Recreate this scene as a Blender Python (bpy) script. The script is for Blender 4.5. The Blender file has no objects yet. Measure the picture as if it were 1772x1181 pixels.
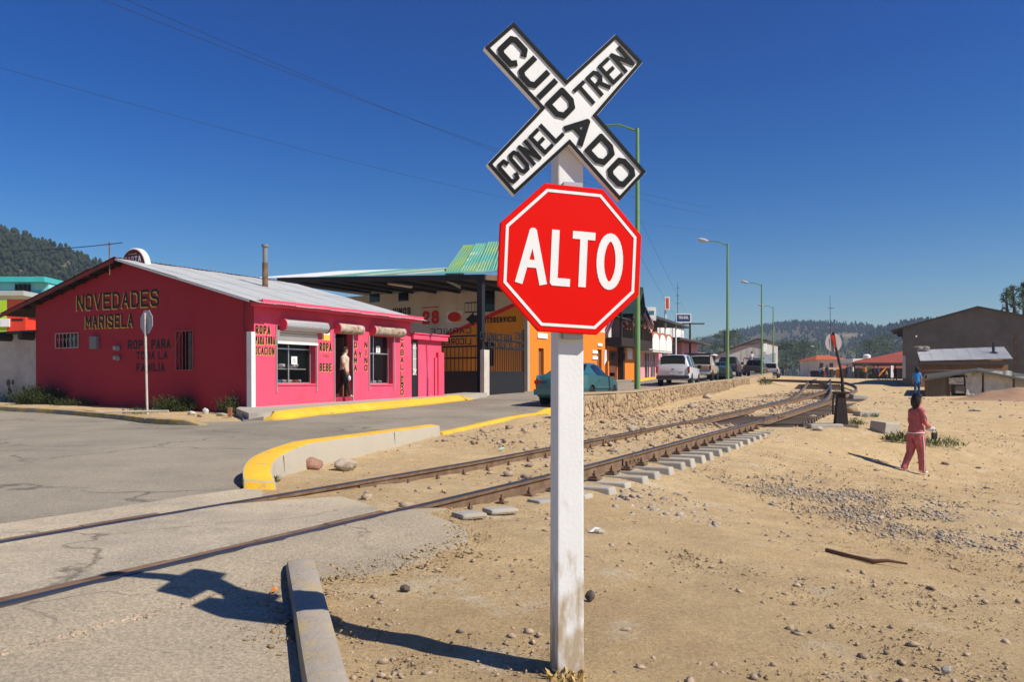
import bpy, bmesh, math, random
import numpy as np
from mathutils import Vector, Matrix, noise as mnoise
from mathutils.geometry import delaunay_2d_cdt
random.seed(7); RNG = np.random.default_rng(7)
R = math.radians
sc = bpy.context.scene
col = sc.collection
# ------------------------------------------------------------------ camera, sky, sun, exposure
FPX, CX, HY, ZC = 1400.0, 886.0, 666.0, 1.40      # focal length and horizon of the photograph, eye height in metres
cd = bpy.data.cameras.new('camera'); cam = bpy.data.objects.new('camera', cd); col.objects.link(cam)
cam.location = (0, 0, ZC); cam.rotation_euler = (R(90), 0, 0)
cd.sensor_width = 36; cd.lens = FPX / 1772 * 36; cd.shift_y = (HY - 590.5) / 1772
cd.clip_start = .05; cd.clip_end = 6000
sc.camera = cam
SUN_AZ, SUN_EL = 62.5, 45.0
S = Vector((math.sin(R(SUN_AZ)) * math.cos(R(SUN_EL)), -math.cos(R(SUN_AZ)) * math.cos(R(SUN_EL)), math.sin(R(SUN_EL))))
w = bpy.data.worlds.new('World'); sc.world = w; w.use_nodes = True
nt = w.node_tree; nt.nodes.clear()
sky = nt.nodes.new('ShaderNodeTexSky'); sky.sky_type = 'NISHITA'; sky.sun_disc = False
sky.sun_elevation = R(SUN_EL); sky.sun_rotation = math.atan2(S.x, S.y)
sky.altitude = 2300; sky.air_density = 1.55; sky.dust_density = 3.2; sky.ozone_density = 4.0
hsv = nt.nodes.new('ShaderNodeHueSaturation'); hsv.inputs['Saturation'].default_value = 1.5; hsv.inputs['Hue'].default_value = .508; hsv.inputs['Value'].default_value = 1.0
gam = nt.nodes.new('ShaderNodeGamma'); gam.inputs[1].default_value = 1.34
bg = nt.nodes.new('ShaderNodeBackground'); bg.inputs[1].default_value = .043
wo = nt.nodes.new('ShaderNodeOutputWorld')
nt.links.new(sky.outputs[0], hsv.inputs['Color']); nt.links.new(hsv.outputs[0], gam.inputs[0]); nt.links.new(gam.outputs[0], bg.inputs[0]); nt.links.new(bg.outputs[0], wo.inputs[0])
sl = bpy.data.lights.new('sun', 'SUN'); sl.energy = 5.0; sl.angle = R(.5); sl.color = (1, .93, .82)
so = bpy.data.objects.new('sun', sl); col.objects.link(so); so.rotation_euler = (-S).to_track_quat('-Z', 'Y').to_euler()
so.location = (20, -10, 30)
sc.view_settings.view_transform = 'Standard'; sc.view_settings.look = 'None'
sc.view_settings.exposure = .28; sc.view_settings.gamma = 1; sc.view_settings.use_curve_mapping = False
sc.render.engine = 'CYCLES'
sc.cycles.use_denoising = True; sc.cycles.max_bounces = 6; sc.cycles.diffuse_bounces = 3; sc.cycles.volume_bounces = 0
sc.cycles.caustics_reflective = False; sc.cycles.caustics_refractive = False

# ------------------------------------------------------------------ helpers
def at(px, py, d): return Vector(((px - CX) / FPX * d, d, ZC + (HY - py) / FPX * d))

class MB:
    def __init__(s): s.v = []; s.f = []; s.m = []
    def add(s, vs, fs, mi=0, M=None):
        o = len(s.v)
        s.v += [tuple(M @ Vector(p)) if M is not None else tuple(p) for p in vs]
        s.f += [tuple(i + o for i in f) for f in fs]; s.m += [mi] * len(fs); return s
    def box(s, x0, x1, y0, y1, z0, z1, mi=0, M=None):
        vs = [(x, y, z) for z in (z0, z1) for y in (y0, y1) for x in (x0, x1)]
        return s.add(vs, [(0, 2, 3, 1), (4, 5, 7, 6), (0, 1, 5, 4), (2, 6, 7, 3), (0, 4, 6, 2), (1, 3, 7, 5)], mi, M)
    def prism(s, poly, fn, t0, t1, mi=0):          # poly of 2-D points, fn(a, b, t) -> 3-D
        n = len(poly)
        vs = [fn(a, b, t0) for a, b in poly] + [fn(a, b, t1) for a, b in poly]
        fs = [tuple(range(n))[::-1], tuple(range(n, 2 * n))] + [(i, (i + 1) % n, n + (i + 1) % n, n + i) for i in range(n)]
        return s.add(vs, fs, mi)
    def tube(s, pts, r, n=8, mi=0, cap=True):
        pts = [Vector(p) for p in pts]; k = len(pts); rs = r if isinstance(r, (list, tuple)) else [r] * k
        vs = []; up = None
        for i, p in enumerate(pts):
            t = (pts[min(i + 1, k - 1)] - pts[max(i - 1, 0)]).normalized()
            if up is None: up = Vector((0, 0, 1)) if abs(t.z) < .9 else Vector((1, 0, 0))
            a = t.cross(up).normalized(); b = a.cross(t).normalized(); up = b
            vs += [p + (a * math.cos(j * 2 * math.pi / n) + b * math.sin(j * 2 * math.pi / n)) * rs[i] for j in range(n)]
        fs = [(i * n + j, i * n + (j + 1) % n, (i + 1) * n + (j + 1) % n, (i + 1) * n + j) for i in range(k - 1) for j in range(n)]
        if cap: fs += [tuple(range(n))[::-1], tuple(range((k - 1) * n, k * n))]
        return s.add(vs, fs, mi)
    def lathe(s, prof, n=16, mi=0, M=None):        # profile of (r, z)
        vs = []; k = len(prof)
        for r_, z in prof: vs += [(r_ * math.cos(j * 2 * math.pi / n), r_ * math.sin(j * 2 * math.pi / n), z) for j in range(n)]
        fs = [(i * n + j, i * n + (j + 1) % n, (i + 1) * n + (j + 1) % n, (i + 1) * n + j) for i in range(k - 1) for j in range(n)]
        fs += [tuple(range(n))[::-1], tuple(range((k - 1) * n, k * n))]
        return s.add(vs, fs, mi, M)
    def quad(s, a, b, c, d, mi=0): return s.add([a, b, c, d], [(0, 1, 2, 3)], mi)
    def corr(s, p00, p10, p01, waves, amp, mi=0, rows=1, sub=4, thick=.0):   # corrugated sheet, waves across p00->p10
        p00, p10, p01 = Vector(p00), Vector(p10), Vector(p01); u = p10 - p00; v = p01 - p00; nn = u.cross(v).normalized()
        N = waves * sub; vs = []
        for r_ in range(rows + 1):
            for i in range(N + 1):
                vs.append(p00 + u * (i / N) + v * (r_ / rows) + nn * (amp * math.sin(i / sub * 2 * math.pi)))
        return s.add(vs, [(r_ * (N + 1) + i, r_ * (N + 1) + i + 1, (r_ + 1) * (N + 1) + i + 1, (r_ + 1) * (N + 1) + i) for r_ in range(rows) for i in range(N)], mi)
    def mesh(s, name, mats, smooth=None, bevel=0, recalc=True):
        me = bpy.data.meshes.new(name); me.from_pydata(s.v, [], s.f)
        for m in (mats if isinstance(mats, (list, tuple)) else [mats]): me.materials.append(m)
        me.polygons.foreach_set('material_index', s.m)
        if bevel or recalc:
            bm = bmesh.new(); bm.from_mesh(me)
            if recalc: bmesh.ops.recalc_face_normals(bm, faces=bm.faces)
            if bevel: bmesh.ops.bevel(bm, geom=[e for e in bm.edges if len(e.link_faces) == 2 and e.calc_face_angle(0) > .5], offset=bevel, segments=2, affect='EDGES', profile=.6)
            bm.to_mesh(me); bm.free()
        if smooth:
            me.polygons.foreach_set('use_smooth', [True] * len(me.polygons)); me.set_sharp_from_angle(angle=R(smooth))
        me.update(); return me
    def build(s, name, mats, parent=None, smooth=None, bevel=0, recalc=True):
        return link(name, s.mesh(name, mats, smooth, bevel, recalc), parent)

def link(name, me, parent=None, M=None):
    o = bpy.data.objects.new(name, me); col.objects.link(o); o.parent = parent
    if M is not None: o.matrix_local = M
    return o
def tag(o, label=None, cat=None, group=None, kind=None):
    for k, v in (('label', label), ('category', cat), ('group', group), ('kind', kind)):
        if v: o[k] = v
    return o
def thing(name, label, cat, M=None, group=None, loc=None, rz=0):
    o = bpy.data.objects.new(name, None); col.objects.link(o); o.empty_display_size = .2
    o.matrix_world = M if M is not None else Matrix.Translation(loc or (0, 0, 0)) @ Matrix.Rotation(rz, 4, 'Z')
    return tag(o, label, cat, group)
def copy_tree(o, parent=None):
    c = o.copy(); col.objects.link(c); c.parent = parent
    for ch in list(o.children): copy_tree(ch, c)
    return c

# ------------------------------------------------------------------ materials
MATS = {}
def mat(name, c, rough=.8, var=.12, scale=2.0, bump=.0, bscale=30, metal=0, spec=.3, c2=None, amt=.0, dscale=1.2, sharp=.12, coat=0, trans=0, stretch=None, emit=0, alpha=1, c3=None, amt3=0, d3=4, rnd=0):
    if name in MATS: return MATS[name]
    m = bpy.data.materials.new(name); m.use_nodes = True; t = m.node_tree; N = t.nodes; L = t.links
    b = N['Principled BSDF']; tc = N.new('ShaderNodeTexCoord'); src = tc.outputs['Object']
    if stretch:
        mp = N.new('ShaderNodeMapping'); mp.inputs['Scale'].default_value = stretch; L.new(src, mp.inputs[0]); src = mp.outputs[0]
    def noise(sc_, det=5, ro=.6):
        n = N.new('ShaderNodeTexNoise'); n.inputs['Scale'].default_value = sc_; n.inputs['Detail'].default_value = det; n.inputs['Roughness'].default_value = ro
        L.new(src, n.inputs['Vector']); return n.outputs['Fac']
    def mixc(f, a, bb):
        x = N.new('ShaderNodeMix'); x.data_type = 'RGBA'; L.new(f, x.inputs[0])
        for k, q in ((6, a), (7, bb)):
            if isinstance(q, (tuple, list)): x.inputs[k].default_value = (*q[:3], 1)
            else: L.new(q, x.inputs[k])
        return x.outputs[2]
    def ramp(f, a, bb):
        r_ = N.new('ShaderNodeMapRange'); r_.inputs[1].default_value = a; r_.inputs[2].default_value = bb; L.new(f, r_.inputs[0]); return r_.outputs[0]
    lo = tuple(max(0, x * (1 - var)) for x in c); hi = tuple(min(1, x * (1 + var)) for x in c)
    out = mixc(ramp(noise(scale, 6, .65), .3, .7), lo, hi)
    if c2 is not None: out = mixc(ramp(noise(dscale, 8, .7), .5 + .28 * (.5 - amt) * 2 - sharp / 2, .5 + .28 * (.5 - amt) * 2 + sharp / 2), out, c2)
    if c3 is not None: out = mixc(ramp(noise(d3, 8, .7), .5 + .28 * (.5 - amt3) * 2 - .05, .5 + .28 * (.5 - amt3) * 2 + .05), out, c3)
    if rnd:
        oi = N.new('ShaderNodeObjectInfo'); hs = N.new('ShaderNodeHueSaturation'); mr = N.new('ShaderNodeMapRange')
        mr.inputs[3].default_value = 1 - rnd; mr.inputs[4].default_value = 1 + rnd
        L.new(oi.outputs['Random'], mr.inputs[0]); L.new(mr.outputs[0], hs.inputs['Value']); L.new(out, hs.inputs['Color']); out = hs.outputs[0]
    L.new(out, b.inputs['Base Color'])
    b.inputs['Roughness'].default_value = rough; b.inputs['Metallic'].default_value = metal
    b.inputs['Specular IOR Level'].default_value = spec; b.inputs['Coat Weight'].default_value = coat; b.inputs['Coat Roughness'].default_value = .08
    b.inputs['Alpha'].default_value = alpha
    if trans: b.inputs['Transmission Weight'].default_value = trans
    if bump:
        bp = N.new('ShaderNodeBump'); bp.inputs['Strength'].default_value = bump; bp.inputs['Distance'].default_value = .02
        L.new(noise(bscale, 6, .7), bp.inputs['Height']); L.new(bp.outputs[0], b.inputs['Normal'])
    MATS[name] = m; return m

def dirt_mat():
    m = mat('sandy_dirt', (.74, .56, .31), .97, .16, .55, 0, 16, c2=(.66, .46, .23), amt=.42, dscale=.35, sharp=.3, c3=(.78, .66, .46), amt3=.3, d3=1.4, spec=.05)
    t = m.node_tree; N = t.nodes; L = t.links; b = N['Principled BSDF']; prev = b.inputs['Base Color'].links[0].from_socket; tc = N.new('ShaderNodeTexCoord')
    def nz(s, d=6, r=.65):
        n = N.new('ShaderNodeTexNoise'); n.inputs['Scale'].default_value = s; n.inputs['Detail'].default_value = d; n.inputs['Roughness'].default_value = r; L.new(tc.outputs['Object'], n.inputs['Vector']); return n.outputs['Fac']
    def mr(x, a, c, lo=0, hi=1):
        q = N.new('ShaderNodeMapRange'); q.inputs[1].default_value = a; q.inputs[2].default_value = c; q.inputs[3].default_value = lo; q.inputs[4].default_value = hi; L.new(x, q.inputs[0]); return q.outputs[0]
    def mx(f, a, c, mode='MIX'):
        x = N.new('ShaderNodeMix'); x.data_type = 'RGBA'; x.blend_type = mode; L.new(f, x.inputs[0]); L.new(a, x.inputs[6])
        if isinstance(c, tuple): x.inputs[7].default_value = (*c, 1)
        else: L.new(c, x.inputs[7])
        return x.outputs[2]
    tone = mr(nz(2.2, 10, .75), .36, .64); o = mx(mr(tone, 0, 1, .5, 0), prev, (.45, .315, .17)); grain = mr(nz(38, 8, .8), .38, .62); o = mx(mr(grain, 0, 1, .5, 0), o, (.28, .19, .105)); speck = mr(nz(95, 4, .6), .62, .66); o = mx(mr(speck, 0, 1, 0, .75), o, (.13, .09, .06)); pale = mr(nz(70, 4, .6), .63, .68); o = mx(mr(pale, 0, 1, 0, .6), o, (.55, .46, .34)); L.new(o, b.inputs['Base Color'])
    b1 = N.new('ShaderNodeBump'); b1.inputs['Strength'].default_value = .9; b1.inputs['Distance'].default_value = .06; L.new(nz(7, 10, .72), b1.inputs['Height'])
    b2 = N.new('ShaderNodeBump'); b2.inputs['Strength'].default_value = .8; b2.inputs['Distance'].default_value = .02; L.new(nz(42, 6, .75), b2.inputs['Height']); L.new(b1.outputs[0], b2.inputs['Normal']); L.new(b2.outputs[0], b.inputs['Normal']); return m
DIRT = dirt_mat()
ROADM = mat('worn_asphalt', (.32, .27, .195), .92, .14, .5, .45, 90, c2=(.45, .37, .255), amt=.5, dscale=.45, sharp=.3, c3=(.15, .14, .125), amt3=.16, d3=9, spec=.15)
ASPH = mat('street_asphalt', (.265, .23, .175), .92, .14, .6, .45, 80, c2=(.36, .31, .235), amt=.42, dscale=.3, sharp=.3, c3=(.14, .13, .11), amt3=.14, d3=1.1, spec=.1)
def cracks(m, scale, width, colr, bump=True):
    t = m.node_tree; N = t.nodes; L = t.links; b = N['Principled BSDF']; prev = b.inputs['Base Color'].links[0].from_socket; tc = N.new('ShaderNodeTexCoord')
    n = N.new('ShaderNodeTexNoise'); n.inputs['Scale'].default_value = 1.6; n.inputs['Detail'].default_value = 6; L.new(tc.outputs['Object'], n.inputs['Vector'])
    a = N.new('ShaderNodeVectorMath'); a.operation = 'MULTIPLY_ADD'; L.new(n.outputs['Color'], a.inputs[0]); a.inputs[1].default_value = (1.1, 1.1, 0); L.new(tc.outputs['Object'], a.inputs[2])
    v = N.new('ShaderNodeTexVoronoi'); v.feature = 'DISTANCE_TO_EDGE'; v.inputs['Scale'].default_value = scale; L.new(a.outputs[0], v.inputs['Vector'])
    r = N.new('ShaderNodeMapRange'); r.inputs[1].default_value = 0; r.inputs[2].default_value = width; r.inputs[3].default_value = .8; r.inputs[4].default_value = 0; L.new(v.outputs['Distance'], r.inputs[0])
    n2 = N.new('ShaderNodeTexNoise'); n2.inputs['Scale'].default_value = .5; n2.inputs['Detail'].default_value = 3; L.new(tc.outputs['Object'], n2.inputs['Vector']); r2 = N.new('ShaderNodeMapRange'); r2.inputs[1].default_value = .45; r2.inputs[2].default_value = .55; L.new(n2.outputs['Fac'], r2.inputs[0])
    mu = N.new('ShaderNodeMath'); mu.operation = 'MULTIPLY'; L.new(r.outputs[0], mu.inputs[0]); L.new(r2.outputs[0], mu.inputs[1])
    x = N.new('ShaderNodeMix'); x.data_type = 'RGBA'; L.new(mu.outputs[0], x.inputs[0]); L.new(prev, x.inputs[6]); x.inputs[7].default_value = (*colr, 1); L.new(x.outputs[2], b.inputs['Base Color'])
    # grit
    n3 = N.new('ShaderNodeTexNoise'); n3.inputs['Scale'].default_value = 55; n3.inputs['Detail'].default_value = 6; n3.inputs['Roughness'].default_value = .8; L.new(tc.outputs['Object'], n3.inputs['Vector']); r3 = N.new('ShaderNodeMapRange'); r3.inputs[1].default_value = .36; r3.inputs[2].default_value = .64; r3.inputs[3].default_value = .62; r3.inputs[4].default_value = 1.32; L.new(n3.outputs['Fac'], r3.inputs[0])
    h = N.new('ShaderNodeHueSaturation'); L.new(r3.outputs[0], h.inputs['Value']); L.new(x.outputs[2], h.inputs['Color']); L.new(h.outputs[0], b.inputs['Base Color'])
cracks(ROADM, .55, .012, (.10, .085, .065)); cracks(ASPH, .3, .012, (.09, .08, .065))
CONC = mat('concrete', (.42, .38, .31), .9, .12, 1.5, .3, 30, c2=(.30, .27, .22), amt=.3, dscale=1.5, sharp=.25, spec=.15)
SLABM = mat('dusty_concrete_slab', (.52, .43, .30), .92, .12, .7, .35, 80, c2=(.28, .25, .205), amt=.4, dscale=.6, sharp=.3, spec=.1)
cracks(SLABM, .4, .008, (.14, .115, .085))
TIEM = mat('tie_concrete', (.36, .34, .29), .9, .12, 4, .3, 30, c2=(.42, .33, .22), amt=.35, dscale=3, rnd=.12)
WOODT = mat('old_wood_tie', (.16, .12, .09), .9, .2, 6, .5, 25, stretch=(1, .15, 1), rnd=.25)
YEL = mat('yellow_kerb_paint', (.78, .47, .03), .8, .12, 2, .3, 40, c2=(.62, .36, .05), amt=.4, dscale=1.2, sharp=.3, c3=(.36, .28, .17), amt3=.27, d3=5)
YELW = mat('worn_yellow_paint', (.50, .33, .07), .85, .15, 3, .2, 40, c2=(.24, .21, .17), amt=.5, dscale=2.2, sharp=.15)
KERBC = mat('kerb_concrete', (.36, .31, .25), .9, .12, 3, .5, 30, c2=(.46, .34, .13), amt=.33, dscale=5, sharp=.2, c3=(.2, .18, .15), amt3=.2, d3=14)
RAILTOP = mat('rail_running_surface', (.07, .07, .075), .35, .2, 3, metal=.6, spec=.5, stretch=(1, 1, 1))
RUST = mat('rusty_steel', (.14, .085, .05), .85, .25, 6, .3, 40, c2=(.24, .16, .10), amt=.4, dscale=4, sharp=.3)
DRUST = mat('dark_rust', (.035, .027, .023), .8, .25, 6, .3, 40)
PINK = mat('pink_paint', (.78, .085, .16), .85, .1, 1.0, .2, 50, c2=(.60, .065, .11), amt=.36, dscale=.9, sharp=.4, c3=(.74, .14, .19), amt3=.16, d3=4)
PINK_SHADE = mat('shaded_pink_paint', (.42, .03, .044), .85, .12, 1.0, .2, 50, c2=(.34, .03, .04), amt=.35, dscale=1.0, sharp=.4)  # facade pink darkened for the gable: its shade is put into the colour
BLACKP = mat('black_paint', (.012, .012, .012), .6, .2, 8, c2=(.05, .04, .035), amt=.12, dscale=9)
YELL = mat('yellow_letter_paint', (.72, .46, .06), .7, .1, 8)
WHITEP = mat('white_paint', (.76, .75, .71), .6, .06, 3, .25, 60, c2=(.6, .56, .48), amt=.18, dscale=2.5, sharp=.2)
def post_mat():
    m = mat('weathered_white_post', (.76, .76, .74), .6, .05, 3, .12, 60, c2=(.56, .52, .46), amt=.24, dscale=5, sharp=.15, c3=(.12, .08, .05), amt3=.085, d3=12)
    t = m.node_tree; N = t.nodes; L = t.links; b = N['Principled BSDF']; prev = b.inputs['Base Color'].links[0].from_socket
    tc = N.new('ShaderNodeTexCoord'); sp = N.new('ShaderNodeSeparateXYZ'); L.new(tc.outputs['Object'], sp.inputs[0])
    ns = N.new('ShaderNodeTexNoise'); ns.inputs['Scale'].default_value = 9; ns.inputs['Detail'].default_value = 8
    mp = N.new('ShaderNodeMapping'); mp.inputs['Scale'].default_value = (2.2, 2.2, .8); L.new(tc.outputs['Object'], mp.inputs[0]); L.new(mp.outputs[0], ns.inputs['Vector'])
    a = N.new('ShaderNodeMath'); a.operation = 'MULTIPLY_ADD'; L.new(ns.outputs['Fac'], a.inputs[0]); a.inputs[1].default_value = 1.7; a.inputs[2].default_value = -.47
    s_ = N.new('ShaderNodeMath'); s_.operation = 'SUBTRACT'; L.new(a.outputs[0], s_.inputs[0]); L.new(sp.outputs['Z'], s_.inputs[1])
    r_ = N.new('ShaderNodeMapRange'); r_.inputs[1].default_value = -.08; r_.inputs[2].default_value = .3; r_.inputs[4].default_value = .85; L.new(s_.outputs[0], r_.inputs[0])
    x = N.new('ShaderNodeMix'); x.data_type = 'RGBA'; L.new(r_.outputs[0], x.inputs[0]); L.new(prev, x.inputs[6]); x.inputs[7].default_value = (.38, .27, .14, 1)
    L.new(x.outputs[2], b.inputs['Base Color']); return m
POSTM = post_mat()
SIGNW = mat('sign_white', (.80, .80, .78), .6, .03, 5, .08, 50, c2=(.58, .55, .5), amt=.1, dscale=5)
SIGNR = mat('sign_red', (.74, .006, .003), .55, .04, 2, spec=.08, c2=(.68, .006, .003), amt=.3, dscale=2, sharp=.4, c3=(.5, .12, .1), amt3=.03, d3=26)
GALV = mat('galvanised_steel', (.42, .43, .43), .45, .12, 3, metal=.5, c2=(.32, .32, .31), amt=.3, dscale=2.5)
SHEET = mat('grey_roof_sheet', (.48, .49, .48), .6, .08, .7, metal=.1, c2=(.40, .41, .40), amt=.35, dscale=.8, sharp=.4, c3=(.26, .17, .11), amt3=.06, d3=3)
WSHEET = mat('white_roof_sheet', (.68, .69, .68), .6, .06, .7, c2=(.55, .55, .53), amt=.25, dscale=.6)
TURQ = mat('turquoise_roof_sheet', (.10, .34, .28), .7, .15, .8, c2=(.24, .36, .14), amt=.42, dscale=.55, sharp=.2, c3=(.42, .46, .40), amt3=.3, d3=1.3, stretch=(1, 1, 1))
ROLLM = mat('rusty_shutter_drum', (.42, .36, .29), .8, .15, 5, .3, 30, c2=(.22, .10, .05), amt=.42, dscale=6, sharp=.2, c3=(.6, .55, .47), amt3=.25, d3=9)
ALU = mat('aluminium', (.62, .62, .6), .35, .05, 4, metal=.75)
GLASSD = mat('window_glass', (.008, .009, .010), .08, .1, 2, spec=.5)
DARK = mat('dark_interior', (.012, .011, .010), .9, .2, 2)
BLKM = mat('black_iron', (.018, .018, .019), .5, .2, 5, c2=(.06, .04, .03), amt=.12, dscale=6)
WHITEW = mat('white_wall', (.62, .61, .57), .85, .08, 1.0, .15, 40, c2=(.47, .44, .38), amt=.3, dscale=.8, sharp=.3)
CREAMW = mat('dirty_white_wall', (.58, .52, .44), .9, .1, 1.0, .2, 40, c2=(.36, .3, .24), amt=.35, dscale=.8, sharp=.3)
ORANGE = mat('orange_paint', (.80, .22, .015), .8, .08, 1.0, .1, 50, c2=(.72, .19, .02), amt=.3, dscale=1, sharp=.4)
YORANGE = mat('yellow_orange_paint', (.76, .29, .02), .8, .08, 1.0, .1, 50)
REDT = mat('red_paint', (.62, .03, .02), .7, .1, 3)
LPINK = mat('light_pink_paint', (.74, .30, .33), .8, .1, 1, .1, 40)
DWOOD = mat('dark_stained_wood', (.035, .022, .016), .7, .25, 4, .2, 20)
BRWOOD = mat('brown_wood', (.16, .09, .05), .8, .25, 4, .3, 20, stretch=(1, 1, .2))
LAMPG = mat('green_lamp_paint', (.15, .28, .10), .5, .1, 2, spec=.4, c2=(.2, .3, .15), amt=.2, dscale=3)
STONE = mat('rubble_stone', (.42, .30, .175), .92, .22, 1.5, .6, 14, c2=(.30, .21, .12), amt=.4, dscale=2.5, sharp=.3, rnd=.25)
MORTAR = mat('wall_mortar', (.42, .31, .19), .95, .18, 1.2, .7, 14, c2=(.33, .24, .15), amt=.38, dscale=1.2, sharp=.3)
PEB = mat('grey_gravel', (.38, .32, .25), .9, .45, 3, .4, 40, c2=(.38, .30, .22), amt=.4, dscale=7, sharp=.2)
PEB2 = mat('tan_pebbles', (.40, .30, .21), .9, .35, 3, .4, 40, c2=(.16, .13, .11), amt=.36, dscale=7, sharp=.15)
LEAF = mat('weed_leaf', (.075, .10, .03), .8, .4, 4, spec=.2, c2=(.14, .13, .05), amt=.3, dscale=5)
PINE = mat('pine_foliage', (.018, .030, .010), .9, .35, .08, spec=.1, c2=(.036, .046, .016), amt=.4, dscale=.11, sharp=.3)
PINEF = mat('far_pine_foliage', (.022, .038, .02), .9, .35, .03, spec=.1)
HILLM = mat('hill_soil', (.10, .095, .05), .95, .3, .02, spec=.05, c2=(.26, .19, .12), amt=.33, dscale=.012, sharp=.12)
BARK = mat('bark', (.10, .075, .055), .95, .25, 6, .5, 20)
REDROOF = mat('red_roof', (.27, .065, .045), .9, .12, .6, spec=.1, c2=(.22, .06, .045), amt=.35, dscale=.5)
ORROOF = mat('orange_tile_roof', (.45, .10, .035), .85, .15, .8)
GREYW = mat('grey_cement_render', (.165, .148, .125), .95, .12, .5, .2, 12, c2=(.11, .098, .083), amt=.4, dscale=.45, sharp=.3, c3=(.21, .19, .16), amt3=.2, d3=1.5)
SKIN = mat('skin', (.36, .18, .11), .55, .06, 8)
HAIR = mat('black_hair', (.012, .010, .009), .45, .3, 20)
RUBBER = mat('tyre_rubber', (.018, .018, .018), .8, .2, 10)
CHROME = mat('chrome', (.6, .6, .6), .15, .05, 5, metal=1)
REDL = mat('red_tail_lamp', (.35, .01, .008), .2, .1, 9, spec=.5)
def paint(name, c, rough=.3): return mat(name, c, rough, .04, 1.2, spec=.5, coat=.6)
# ------------------------------------------------------------------ lie of the land
TD = Vector((math.sin(R(27.5)), math.cos(R(27.5)), 0)); TN = Vector((-TD.y, TD.x, 0))       # track direction, and to its left
ZT = np.array([(-60, .36), (0, .39), (10, .40), (20, .53), (35.7, .81), (47, 1.2), (57, 1.6), (77, 1.9), (100, 2.15), (160, 2.4), (400, 2.6)])
def zrail(d): return float(np.interp(d, ZT[:, 0], ZT[:, 1]))
R0 = Vector((.887, 9.93, 0))
def trk(d, v=0.0):                     # point on the straight main line: depth of the right rail, offset to the left
    p = R0 + TD * ((d - 9.93) / TD.y) + TN * v; return p
CP = []
def cp(x, y, z): CP.append((x, y, z))
for d, z in [(-30, .33), (-8, .35), (0, .365), (3, .372), (4.8, .375), (6.2, .36), (7.4, .30), (8.6, .25), (10, .235), (12, .25), (15, .29), (20, .37), (27, .50), (35.7, .65), (47, 1.04), (57, 1.44), (77, 1.74), (100, 2.0), (150, 2.25)]:
    for v in ((0, 1.5) if d < 16 else (.75,)): p = trk(d, v); cp(p.x, p.y, z + (.06 if v == 1.5 and d > 7 else 0))
for d, z in [(4, .39), (6, .39), (8, .37), (10, .36), (12.5, .37), (16, .42), (20, .49), (27, .58)]: p = trk(d, 2.6); cp(p.x, p.y, z)
for d, z in [(9.3, .13), (11, .09), (13, .11), (15, .16), (17.5, .22), (21, .25), (25, .32), (29, .41), (33, .54)]: p = trk(d, -.85); cp(p.x, p.y, z)
for px, py, d in [(985, 1165, 3.3), (1585, 818, 16.5), (1455, 735, 19.5), (935, 703, 25.9), (1165, 668, 48), (1300, 656, 72), (1310, 650, 100), (912, 678, 40), (767, 690, 33), (1587, 690, 46), (1700, 690, 42), (1760, 689, 42), (1560, 671, 62), (1640, 700, 34)]:
    p = at(px, py, d); cp(*p)
for q in [(0, 0, .1), (3, 1, .05), (-2, 0, .2), (-6, 0, .33), (-1.25, 4.75, .29), (-.85, 3.3, .22), (-.9, 4.25, .25), (-2.6, 2.6, .29), (-1.7, 3.7, .3), (2.83, 9.4, -.04), (4.08, -1, -.05), (2.6, 4.1, .06), (5.4, 8.6, -.33), (9.5, 12, -.42), (11.2, 17.7, -.32), (16, 26, .1), (22, 35, .5), (6.3, 13.5, -.15), (1.9, 6.6, .1),
          (-6, 9, .42), (-9, 4, .38), (-10, 12, .46), (-7, 17, .50), (-14, 22, .60), (-24, 22, .7), (-24, 8, .55), (-30, -10, .4), (-5.9, 19.2, .54), (-1.4, 29.6, .82), (-7.3, 23, .58), (-11, 26, .68), (-3, 14, .48), (-1.2, 17, .52), (.9, 21.3, .62), (-3.8, 31.7, .78), (6.5, 36, 1.0), (-1.5, 36, .97), (-8, 40, 1.1),
          (11.5, 68, 1.75), (20, 92, 2.2), (-12, 60, 1.5), (-40, 60, 1.5), (60, 60, 1.2), (40, 30, .4), (30, 5, -.4), (20, -15, -.4), (-40, 120, 2.3), (90, 120, 2.3), (30, 170, 2.5), (-120, 40, 1.5), (150, 20, 1.0), (0, 300, 3), (150, 250, 3), (-150, 250, 3), (-60, -60, .4), (60, -60, -.3)]:
    cp(*q)
# foot of the rubble wall on the track side
WALL_A, WALL_B = Vector((1.62, 19.3, 0)), Vector((27.2, 84.5, 0))
WDIR = (WALL_B - WALL_A).normalized(); WNRM = Vector((WDIR.y, -WDIR.x, 0))
for k in range(0, 8):
    p = WALL_A.lerp(WALL_B, k / 7); d = p.y
    zf = float(np.interp(d, [20, 24.5, 57, 85], [.53, .51, 1.26, 1.66]))
    q = p + WNRM * .5; cp(q.x, q.y, zf)
    q = p - WNRM * .8; cp(q.x, q.y, float(np.interp(d, [20, 26, 48, 72, 100], [.60, .72, 1.33, 1.95, 2.3])))
CPA = np.array(CP)
def _U(r2): return np.where(r2 > 1e-12, r2 * np.log(np.maximum(r2, 1e-12)), 0)
def _fit():
    P = CPA[:, :2] / 20; n = len(P)
    K = _U(((P[:, None] - P[None]) ** 2).sum(-1)) + np.eye(n) * 2e-4
    A = np.zeros((n + 3, n + 3)); A[:n, :n] = K; A[:n, n] = 1; A[:n, n + 1:] = P; A[n, :n] = 1; A[n + 1:, :n] = P.T
    return P, np.linalg.solve(A, np.concatenate([CPA[:, 2], [0, 0, 0]]))
_P, _C = _fit()
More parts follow.
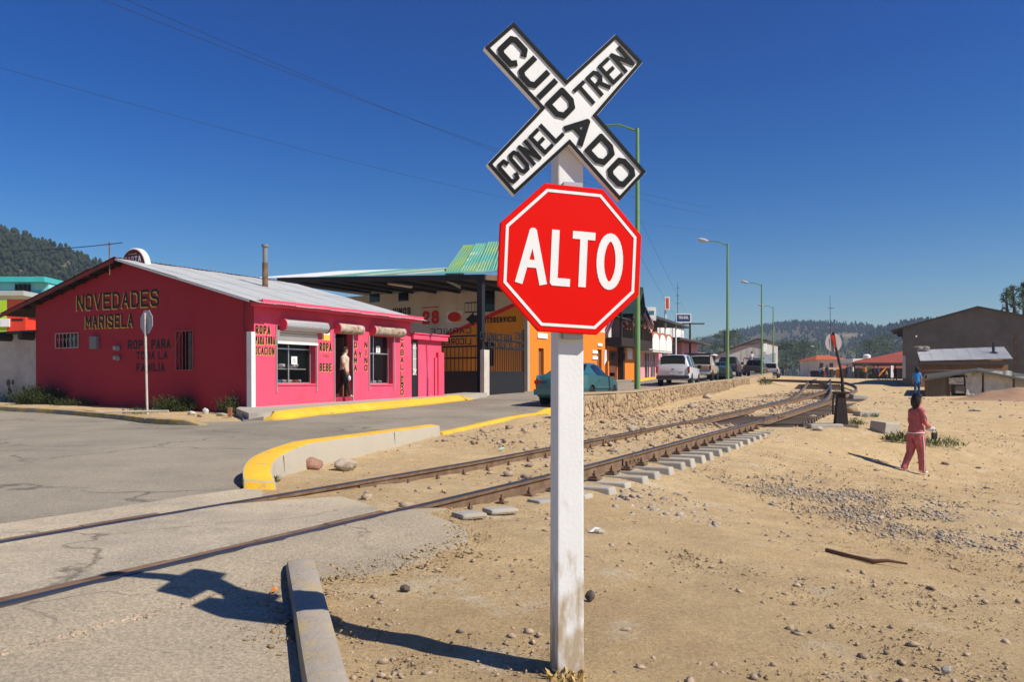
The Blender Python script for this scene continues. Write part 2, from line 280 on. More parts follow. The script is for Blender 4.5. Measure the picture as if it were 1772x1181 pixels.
def HV(x, y):
    x = np.asarray(x, float); y = np.asarray(y, float); sh = x.shape
    xc = np.clip(x.ravel(), -150, 180); yc = np.clip(y.ravel(), -60, 300); Q = np.stack([xc, yc], 1) / 20; out = np.empty(len(Q))
    for i in range(0, len(Q), 20000):
        q = Q[i:i + 20000]; out[i:i + 20000] = _U(((q[:, None] - _P[None]) ** 2).sum(-1)) @ _C[:-3] + _C[-3] + q @ _C[-2:]
    return out.reshape(sh)
def H(x, y): return float(HV(np.array([x]), np.array([y]))[0])
def gp(px, py, up=0.0):                # where the line of sight through a pixel meets the land
    ds = np.concatenate([np.arange(1.5, 40, .05), np.arange(40, 300, .5)])
    z = ZC + (HY - py) / FPX * ds - up; h = HV((px - CX) / FPX * ds, ds)
    k = np.argmax(z <= h); d = ds[k] if z[k] <= h[k] else 200
    if k > 0 and z[k] <= h[k]:
        a, b = z[k - 1] - h[k - 1], z[k] - h[k]; d = ds[k - 1] + (ds[k] - ds[k - 1]) * a / (a - b)
    return Vector(((px - CX) / FPX * d, d, 0))
def onland(p, dz=0): return Vector((p[0], p[1], H(p[0], p[1]) + dz))
def inside(X, Y, poly):
    c = np.zeros(X.shape, bool); n = len(poly)
    for i in range(n):
        (x0, y0), (x1, y1) = poly[i][:2], poly[(i + 1) % n][:2]
        if y0 == y1: continue
        t = ((y0 > Y) != (y1 > Y)) & (X < (x1 - x0) * (Y - y0) / (y1 - y0) + x0); c ^= t
    return c
def dense(poly, step):
    out = []
    for i in range(len(poly)):
        a, b = Vector(poly[i][:2]), Vector(poly[(i + 1) % len(poly)][:2]); n = max(1, int((b - a).length / step))
        out += [a.lerp(b, k / n) for k in range(n)]
    return out
def sheet(name, poly, step, dz, m, zf=None, parent=None, skirt=.12, jag=0.0, wob=0):
    b = dense(poly, step)
    if wob:
        wv = lambda p: wob * min(1, max(0, (-tv(p.x, p.y) - .35) / .4)); b = [p + Vector((mnoise.noise(Vector((p.x * 2.3, p.y * 2.3, 4))), mnoise.noise(Vector((p.x * 2.3, p.y * 2.3, 9))))) * wv(p) * 1.6 for p in b]
    if jag: b = [p + Vector((random.gauss(0, jag), random.gauss(0, jag))) for p in b]
    P = np.array([[p.x, p.y] for p in b]); lo, hi = P.min(0), P.max(0)
    gx, gy = np.meshgrid(np.arange(lo[0], hi[0], step), np.arange(lo[1], hi[1], step)); gx = gx.ravel(); gy = gy.ravel()
    k = inside(gx, gy, [tuple(p) for p in b]); pts = [tuple(p) for p in b] + list(zip(gx[k], gy[k])); n = len(b)
    v, e, f, *_ = delaunay_2d_cdt([Vector(p) for p in pts], [(i, (i + 1) % n) for i in range(n)], [], 1, 1e-4)
    A = np.array([[p.x, p.y] for p in v]); z = HV(A[:, 0], A[:, 1]) + dz
    if zf: z = np.array([zf(x, y, q) for (x, y), q in zip(A, z)])
    mb = MB(); mb.add([(x, y, q) for (x, y), q in zip(A, z)], [tuple(t) for t in f])
    cnt = {}
    for t in f:
        t = tuple(t)
        for i in range(len(t)): k2 = tuple(sorted((t[i], t[(i + 1) % len(t)]))); cnt[k2] = cnt.get(k2, 0) + 1
    bd = [k2 for k2, c in cnt.items() if c == 1]; nv = len(A); mb.v += [(x, y, q - skirt) for (x, y), q in zip(A, z)]
    for a_, b_ in bd: mb.f.append((a_, b_, b_ + nv, a_ + nv)); mb.m.append(0)
    me = mb.mesh(name, m, smooth=40, recalc=False)
    for p in me.polygons:
        if p.normal.z < -.5: p.flip()
    return tag(link(name, me, parent), kind='structure')

def tv(X, Y): return (X - R0.x) * TN.x + (Y - R0.y) * TN.y
def tu(X, Y): return (X - R0.x) * TD.x + (Y - R0.y) * TD.y
def nearrail(x, y, z):                 # paving meets the rail head in the crossing
    v = tv(x, y); d = min(abs(v), abs(v - 1.5)); k = max(0, 1 - max(0, d - .06) / .55); d0 = 9.93 + tu(x, y) * TD.y; k *= min(1, max(0, (7.2 - d0) / .8)); k = k * k * (3 - 2 * k)
    return z * (1 - k) + (zrail(d0) - .005) * k
# outlines of the paved areas, found on the land
def W(l): return [tuple(gp(*p)[:2]) for p in l]
rl = lambda d, v: tuple(trk(d, v)[:2])
APRON = [rl(-8, -.045), rl(-2, -.045), rl(3, -.045), rl(5.5, -.045), rl(6.6, -.045), rl(7.0, -.06)] + W([(735, 893), (772, 906), (808, 918), (826, 930), (800, 946), (768, 960), (725, 972), (690, 978), (648, 992), (610, 997), (560, 1003), (524, 1010)]) + [(-1.0, 3.6), (-.66, 2.6), (0, .5), (.8, -8), (-12, -10)]
CENTER = [rl(-8, .112), rl(0, .112), rl(6.3, .112)] + W([(655, 885), (628, 872), (590, 861)]) + [rl(6.1, 1.455), rl(0, 1.455), rl(-8, 1.455)]
KERB_M = W([(424, 842), (430, 822), (446, 800), (478, 782), (512, 776)])   # outer edge of the yellow median nose (road side)
ROAD = [rl(-14, 1.68), rl(0, 1.68), rl(5.4, 1.68)] + [(-2.66, 7.9), (-2.8, 8.5), (-2.85, 9.2), (-2.74, 10.3), (-1.55, 15.2), (-.1, 19), (1.0, 21.4), (2.2, 22.0), (3.4, 25.0), (16, 57), (27, 85), (34, 110), (30, 125), (24, 110), (13.2, 75), (4.6, 52), (.2, 40.0), (-.9, 34.8), (-1.5, 29.8), (-5.8, 19.4), (-6.2, 18.9), (-7, 18.7), (-9, 19.3), (-14.5, 24.2), (-26, 33), (-40, 30), (-34, -4)]
ROADP = [(x, y) for x, y in ROAD]
road = sheet('road', ROADP, .5, .012, ASPH)
sheet('pavement', APRON, .13, .006, ROADM, jag=.014, zf=nearrail, wob=.07)
sheet('pavement', CENTER, .16, .008, SLABM, jag=.004, zf=nearrail)
# strip of concrete beyond the far rail of the crossing
sheet('pavement', [rl(-14, 1.615), rl(0, 1.615), rl(6.6, 1.615), tuple(gp(455, 852)[:2]), tuple(gp(420, 850)[:2]), tuple(gp(330, 862)[:2]), tuple(gp(180, 886)[:2]), tuple(gp(0, 912)[:2]), (-9, 2)], .3, .02, SLABM)

def ground():
    def axis(lo, hi, f, far_lo, far_hi, g=1.13):
        a = list(np.arange(lo, hi, f)); s = f
        while a[-1] < far_hi: s = min(s * g, 120); a.append(a[-1] + s)
        s = f; b = [lo]
        while b[-1] > far_lo: s = min(s * g, 120); b.append(b[-1] - s)
        return np.array(b[:0:-1] + a)
    xs = axis(-3, 10.5, .075, -3000, 3000); ys = axis(2.2, 17, .075, -200, 3800)
    X, Y = np.meshgrid(xs, ys); Z = HV(X, Y)
    nz = np.array([mnoise.fractal(Vector((x * .9, y * .9, 0)), .9, 2.1, 6) for x, y in zip(X.ravel(), Y.ravel())]).reshape(X.shape)
    nb = np.array([mnoise.noise(Vector((x * .35, y * .35, 5))) for x, y in zip(X.ravel(), Y.ravel())]).reshape(X.shape)
    ns = np.array([mnoise.noise(Vector(((x * .8 - y * .6) * 3.2, (x * .6 + y * .8) * .7, 2))) + .6 * mnoise.noise(Vector((x * 5.5, y * 5.5, 7))) for x, y in zip(X.ravel(), Y.ravel())]).reshape(X.shape)
    dist = np.hypot(X, Y); k = np.clip((60 - dist) / 30, 0, 1)
    Z = Z - .012 + k * (nz * .018 + ns * .011 + nb * .02 * (X > .2))
    for poly, dp in ((ROADP, .10), (APRON, .07), (CENTER, .07)):
        e = .17; m = inside(X, Y, poly)
        for ox, oy in ((e, 0), (-e, 0), (0, e), (0, -e)): m &= inside(X + ox, Y + oy, poly)
        Z[m] = np.minimum(Z[m], HV(X[m], Y[m]) - dp)
    nx, ny = len(xs), len(ys)
    i = np.arange(nx * ny).reshape(ny, nx)
    F = np.stack([i[:-1, :-1], i[:-1, 1:], i[1:, 1:], i[1:, :-1]], -1).reshape(-1, 4)
    me = bpy.data.meshes.new('ground'); V = np.stack([X, Y, Z], -1).reshape(-1, 3)
    me.vertices.add(len(V)); me.vertices.foreach_set('co', V.ravel()); me.loops.add(F.size); me.loops.foreach_set('vertex_index', F.ravel())
    me.polygons.add(len(F)); me.polygons.foreach_set('loop_start', np.arange(0, F.size, 4)); me.polygons.foreach_set('loop_total', np.full(len(F), 4))
    me.materials.append(DIRT); me.update(calc_edges=True); me.polygons.foreach_set('use_smooth', [True] * len(F))
    tag(link('ground', me), kind='structure')
ground()

# ------------------------------------------------------------------ scatter of small stones
def rock_mesh(mb, seed, n=1, mi=0):
    pass
_ico = None
def ico_pts(sub=1):
    bm = bmesh.new(); bmesh.ops.create_icosphere(bm, subdivisions=sub, radius=1); v = np.array([p.co[:] for p in bm.verts]); f = np.array([[q.index for q in p.verts] for p in bm.faces]); bm.free(); return v, f
IV, IF_ = ico_pts(1); IV2, IF2 = ico_pts(3)
def scatter(name, pos, size, m, label, flat=.6, cat='gravel'):
    n = len(pos); k = len(IV); V = np.empty((n, k, 3)); 
    base = [IV * (1 + RNG.uniform(-.45, .4, (k, 1))) * RNG.uniform(.75, 1.2, (1, 3)) for _ in range(10)]
    for i in range(n):
        a = RNG.uniform(0, 6.28); s = size[i] * np.array([RNG.uniform(.7, 1.35), RNG.uniform(.6, 1), flat * RNG.uniform(.6, 1.2)])
        b = base[i % 10] * s; c_, s_ = math.cos(a), math.sin(a); t = RNG.normal(0, .3); ct, st = math.cos(t), math.sin(t)
        b = np.stack([b[:, 0], b[:, 1] * ct - b[:, 2] * st, b[:, 1] * st + b[:, 2] * ct], 1)
        V[i] = np.stack([b[:, 0] * c_ - b[:, 1] * s_, b[:, 0] * s_ + b[:, 1] * c_, b[:, 2]], 1) + pos[i]
    F = (IF_[None] + (np.arange(n) * k)[:, None, None]).reshape(-1, 3)
    me = bpy.data.meshes.new(name); me.vertices.add(n * k); me.vertices.foreach_set('co', V.ravel()); me.loops.add(F.size); me.loops.foreach_set('vertex_index', F.ravel().astype(np.int32))
    me.polygons.add(len(F)); me.polygons.foreach_set('loop_start', np.arange(0, F.size, 3)); me.polygons.foreach_set('loop_total', np.full(len(F), 3))
    me.materials.append(m); me.update(calc_edges=True)
    return tag(link(name, me), label, cat, kind='stuff')
def land_pts(xy, s, sink=.25):
    z = HV(xy[:, 0], xy[:, 1]) - .012; return np.column_stack([xy, z + s * sink])
def pick(n, x0, x1, y0, y1, ok):
    P = np.column_stack([RNG.uniform(x0, x1, n), RNG.uniform(y0, y1, n)]); return P[ok(P[:, 0], P[:, 1])]
PAVED = lambda X, Y: inside(X, Y, ROADP) | inside(X, Y, APRON) | inside(X, Y, CENTER)
def stones():
    # pebbles over the dirt to the right of the line, clustered
    q_ = RNG.random((90000, 2)); P = np.column_stack([-2 + 18 * q_[:, 0], 2.2 + 22 * q_[:, 1] ** 1.7]); P = P[(np.abs(P[:, 0]) < P[:, 1] * .75 + .5)]; P = P[~PAVED(P[:, 0], P[:, 1]) & (tv(P[:, 0], P[:, 1]) < -.3)]
    den = np.array([mnoise.noise(Vector((x * .8, y * .8, 3))) + .6 * mnoise.noise(Vector((x * 2.4, y * 2.4, 9))) for x, y in P])
    P = P[(den + RNG.uniform(-.5, .5, len(P))) > .1][:22000]
    s = np.minimum(.0042 + RNG.pareto(2.3, len(P)) * .0048, .026)
    scatter('pebbles', land_pts(P, s), s, PEB2, 'small tan pebbles strewn over the bare dirt', cat='pebbles')
    P = pick(16000, 6, 46, 14, 56, lambda X, Y: ~PAVED(X, Y) & (tv(X, Y) < -.8)); P = P[RNG.random(len(P)) < .5]
    s = np.minimum(.012 + RNG.pareto(2.5, len(P)) * .014, .09)
    scatter('pebbles', land_pts(P, s), s, PEB2, 'scattered stones on the distant dirt slope below the sheds', cat='pebbles')
    # clods and crumbs of the dirt itself
    q_ = RNG.random((110000, 2)); P = np.column_stack([-2 + 16 * q_[:, 0], 2.3 + 14 * q_[:, 1] ** 1.6]); P = P[np.abs(P[:, 0]) < P[:, 1] * .72 + .4]; P = P[~PAVED(P[:, 0], P[:, 1]) & (tv(P[:, 0], P[:, 1]) < -.2)]
    den = np.array([mnoise.noise(Vector((x * 1.1, y * 1.1, 13))) + .7 * mnoise.noise(Vector((x * 3.4, y * 3.4, 19))) for x, y in P]); P = P[(den + RNG.uniform(-.45, .45, len(P))) > .05][:30000]
    s = np.minimum(.0045 + RNG.pareto(3.0, len(P)) * .005, .022); scatter('dirt_clods', land_pts(P, s, .1), s, DIRT, 'dry crumbs and clods covering the bare dirt', .5, 'dirt')
    b = [Vector((p[0], p[1])) for p in APRON[5:19]]; P = []
    for i in range(len(b) - 1):
        for _ in range(int((b[i + 1] - b[i]).length * 420)): t = RNG.random(); c = b[i].lerp(b[i + 1], t); P.append((c.x + RNG.normal(0, .11), c.y + RNG.normal(0, .11)))
    P = np.array(P); s = np.minimum(.004 + RNG.pareto(2.6, len(P)) * .004, .018); L = land_pts(P, s, .2); L[:, 2] += .02; scatter('dirt_clods', L, s, DIRT, 'crumbs of dirt along the broken edge of the paving', .5, 'dirt')
    # the swath of grey gravel across the slope
    G = W([(1270, 828), (1345, 832), (1460, 842), (1640, 876), (1790, 896), (1860, 940), (1700, 945), (1590, 935), (1520, 915), (1440, 885), (1350, 868)])
    g = np.array(G); P = pick(30000, g[:, 0].min(), g[:, 0].max(), g[:, 1].min(), g[:, 1].max(), lambda X, Y: inside(X, Y, G))
    P += RNG.normal(0, .42, P.shape); den = np.array([mnoise.noise(Vector((x * 1.3, y * 1.3, 1))) + .5 * mnoise.noise(Vector((x * 4, y * 4, 1))) for x, y in P]); P = P[den + RNG.uniform(-.5, .5, len(P)) > -.05][:7500]
    s = np.minimum(.007 + RNG.pareto(3.0, len(P)) * .010, .034)
    scatter('gravel', land_pts(P, s, .35), s, PEB, 'band of loose grey crushed gravel across the dirt slope')
    G = W([(1055, 850), (1130, 842), (1230, 870), (1240, 915), (1120, 900), (1060, 880)])
    g = np.array(G); P = pick(900, g[:, 0].min(), g[:, 0].max(), g[:, 1].min(), g[:, 1].max(), lambda X, Y: inside(X, Y, G)); s = np.minimum(.01 + RNG.pareto(2.2, len(P)) * .01, .06)
    scatter('gravel', land_pts(P, s, .35), s, PEB, 'loose heap of dark stones beside the near rail')
    # ballast between and beyond the rails
    P = pick(60000, -2, 30, 6.5, 48, lambda X, Y: ~PAVED(X, Y) & (((tv(X, Y) > .15) & (tv(X, Y) < 1.35)) | ((tv(X, Y) > 1.65) & (tv(X, Y) < 4.2) & (tu(X, Y) > 2.5))))
    P = P[RNG.random(len(P)) < np.clip(.2 + (P[:, 1] - 8) / 12, .12, 1)][:10500]; s = np.minimum(.016 + RNG.pareto(2.6, len(P)) * .018, .085)
    scatter('ballast', land_pts(P, s, .35), s, PEB2, 'stony ballast between and beyond the rails', cat='ballast')
    P = pick(9000, -4, 4, 6.5, 21, lambda X, Y: ~PAVED(X, Y) & (tv(X, Y) > 1.7)); P = P[:700]; s = np.minimum(.006 + RNG.pareto(2.4, len(P)) * .006, .03)
    scatter('pebbles', land_pts(P, s), s, PEB2, 'fine pebbles on the strip between rails and kerb', cat='pebbles')
    # crumbled seam across the near road, and chips in the flangeways
    a, b = gp(-40, 1150), gp(505, 1000); n = 330; t = RNG.random(n)
    P = np.column_stack([a.x + (b.x - a.x) * t + RNG.normal(0, .02, n), a.y + (b.y - a.y) * t + RNG.normal(0, .02, n)]); s = RNG.uniform(.005, .016, n)
    L = land_pts(P, s); L[:, 2] += .02; scatter('road_chips', L, s, PEB2, 'crumbled chips along the seam in the near road', cat='rubble')
    a, b = gp(545, 1015), gp(590, 1181); n = 220; t = RNG.random(n)
    P = np.column_stack([a.x + (b.x - a.x) * t + RNG.uniform(.0, .35, n), a.y + (b.y - a.y) * t]); s = np.minimum(.005 + RNG.pareto(2.4, n) * .005, .019)
    scatter('pebbles', land_pts(P, s), s, PEB2, 'pebbles lying along the near concrete kerb', cat='pebbles')
stones()

# ------------------------------------------------------------------ railway
RAILP = [(-.065, 0), (.065, 0), (.065, .014), (.012, .03), (.012, .115), (.034, .128), (.036, .155), (.028, .163), (-.028, .163), (-.036, .155), (-.034, .128), (-.012, .115), (-.012, .03), (-.065, .014)]
def rail(name, pts, parent, head=.163):
    pts = [Vector(p) for p in pts]; mb = MB(); n = len(RAILP); vs = []
    for i, p in enumerate(pts):
        t = (pts[min(i + 1, len(pts) - 1)] - pts[max(i - 1, 0)]); t.z = 0; t.normalize(); a = Vector((t.y, -t.x, 0))
        vs += [p + a * q[0] + Vector((0, 0, q[1] - head)) for q in RAILP]
    fs = []; mi = []
    for i in range(len(pts) - 1):
        for j in range(n):
            fs.append((i * n + j, i * n + (j + 1) % n, (i + 1) * n + (j + 1) % n, (i + 1) * n + j)); mi.append(1 if j in (6, 7, 8) else 0)
    fs += [tuple(range(n)), tuple(range((len(pts) - 1) * n, len(pts) * n))[::-1]]; mi += [0, 0]
    mb.v = vs; mb.f = fs; mb.m = mi
    return mb.build(name, [RUST, RAILTOP], parent, smooth=30)
track = thing('railway_track', 'main railway line with two worn rails running from the crossing into the distance', 'railway')
def mainline(v):
    out = []
    for d in np.arange(-14, 44, .7): p = trk(d, v); out.append(Vector((p.x, p.y, zrail(d))))
    p0 = trk(44, 0); ang = R(27.5); c = p0.copy(); u = TD.copy(); dd = 44
    for k in range(26):                                     # sweeping left beyond the crest
        ang -= R(1.55 + .05 * k); c = c + Vector((math.sin(ang), math.cos(ang), 0)) * 1.5; dd = c.y
        nn = Vector((-math.cos(ang), math.sin(ang), 0)); q = c + nn * v; out.append(Vector((q.x, q.y, zrail(dd + k * .2))))
    return out
for v in (0, 1.5): rail('rail', mainline(v), track)
# fish plates bolted over the joints
def fishplate(d, v, parent, side):
    p = trk(d, v); z = zrail(d); mb = MB(); M = Matrix.Translation((p.x, p.y, z - .163)) @ Matrix.Rotation(-R(27.5), 4, 'Z')
    mb.box(side * .018, side * .036, -.34, .34, .03, .118, 0, M)
    for k in (-.26, -.09, .09, .26): mb.tube([M @ Vector((side * .03, k, .075)), M @ Vector((side * .062, k, .075))], .017, 6)
    return mb.build('joint_bar', RUST, parent)
for d, v, s_ in [(8.0, 1.5, 1), (11.4, 0, 1), (14.2, 1.5, 1), (19.4, 1.5, 1), (22.6, 0, 1)]: fishplate(d, v, track, s_)
# sleepers: concrete near, dark timber in the turnout
tmb = MB(); tmb.add([(-.14, -1.34, 0), (.14, -1.34, 0), (.14, 1.34, 0), (-.14, 1.34, 0), (-.11, -1.3, .19), (.11, -1.3, .19), (.11, 1.3, .19), (-.11, 1.3, .19)], [(0, 3, 2, 1), (4, 5, 6, 7), (0, 1, 5, 4), (1, 2, 6, 5), (2, 3, 7, 6), (3, 0, 4, 7)])
TIE = tmb.mesh('tie', TIEM, bevel=.018)
wmb = MB(); wmb.box(-.11, .11, -1.4, 1.4, 0, .17); WTIE = wmb.mesh('tie', WOODT, bevel=.01)
cmb = MB(); cmb.box(-.09, .09, -.19, .19, 0, .018); cmb.box(-.05, .05, .08, .17, .018, .04); cmb.box(-.05, .05, -.17, -.08, .018, .04)
for s_ in (-1, 1): cmb.tube([(0, s_ * .12, .03), (0, s_ * .12, .11)], .014, 6); cmb.tube([(0, s_ * .12, .05), (0, s_ * .12, .075)], .028, 6)
CLIP = cmb.mesh('rail_clip', RUST)
d = 7.3; k = 0
while d < 40:
    wood = d > 19.2
    p = trk(d, .75); z = zrail(d) - .163
    M = Matrix.Translation((p.x + random.gauss(0, .012), p.y + random.gauss(0, .012), z - (.20 if wood else .192) + random.uniform(-.012, 0))) @ Matrix.Rotation(R(90 - 27.5 + random.gauss(0, .7)), 4, 'Z')
    tr = link('tie', WTIE if wood else TIE, track, M); 
    if wood: tr.scale = (1, 1 + .012 * max(0, (d - 21)), 1)
    if d < 24 and not wood:
        for v in (0, 1.5):
            q = trk(d, v); link('rail_clip', CLIP, track, Matrix.Translation((q.x, q.y, z + .0)) @ Matrix.Rotation(R(90 - 27.5), 4, 'Z'))
    d += .60 * TD.y if not wood else .53 * TD.y
# guard strips beside the rails inside the crossing (rusty flangeway)
for v0, d1 in ((.083, 6.4), (1.583, 5.6)):
    mb = MB(); n = 24
    for i in range(n):
        a, b = -8 + (d1 + 8) * i / n, -8 + (d1 + 8) * (i + 1) / n; vs = []
        for dd in (a, b):
            for vv, zz in ((v0 - .028, -.035), (v0 - .022, -.006), (v0 + .03, -.004), (v0 + .034, -.06)):
                p = trk(dd, vv); vs.append((p.x, p.y, zrail(dd) + zz + (.003 * math.sin(i * 1.7))))
        mb.add(vs, [(0, 1, 5, 4), (1, 2, 6, 5), (2, 3, 7, 6)])
    mb.build('guard_strip', RUST, track)
# turnout: two curved rails of the branch that leaves to the left
siding = thing('railway_siding', 'branch line rails curving off left from the main line at the switch', 'railway')
def branch(v, d0):
    out = []; 
    c = trk(d0, 0); ang = R(27.5)
    for k in range(90):
        q = c + Vector((-math.cos(ang), math.sin(ang), 0)) * v; out.append(Vector((q.x, q.y, zrail(c.y) + .003)))
        ang = max(R(21.5), ang - R(.02 + .02 * min(k, 15))); c = c + Vector((math.sin(ang), math.cos(ang), 0)) * 1.0
    return out
for v in (0, 1.5): rail('rail', branch(v, 19.6)[(0 if v == 0 else 2):], siding)
b = branch(.75, 19.6)
for k in range(22, 44, 2):
    t = (b[k + 1] - b[k]); M = Matrix.Translation(b[k] - Vector((0, 0, .163 + .20))) @ Matrix.Rotation(math.atan2(t.y, t.x), 4, 'Z'); link('tie', WTIE, siding, M)
# frog / check rails
mb = MB()
for dd in (26.0,):
    for v in (.09,): 
        a, b2 = trk(dd, v), trk(dd + 4.2, v); mb.tube([(a.x, a.y, zrail(dd) - .05), (b2.x, b2.y, zrail(dd + 4.2) - .05)], .045, 4)
mb.build('check_rail', RUST, track)
# ------------------------------------------------------------------ block lettering
def _ell(n=28, x0=0, x1=1, y0=0, y1=1): return [((x0 + x1) / 2 + (x1 - x0) / 2 * math.cos(i * 2 * math.pi / n), (y0 + y1) / 2 + (y1 - y0) / 2 * math.sin(i * 2 * math.pi / n)) for i in range(n + 1)]
GL = {
 'A': [[(0, 0), (.5, 1), (1, 0)], [(.2, .34), (.8, .34)]],
 'B': [[(0, 0), (0, 1), (.78, 1), (1, .86), (1, .64), (.8, .52), (0, .52)], [(.8, .52), (1, .4), (1, .14), (.78, 0), (0, 0)]],
 'C': [[(1, .84), (.88, 1), (.2, 1), (0, .87), (0, .13), (.2, 0), (.88, 0), (1, .16)]],
 'D': [[(0, 0), (0, 1), (.68, 1), (1, .8), (1, .2), (.68, 0), (0, 0)]],
 'E': [[(1, 1), (0, 1), (0, 0), (1, 0)], [(0, .52), (.8, .52)]],
 'F': [[(1, 1), (0, 1), (0, 0)], [(0, .52), (.8, .52)]],
 'H': [[(0, 0), (0, 1)], [(1, 0), (1, 1)], [(0, .5), (1, .5)]],
 'I': [[(.5, 0), (.5, 1)]],
 'L': [[(0, 1), (0, 0), (1, 0)]],
 'M': [[(0, 0), (0, 1), (.5, .35), (1, 1), (1, 0)]],
 'N': [[(0, 0), (0, 1), (1, 0), (1, 1)]],
 'O': [[(.22, 0), (.78, 0), (1, .16), (1, .84), (.78, 1), (.22, 1), (0, .84), (0, .16), (.22, 0)]],
 'o': [_ell()],
 'P': [[(0, 0), (0, 1), (.78, 1), (1, .86), (1, .6), (.78, .46), (0, .46)]],
 'R': [[(0, 0), (0, 1), (.78, 1), (1, .86), (1, .62), (.78, .48), (0, .48)], [(.55, .48), (1, 0)]],
 'S': [[(1, .78), (1, .86), (.78, 1), (.22, 1), (0, .86), (0, .66), (.22, .53), (.78, .47), (1, .34), (1, .14), (.78, 0), (.22, 0), (0, .14), (0, .22)]],
 'T': [[(0, 1), (1, 1)], [(.5, 1), (.5, 0)]],
 'U': [[(0, 1), (0, .16), (.24, 0), (.76, 0), (1, .16), (1, 1)]],
 'V': [[(0, 1), (.5, 0), (1, 1)]],
 'Y': [[(0, 1), (.5, .5), (1, 1)], [(.5, .5), (.5, 0)]],
 '2': [[(0, .78), (.05, .9), (.25, 1), (.75, 1), (1, .86), (1, .68), (0, .04), (0, 0), (1, 0)]],
 '8': [[(.25, .52), (.05, .64), (.05, .88), (.25, 1), (.75, 1), (.95, .88), (.95, .64), (.75, .52), (.25, .52), (0, .38), (0, .14), (.22, 0), (.78, 0), (1, .14), (1, .38), (.75, .52)]],
}
_gc = {}
def glyph(ch, w, h, t):
    key = (ch, round(w, 4), round(h, 4), round(t, 4))
    if key in _gc: return _gc[key]
    V = []; Fs = []
    def poly(ps): Fs.append(list(range(len(V), len(V) + len(ps)))); V.extend(Vector(p) for p in ps)
    mx = lambda p: Vector((t / 2 + p[0] * (w - t), t / 2 + p[1] * (h - t)))
    for pl in GL[ch]:
        q = [mx(p) for p in pl]; closed = (q[0] - q[-1]).length < 1e-6
        for i in range(len(q) - 1):
            a, b = q[i], q[i + 1]; d = (b - a).normalized(); n = Vector((-d.y, d.x)) * t / 2
            if not closed and i == 0: a = a - d * t * .48
            if not closed and i == len(q) - 2: b = b + d * t * .48
            poly([a - n, b - n, b + n, a + n])
        for i in range(0 if closed else 1, len(q) - 1):
            c = q[i]; poly([c + Vector((math.cos(k * math.pi / 4 + .3927), math.sin(k * math.pi / 4 + .3927))) * t * .54 for k in range(8)])
    v, e, f, ov, oe, of = delaunay_2d_cdt(V, [], Fs, 0, 1e-5)
    tris = [tuple(x) for x, o in zip(f, of) if len(o)]
    cnt = {}
    for tr in tris:
        for i in range(3):
            k = (tr[i], tr[(i + 1) % 3]); cnt[k] = cnt.get(k, 0) + 1
    bd = [k for k in cnt if (k[1], k[0]) not in cnt]
    _gc[key] = ([tuple(p) for p in v], tris, bd); return _gc[key]
def letter_into(mb, ch, w, h, t, O, ax, az, an, z0, z1, mi=0):
    v, tris, bd = glyph(ch, w, h, t); n = len(v)
    P = lambda p, z: O + ax * p[0] + az * p[1] + an * z
    vs = [P(p, z1) for p in v] + [P(p, z0) for p in v]
    mb.add(vs, list(tris) + [(b, a, a + n, b + n) for a, b in bd], mi)
def text(parent, s, O, ax, az, an, W_, Hh, t=.16, gap=.25, mats=None, depth=.004, shadow=None, name='letter'):
    """W_: whole width of the line, Hh: letter height, t: stroke as a share of the height; shadow=(dx, dy) paints an offset outline underneath"""
    O, ax, az, an = Vector(O), Vector(ax).normalized(), Vector(az).normalized(), Vector(an).normalized()
    unit = lambda c: {' ': .6, 'I': .34, 'M': 1.15}.get(c, 1.0)
    tot = sum(unit(c) for c in s) + gap * (len(s) - 1); u = W_ / tot; x = 0
    for c in s:
        wd = unit(c) * u
        if c != ' ':
            mb = MB(); o = O + ax * x
            if shadow: letter_into(mb, c, wd, Hh, t * Hh * 1.02, o + ax * shadow[0] + az * shadow[1], ax, az, an, .001, depth * .5, 1)
            letter_into(mb, c, wd, Hh, t * Hh, o, ax, az, an, .001, depth, 0)
            mb.build(name, mats or [BLACKP, YELL], parent, recalc=False)
        x += wd + gap * u
def onp(F, px, py, axis, val):         # pixel to a point on the plane axis=val of a thing's own frame
    Fi = F.inverted(); o = Fi @ Vector((0, 0, ZC)); d = (Fi @ at(px, py, 1)) - o
    return o + d * ((val - o[axis]) / d[axis])
def frame(px, py, d, phi, tilt=0.0, z=None):     # local x along the street, local y to the left of it
    p = at(px, py, d)
    if z is not None: p.z = z
    return Matrix.Translation(p) @ Matrix.Rotation(R(90 - phi), 4, 'Z') @ Matrix.Rotation(-R(tilt), 4, 'Y')
X, Y, Z = Vector((1, 0, 0)), Vector((0, 1, 0)), Vector((0, 0, 1))

# ------------------------------------------------------------------ crossing sign in front
YAW = R(13); PD = 3.3
PX = at(988, 1165, PD).x
FS = Matrix.Translation((PX, PD, H(PX, PD) - .02)) @ Matrix.Rotation(YAW, 4, 'Z')      # local -y faces the viewer
sign = thing('railroad_crossing_sign', 'white concrete post with a black and white crossbuck above a red octagonal ALTO board', 'crossing sign', FS)
pw = .0535; mb = MB()
topz = onp(FS, 985, 235, 1, 0).z
mb.add([(-pw * 1.06, -.0, -.3), (pw * 1.06, 0, -.3), (pw * 1.06, .122, -.3), (-pw * 1.06, .122, -.3), (-pw, 0, topz), (pw, 0, topz), (pw, .11, topz), (-pw, .11, topz)],
       [(0, 3, 2, 1), (4, 5, 6, 7), (0, 1, 5, 4), (1, 2, 6, 5), (2, 3, 7, 6), (3, 0, 4, 7)])
post = mb.build('post', POSTM, sign, bevel=.006)
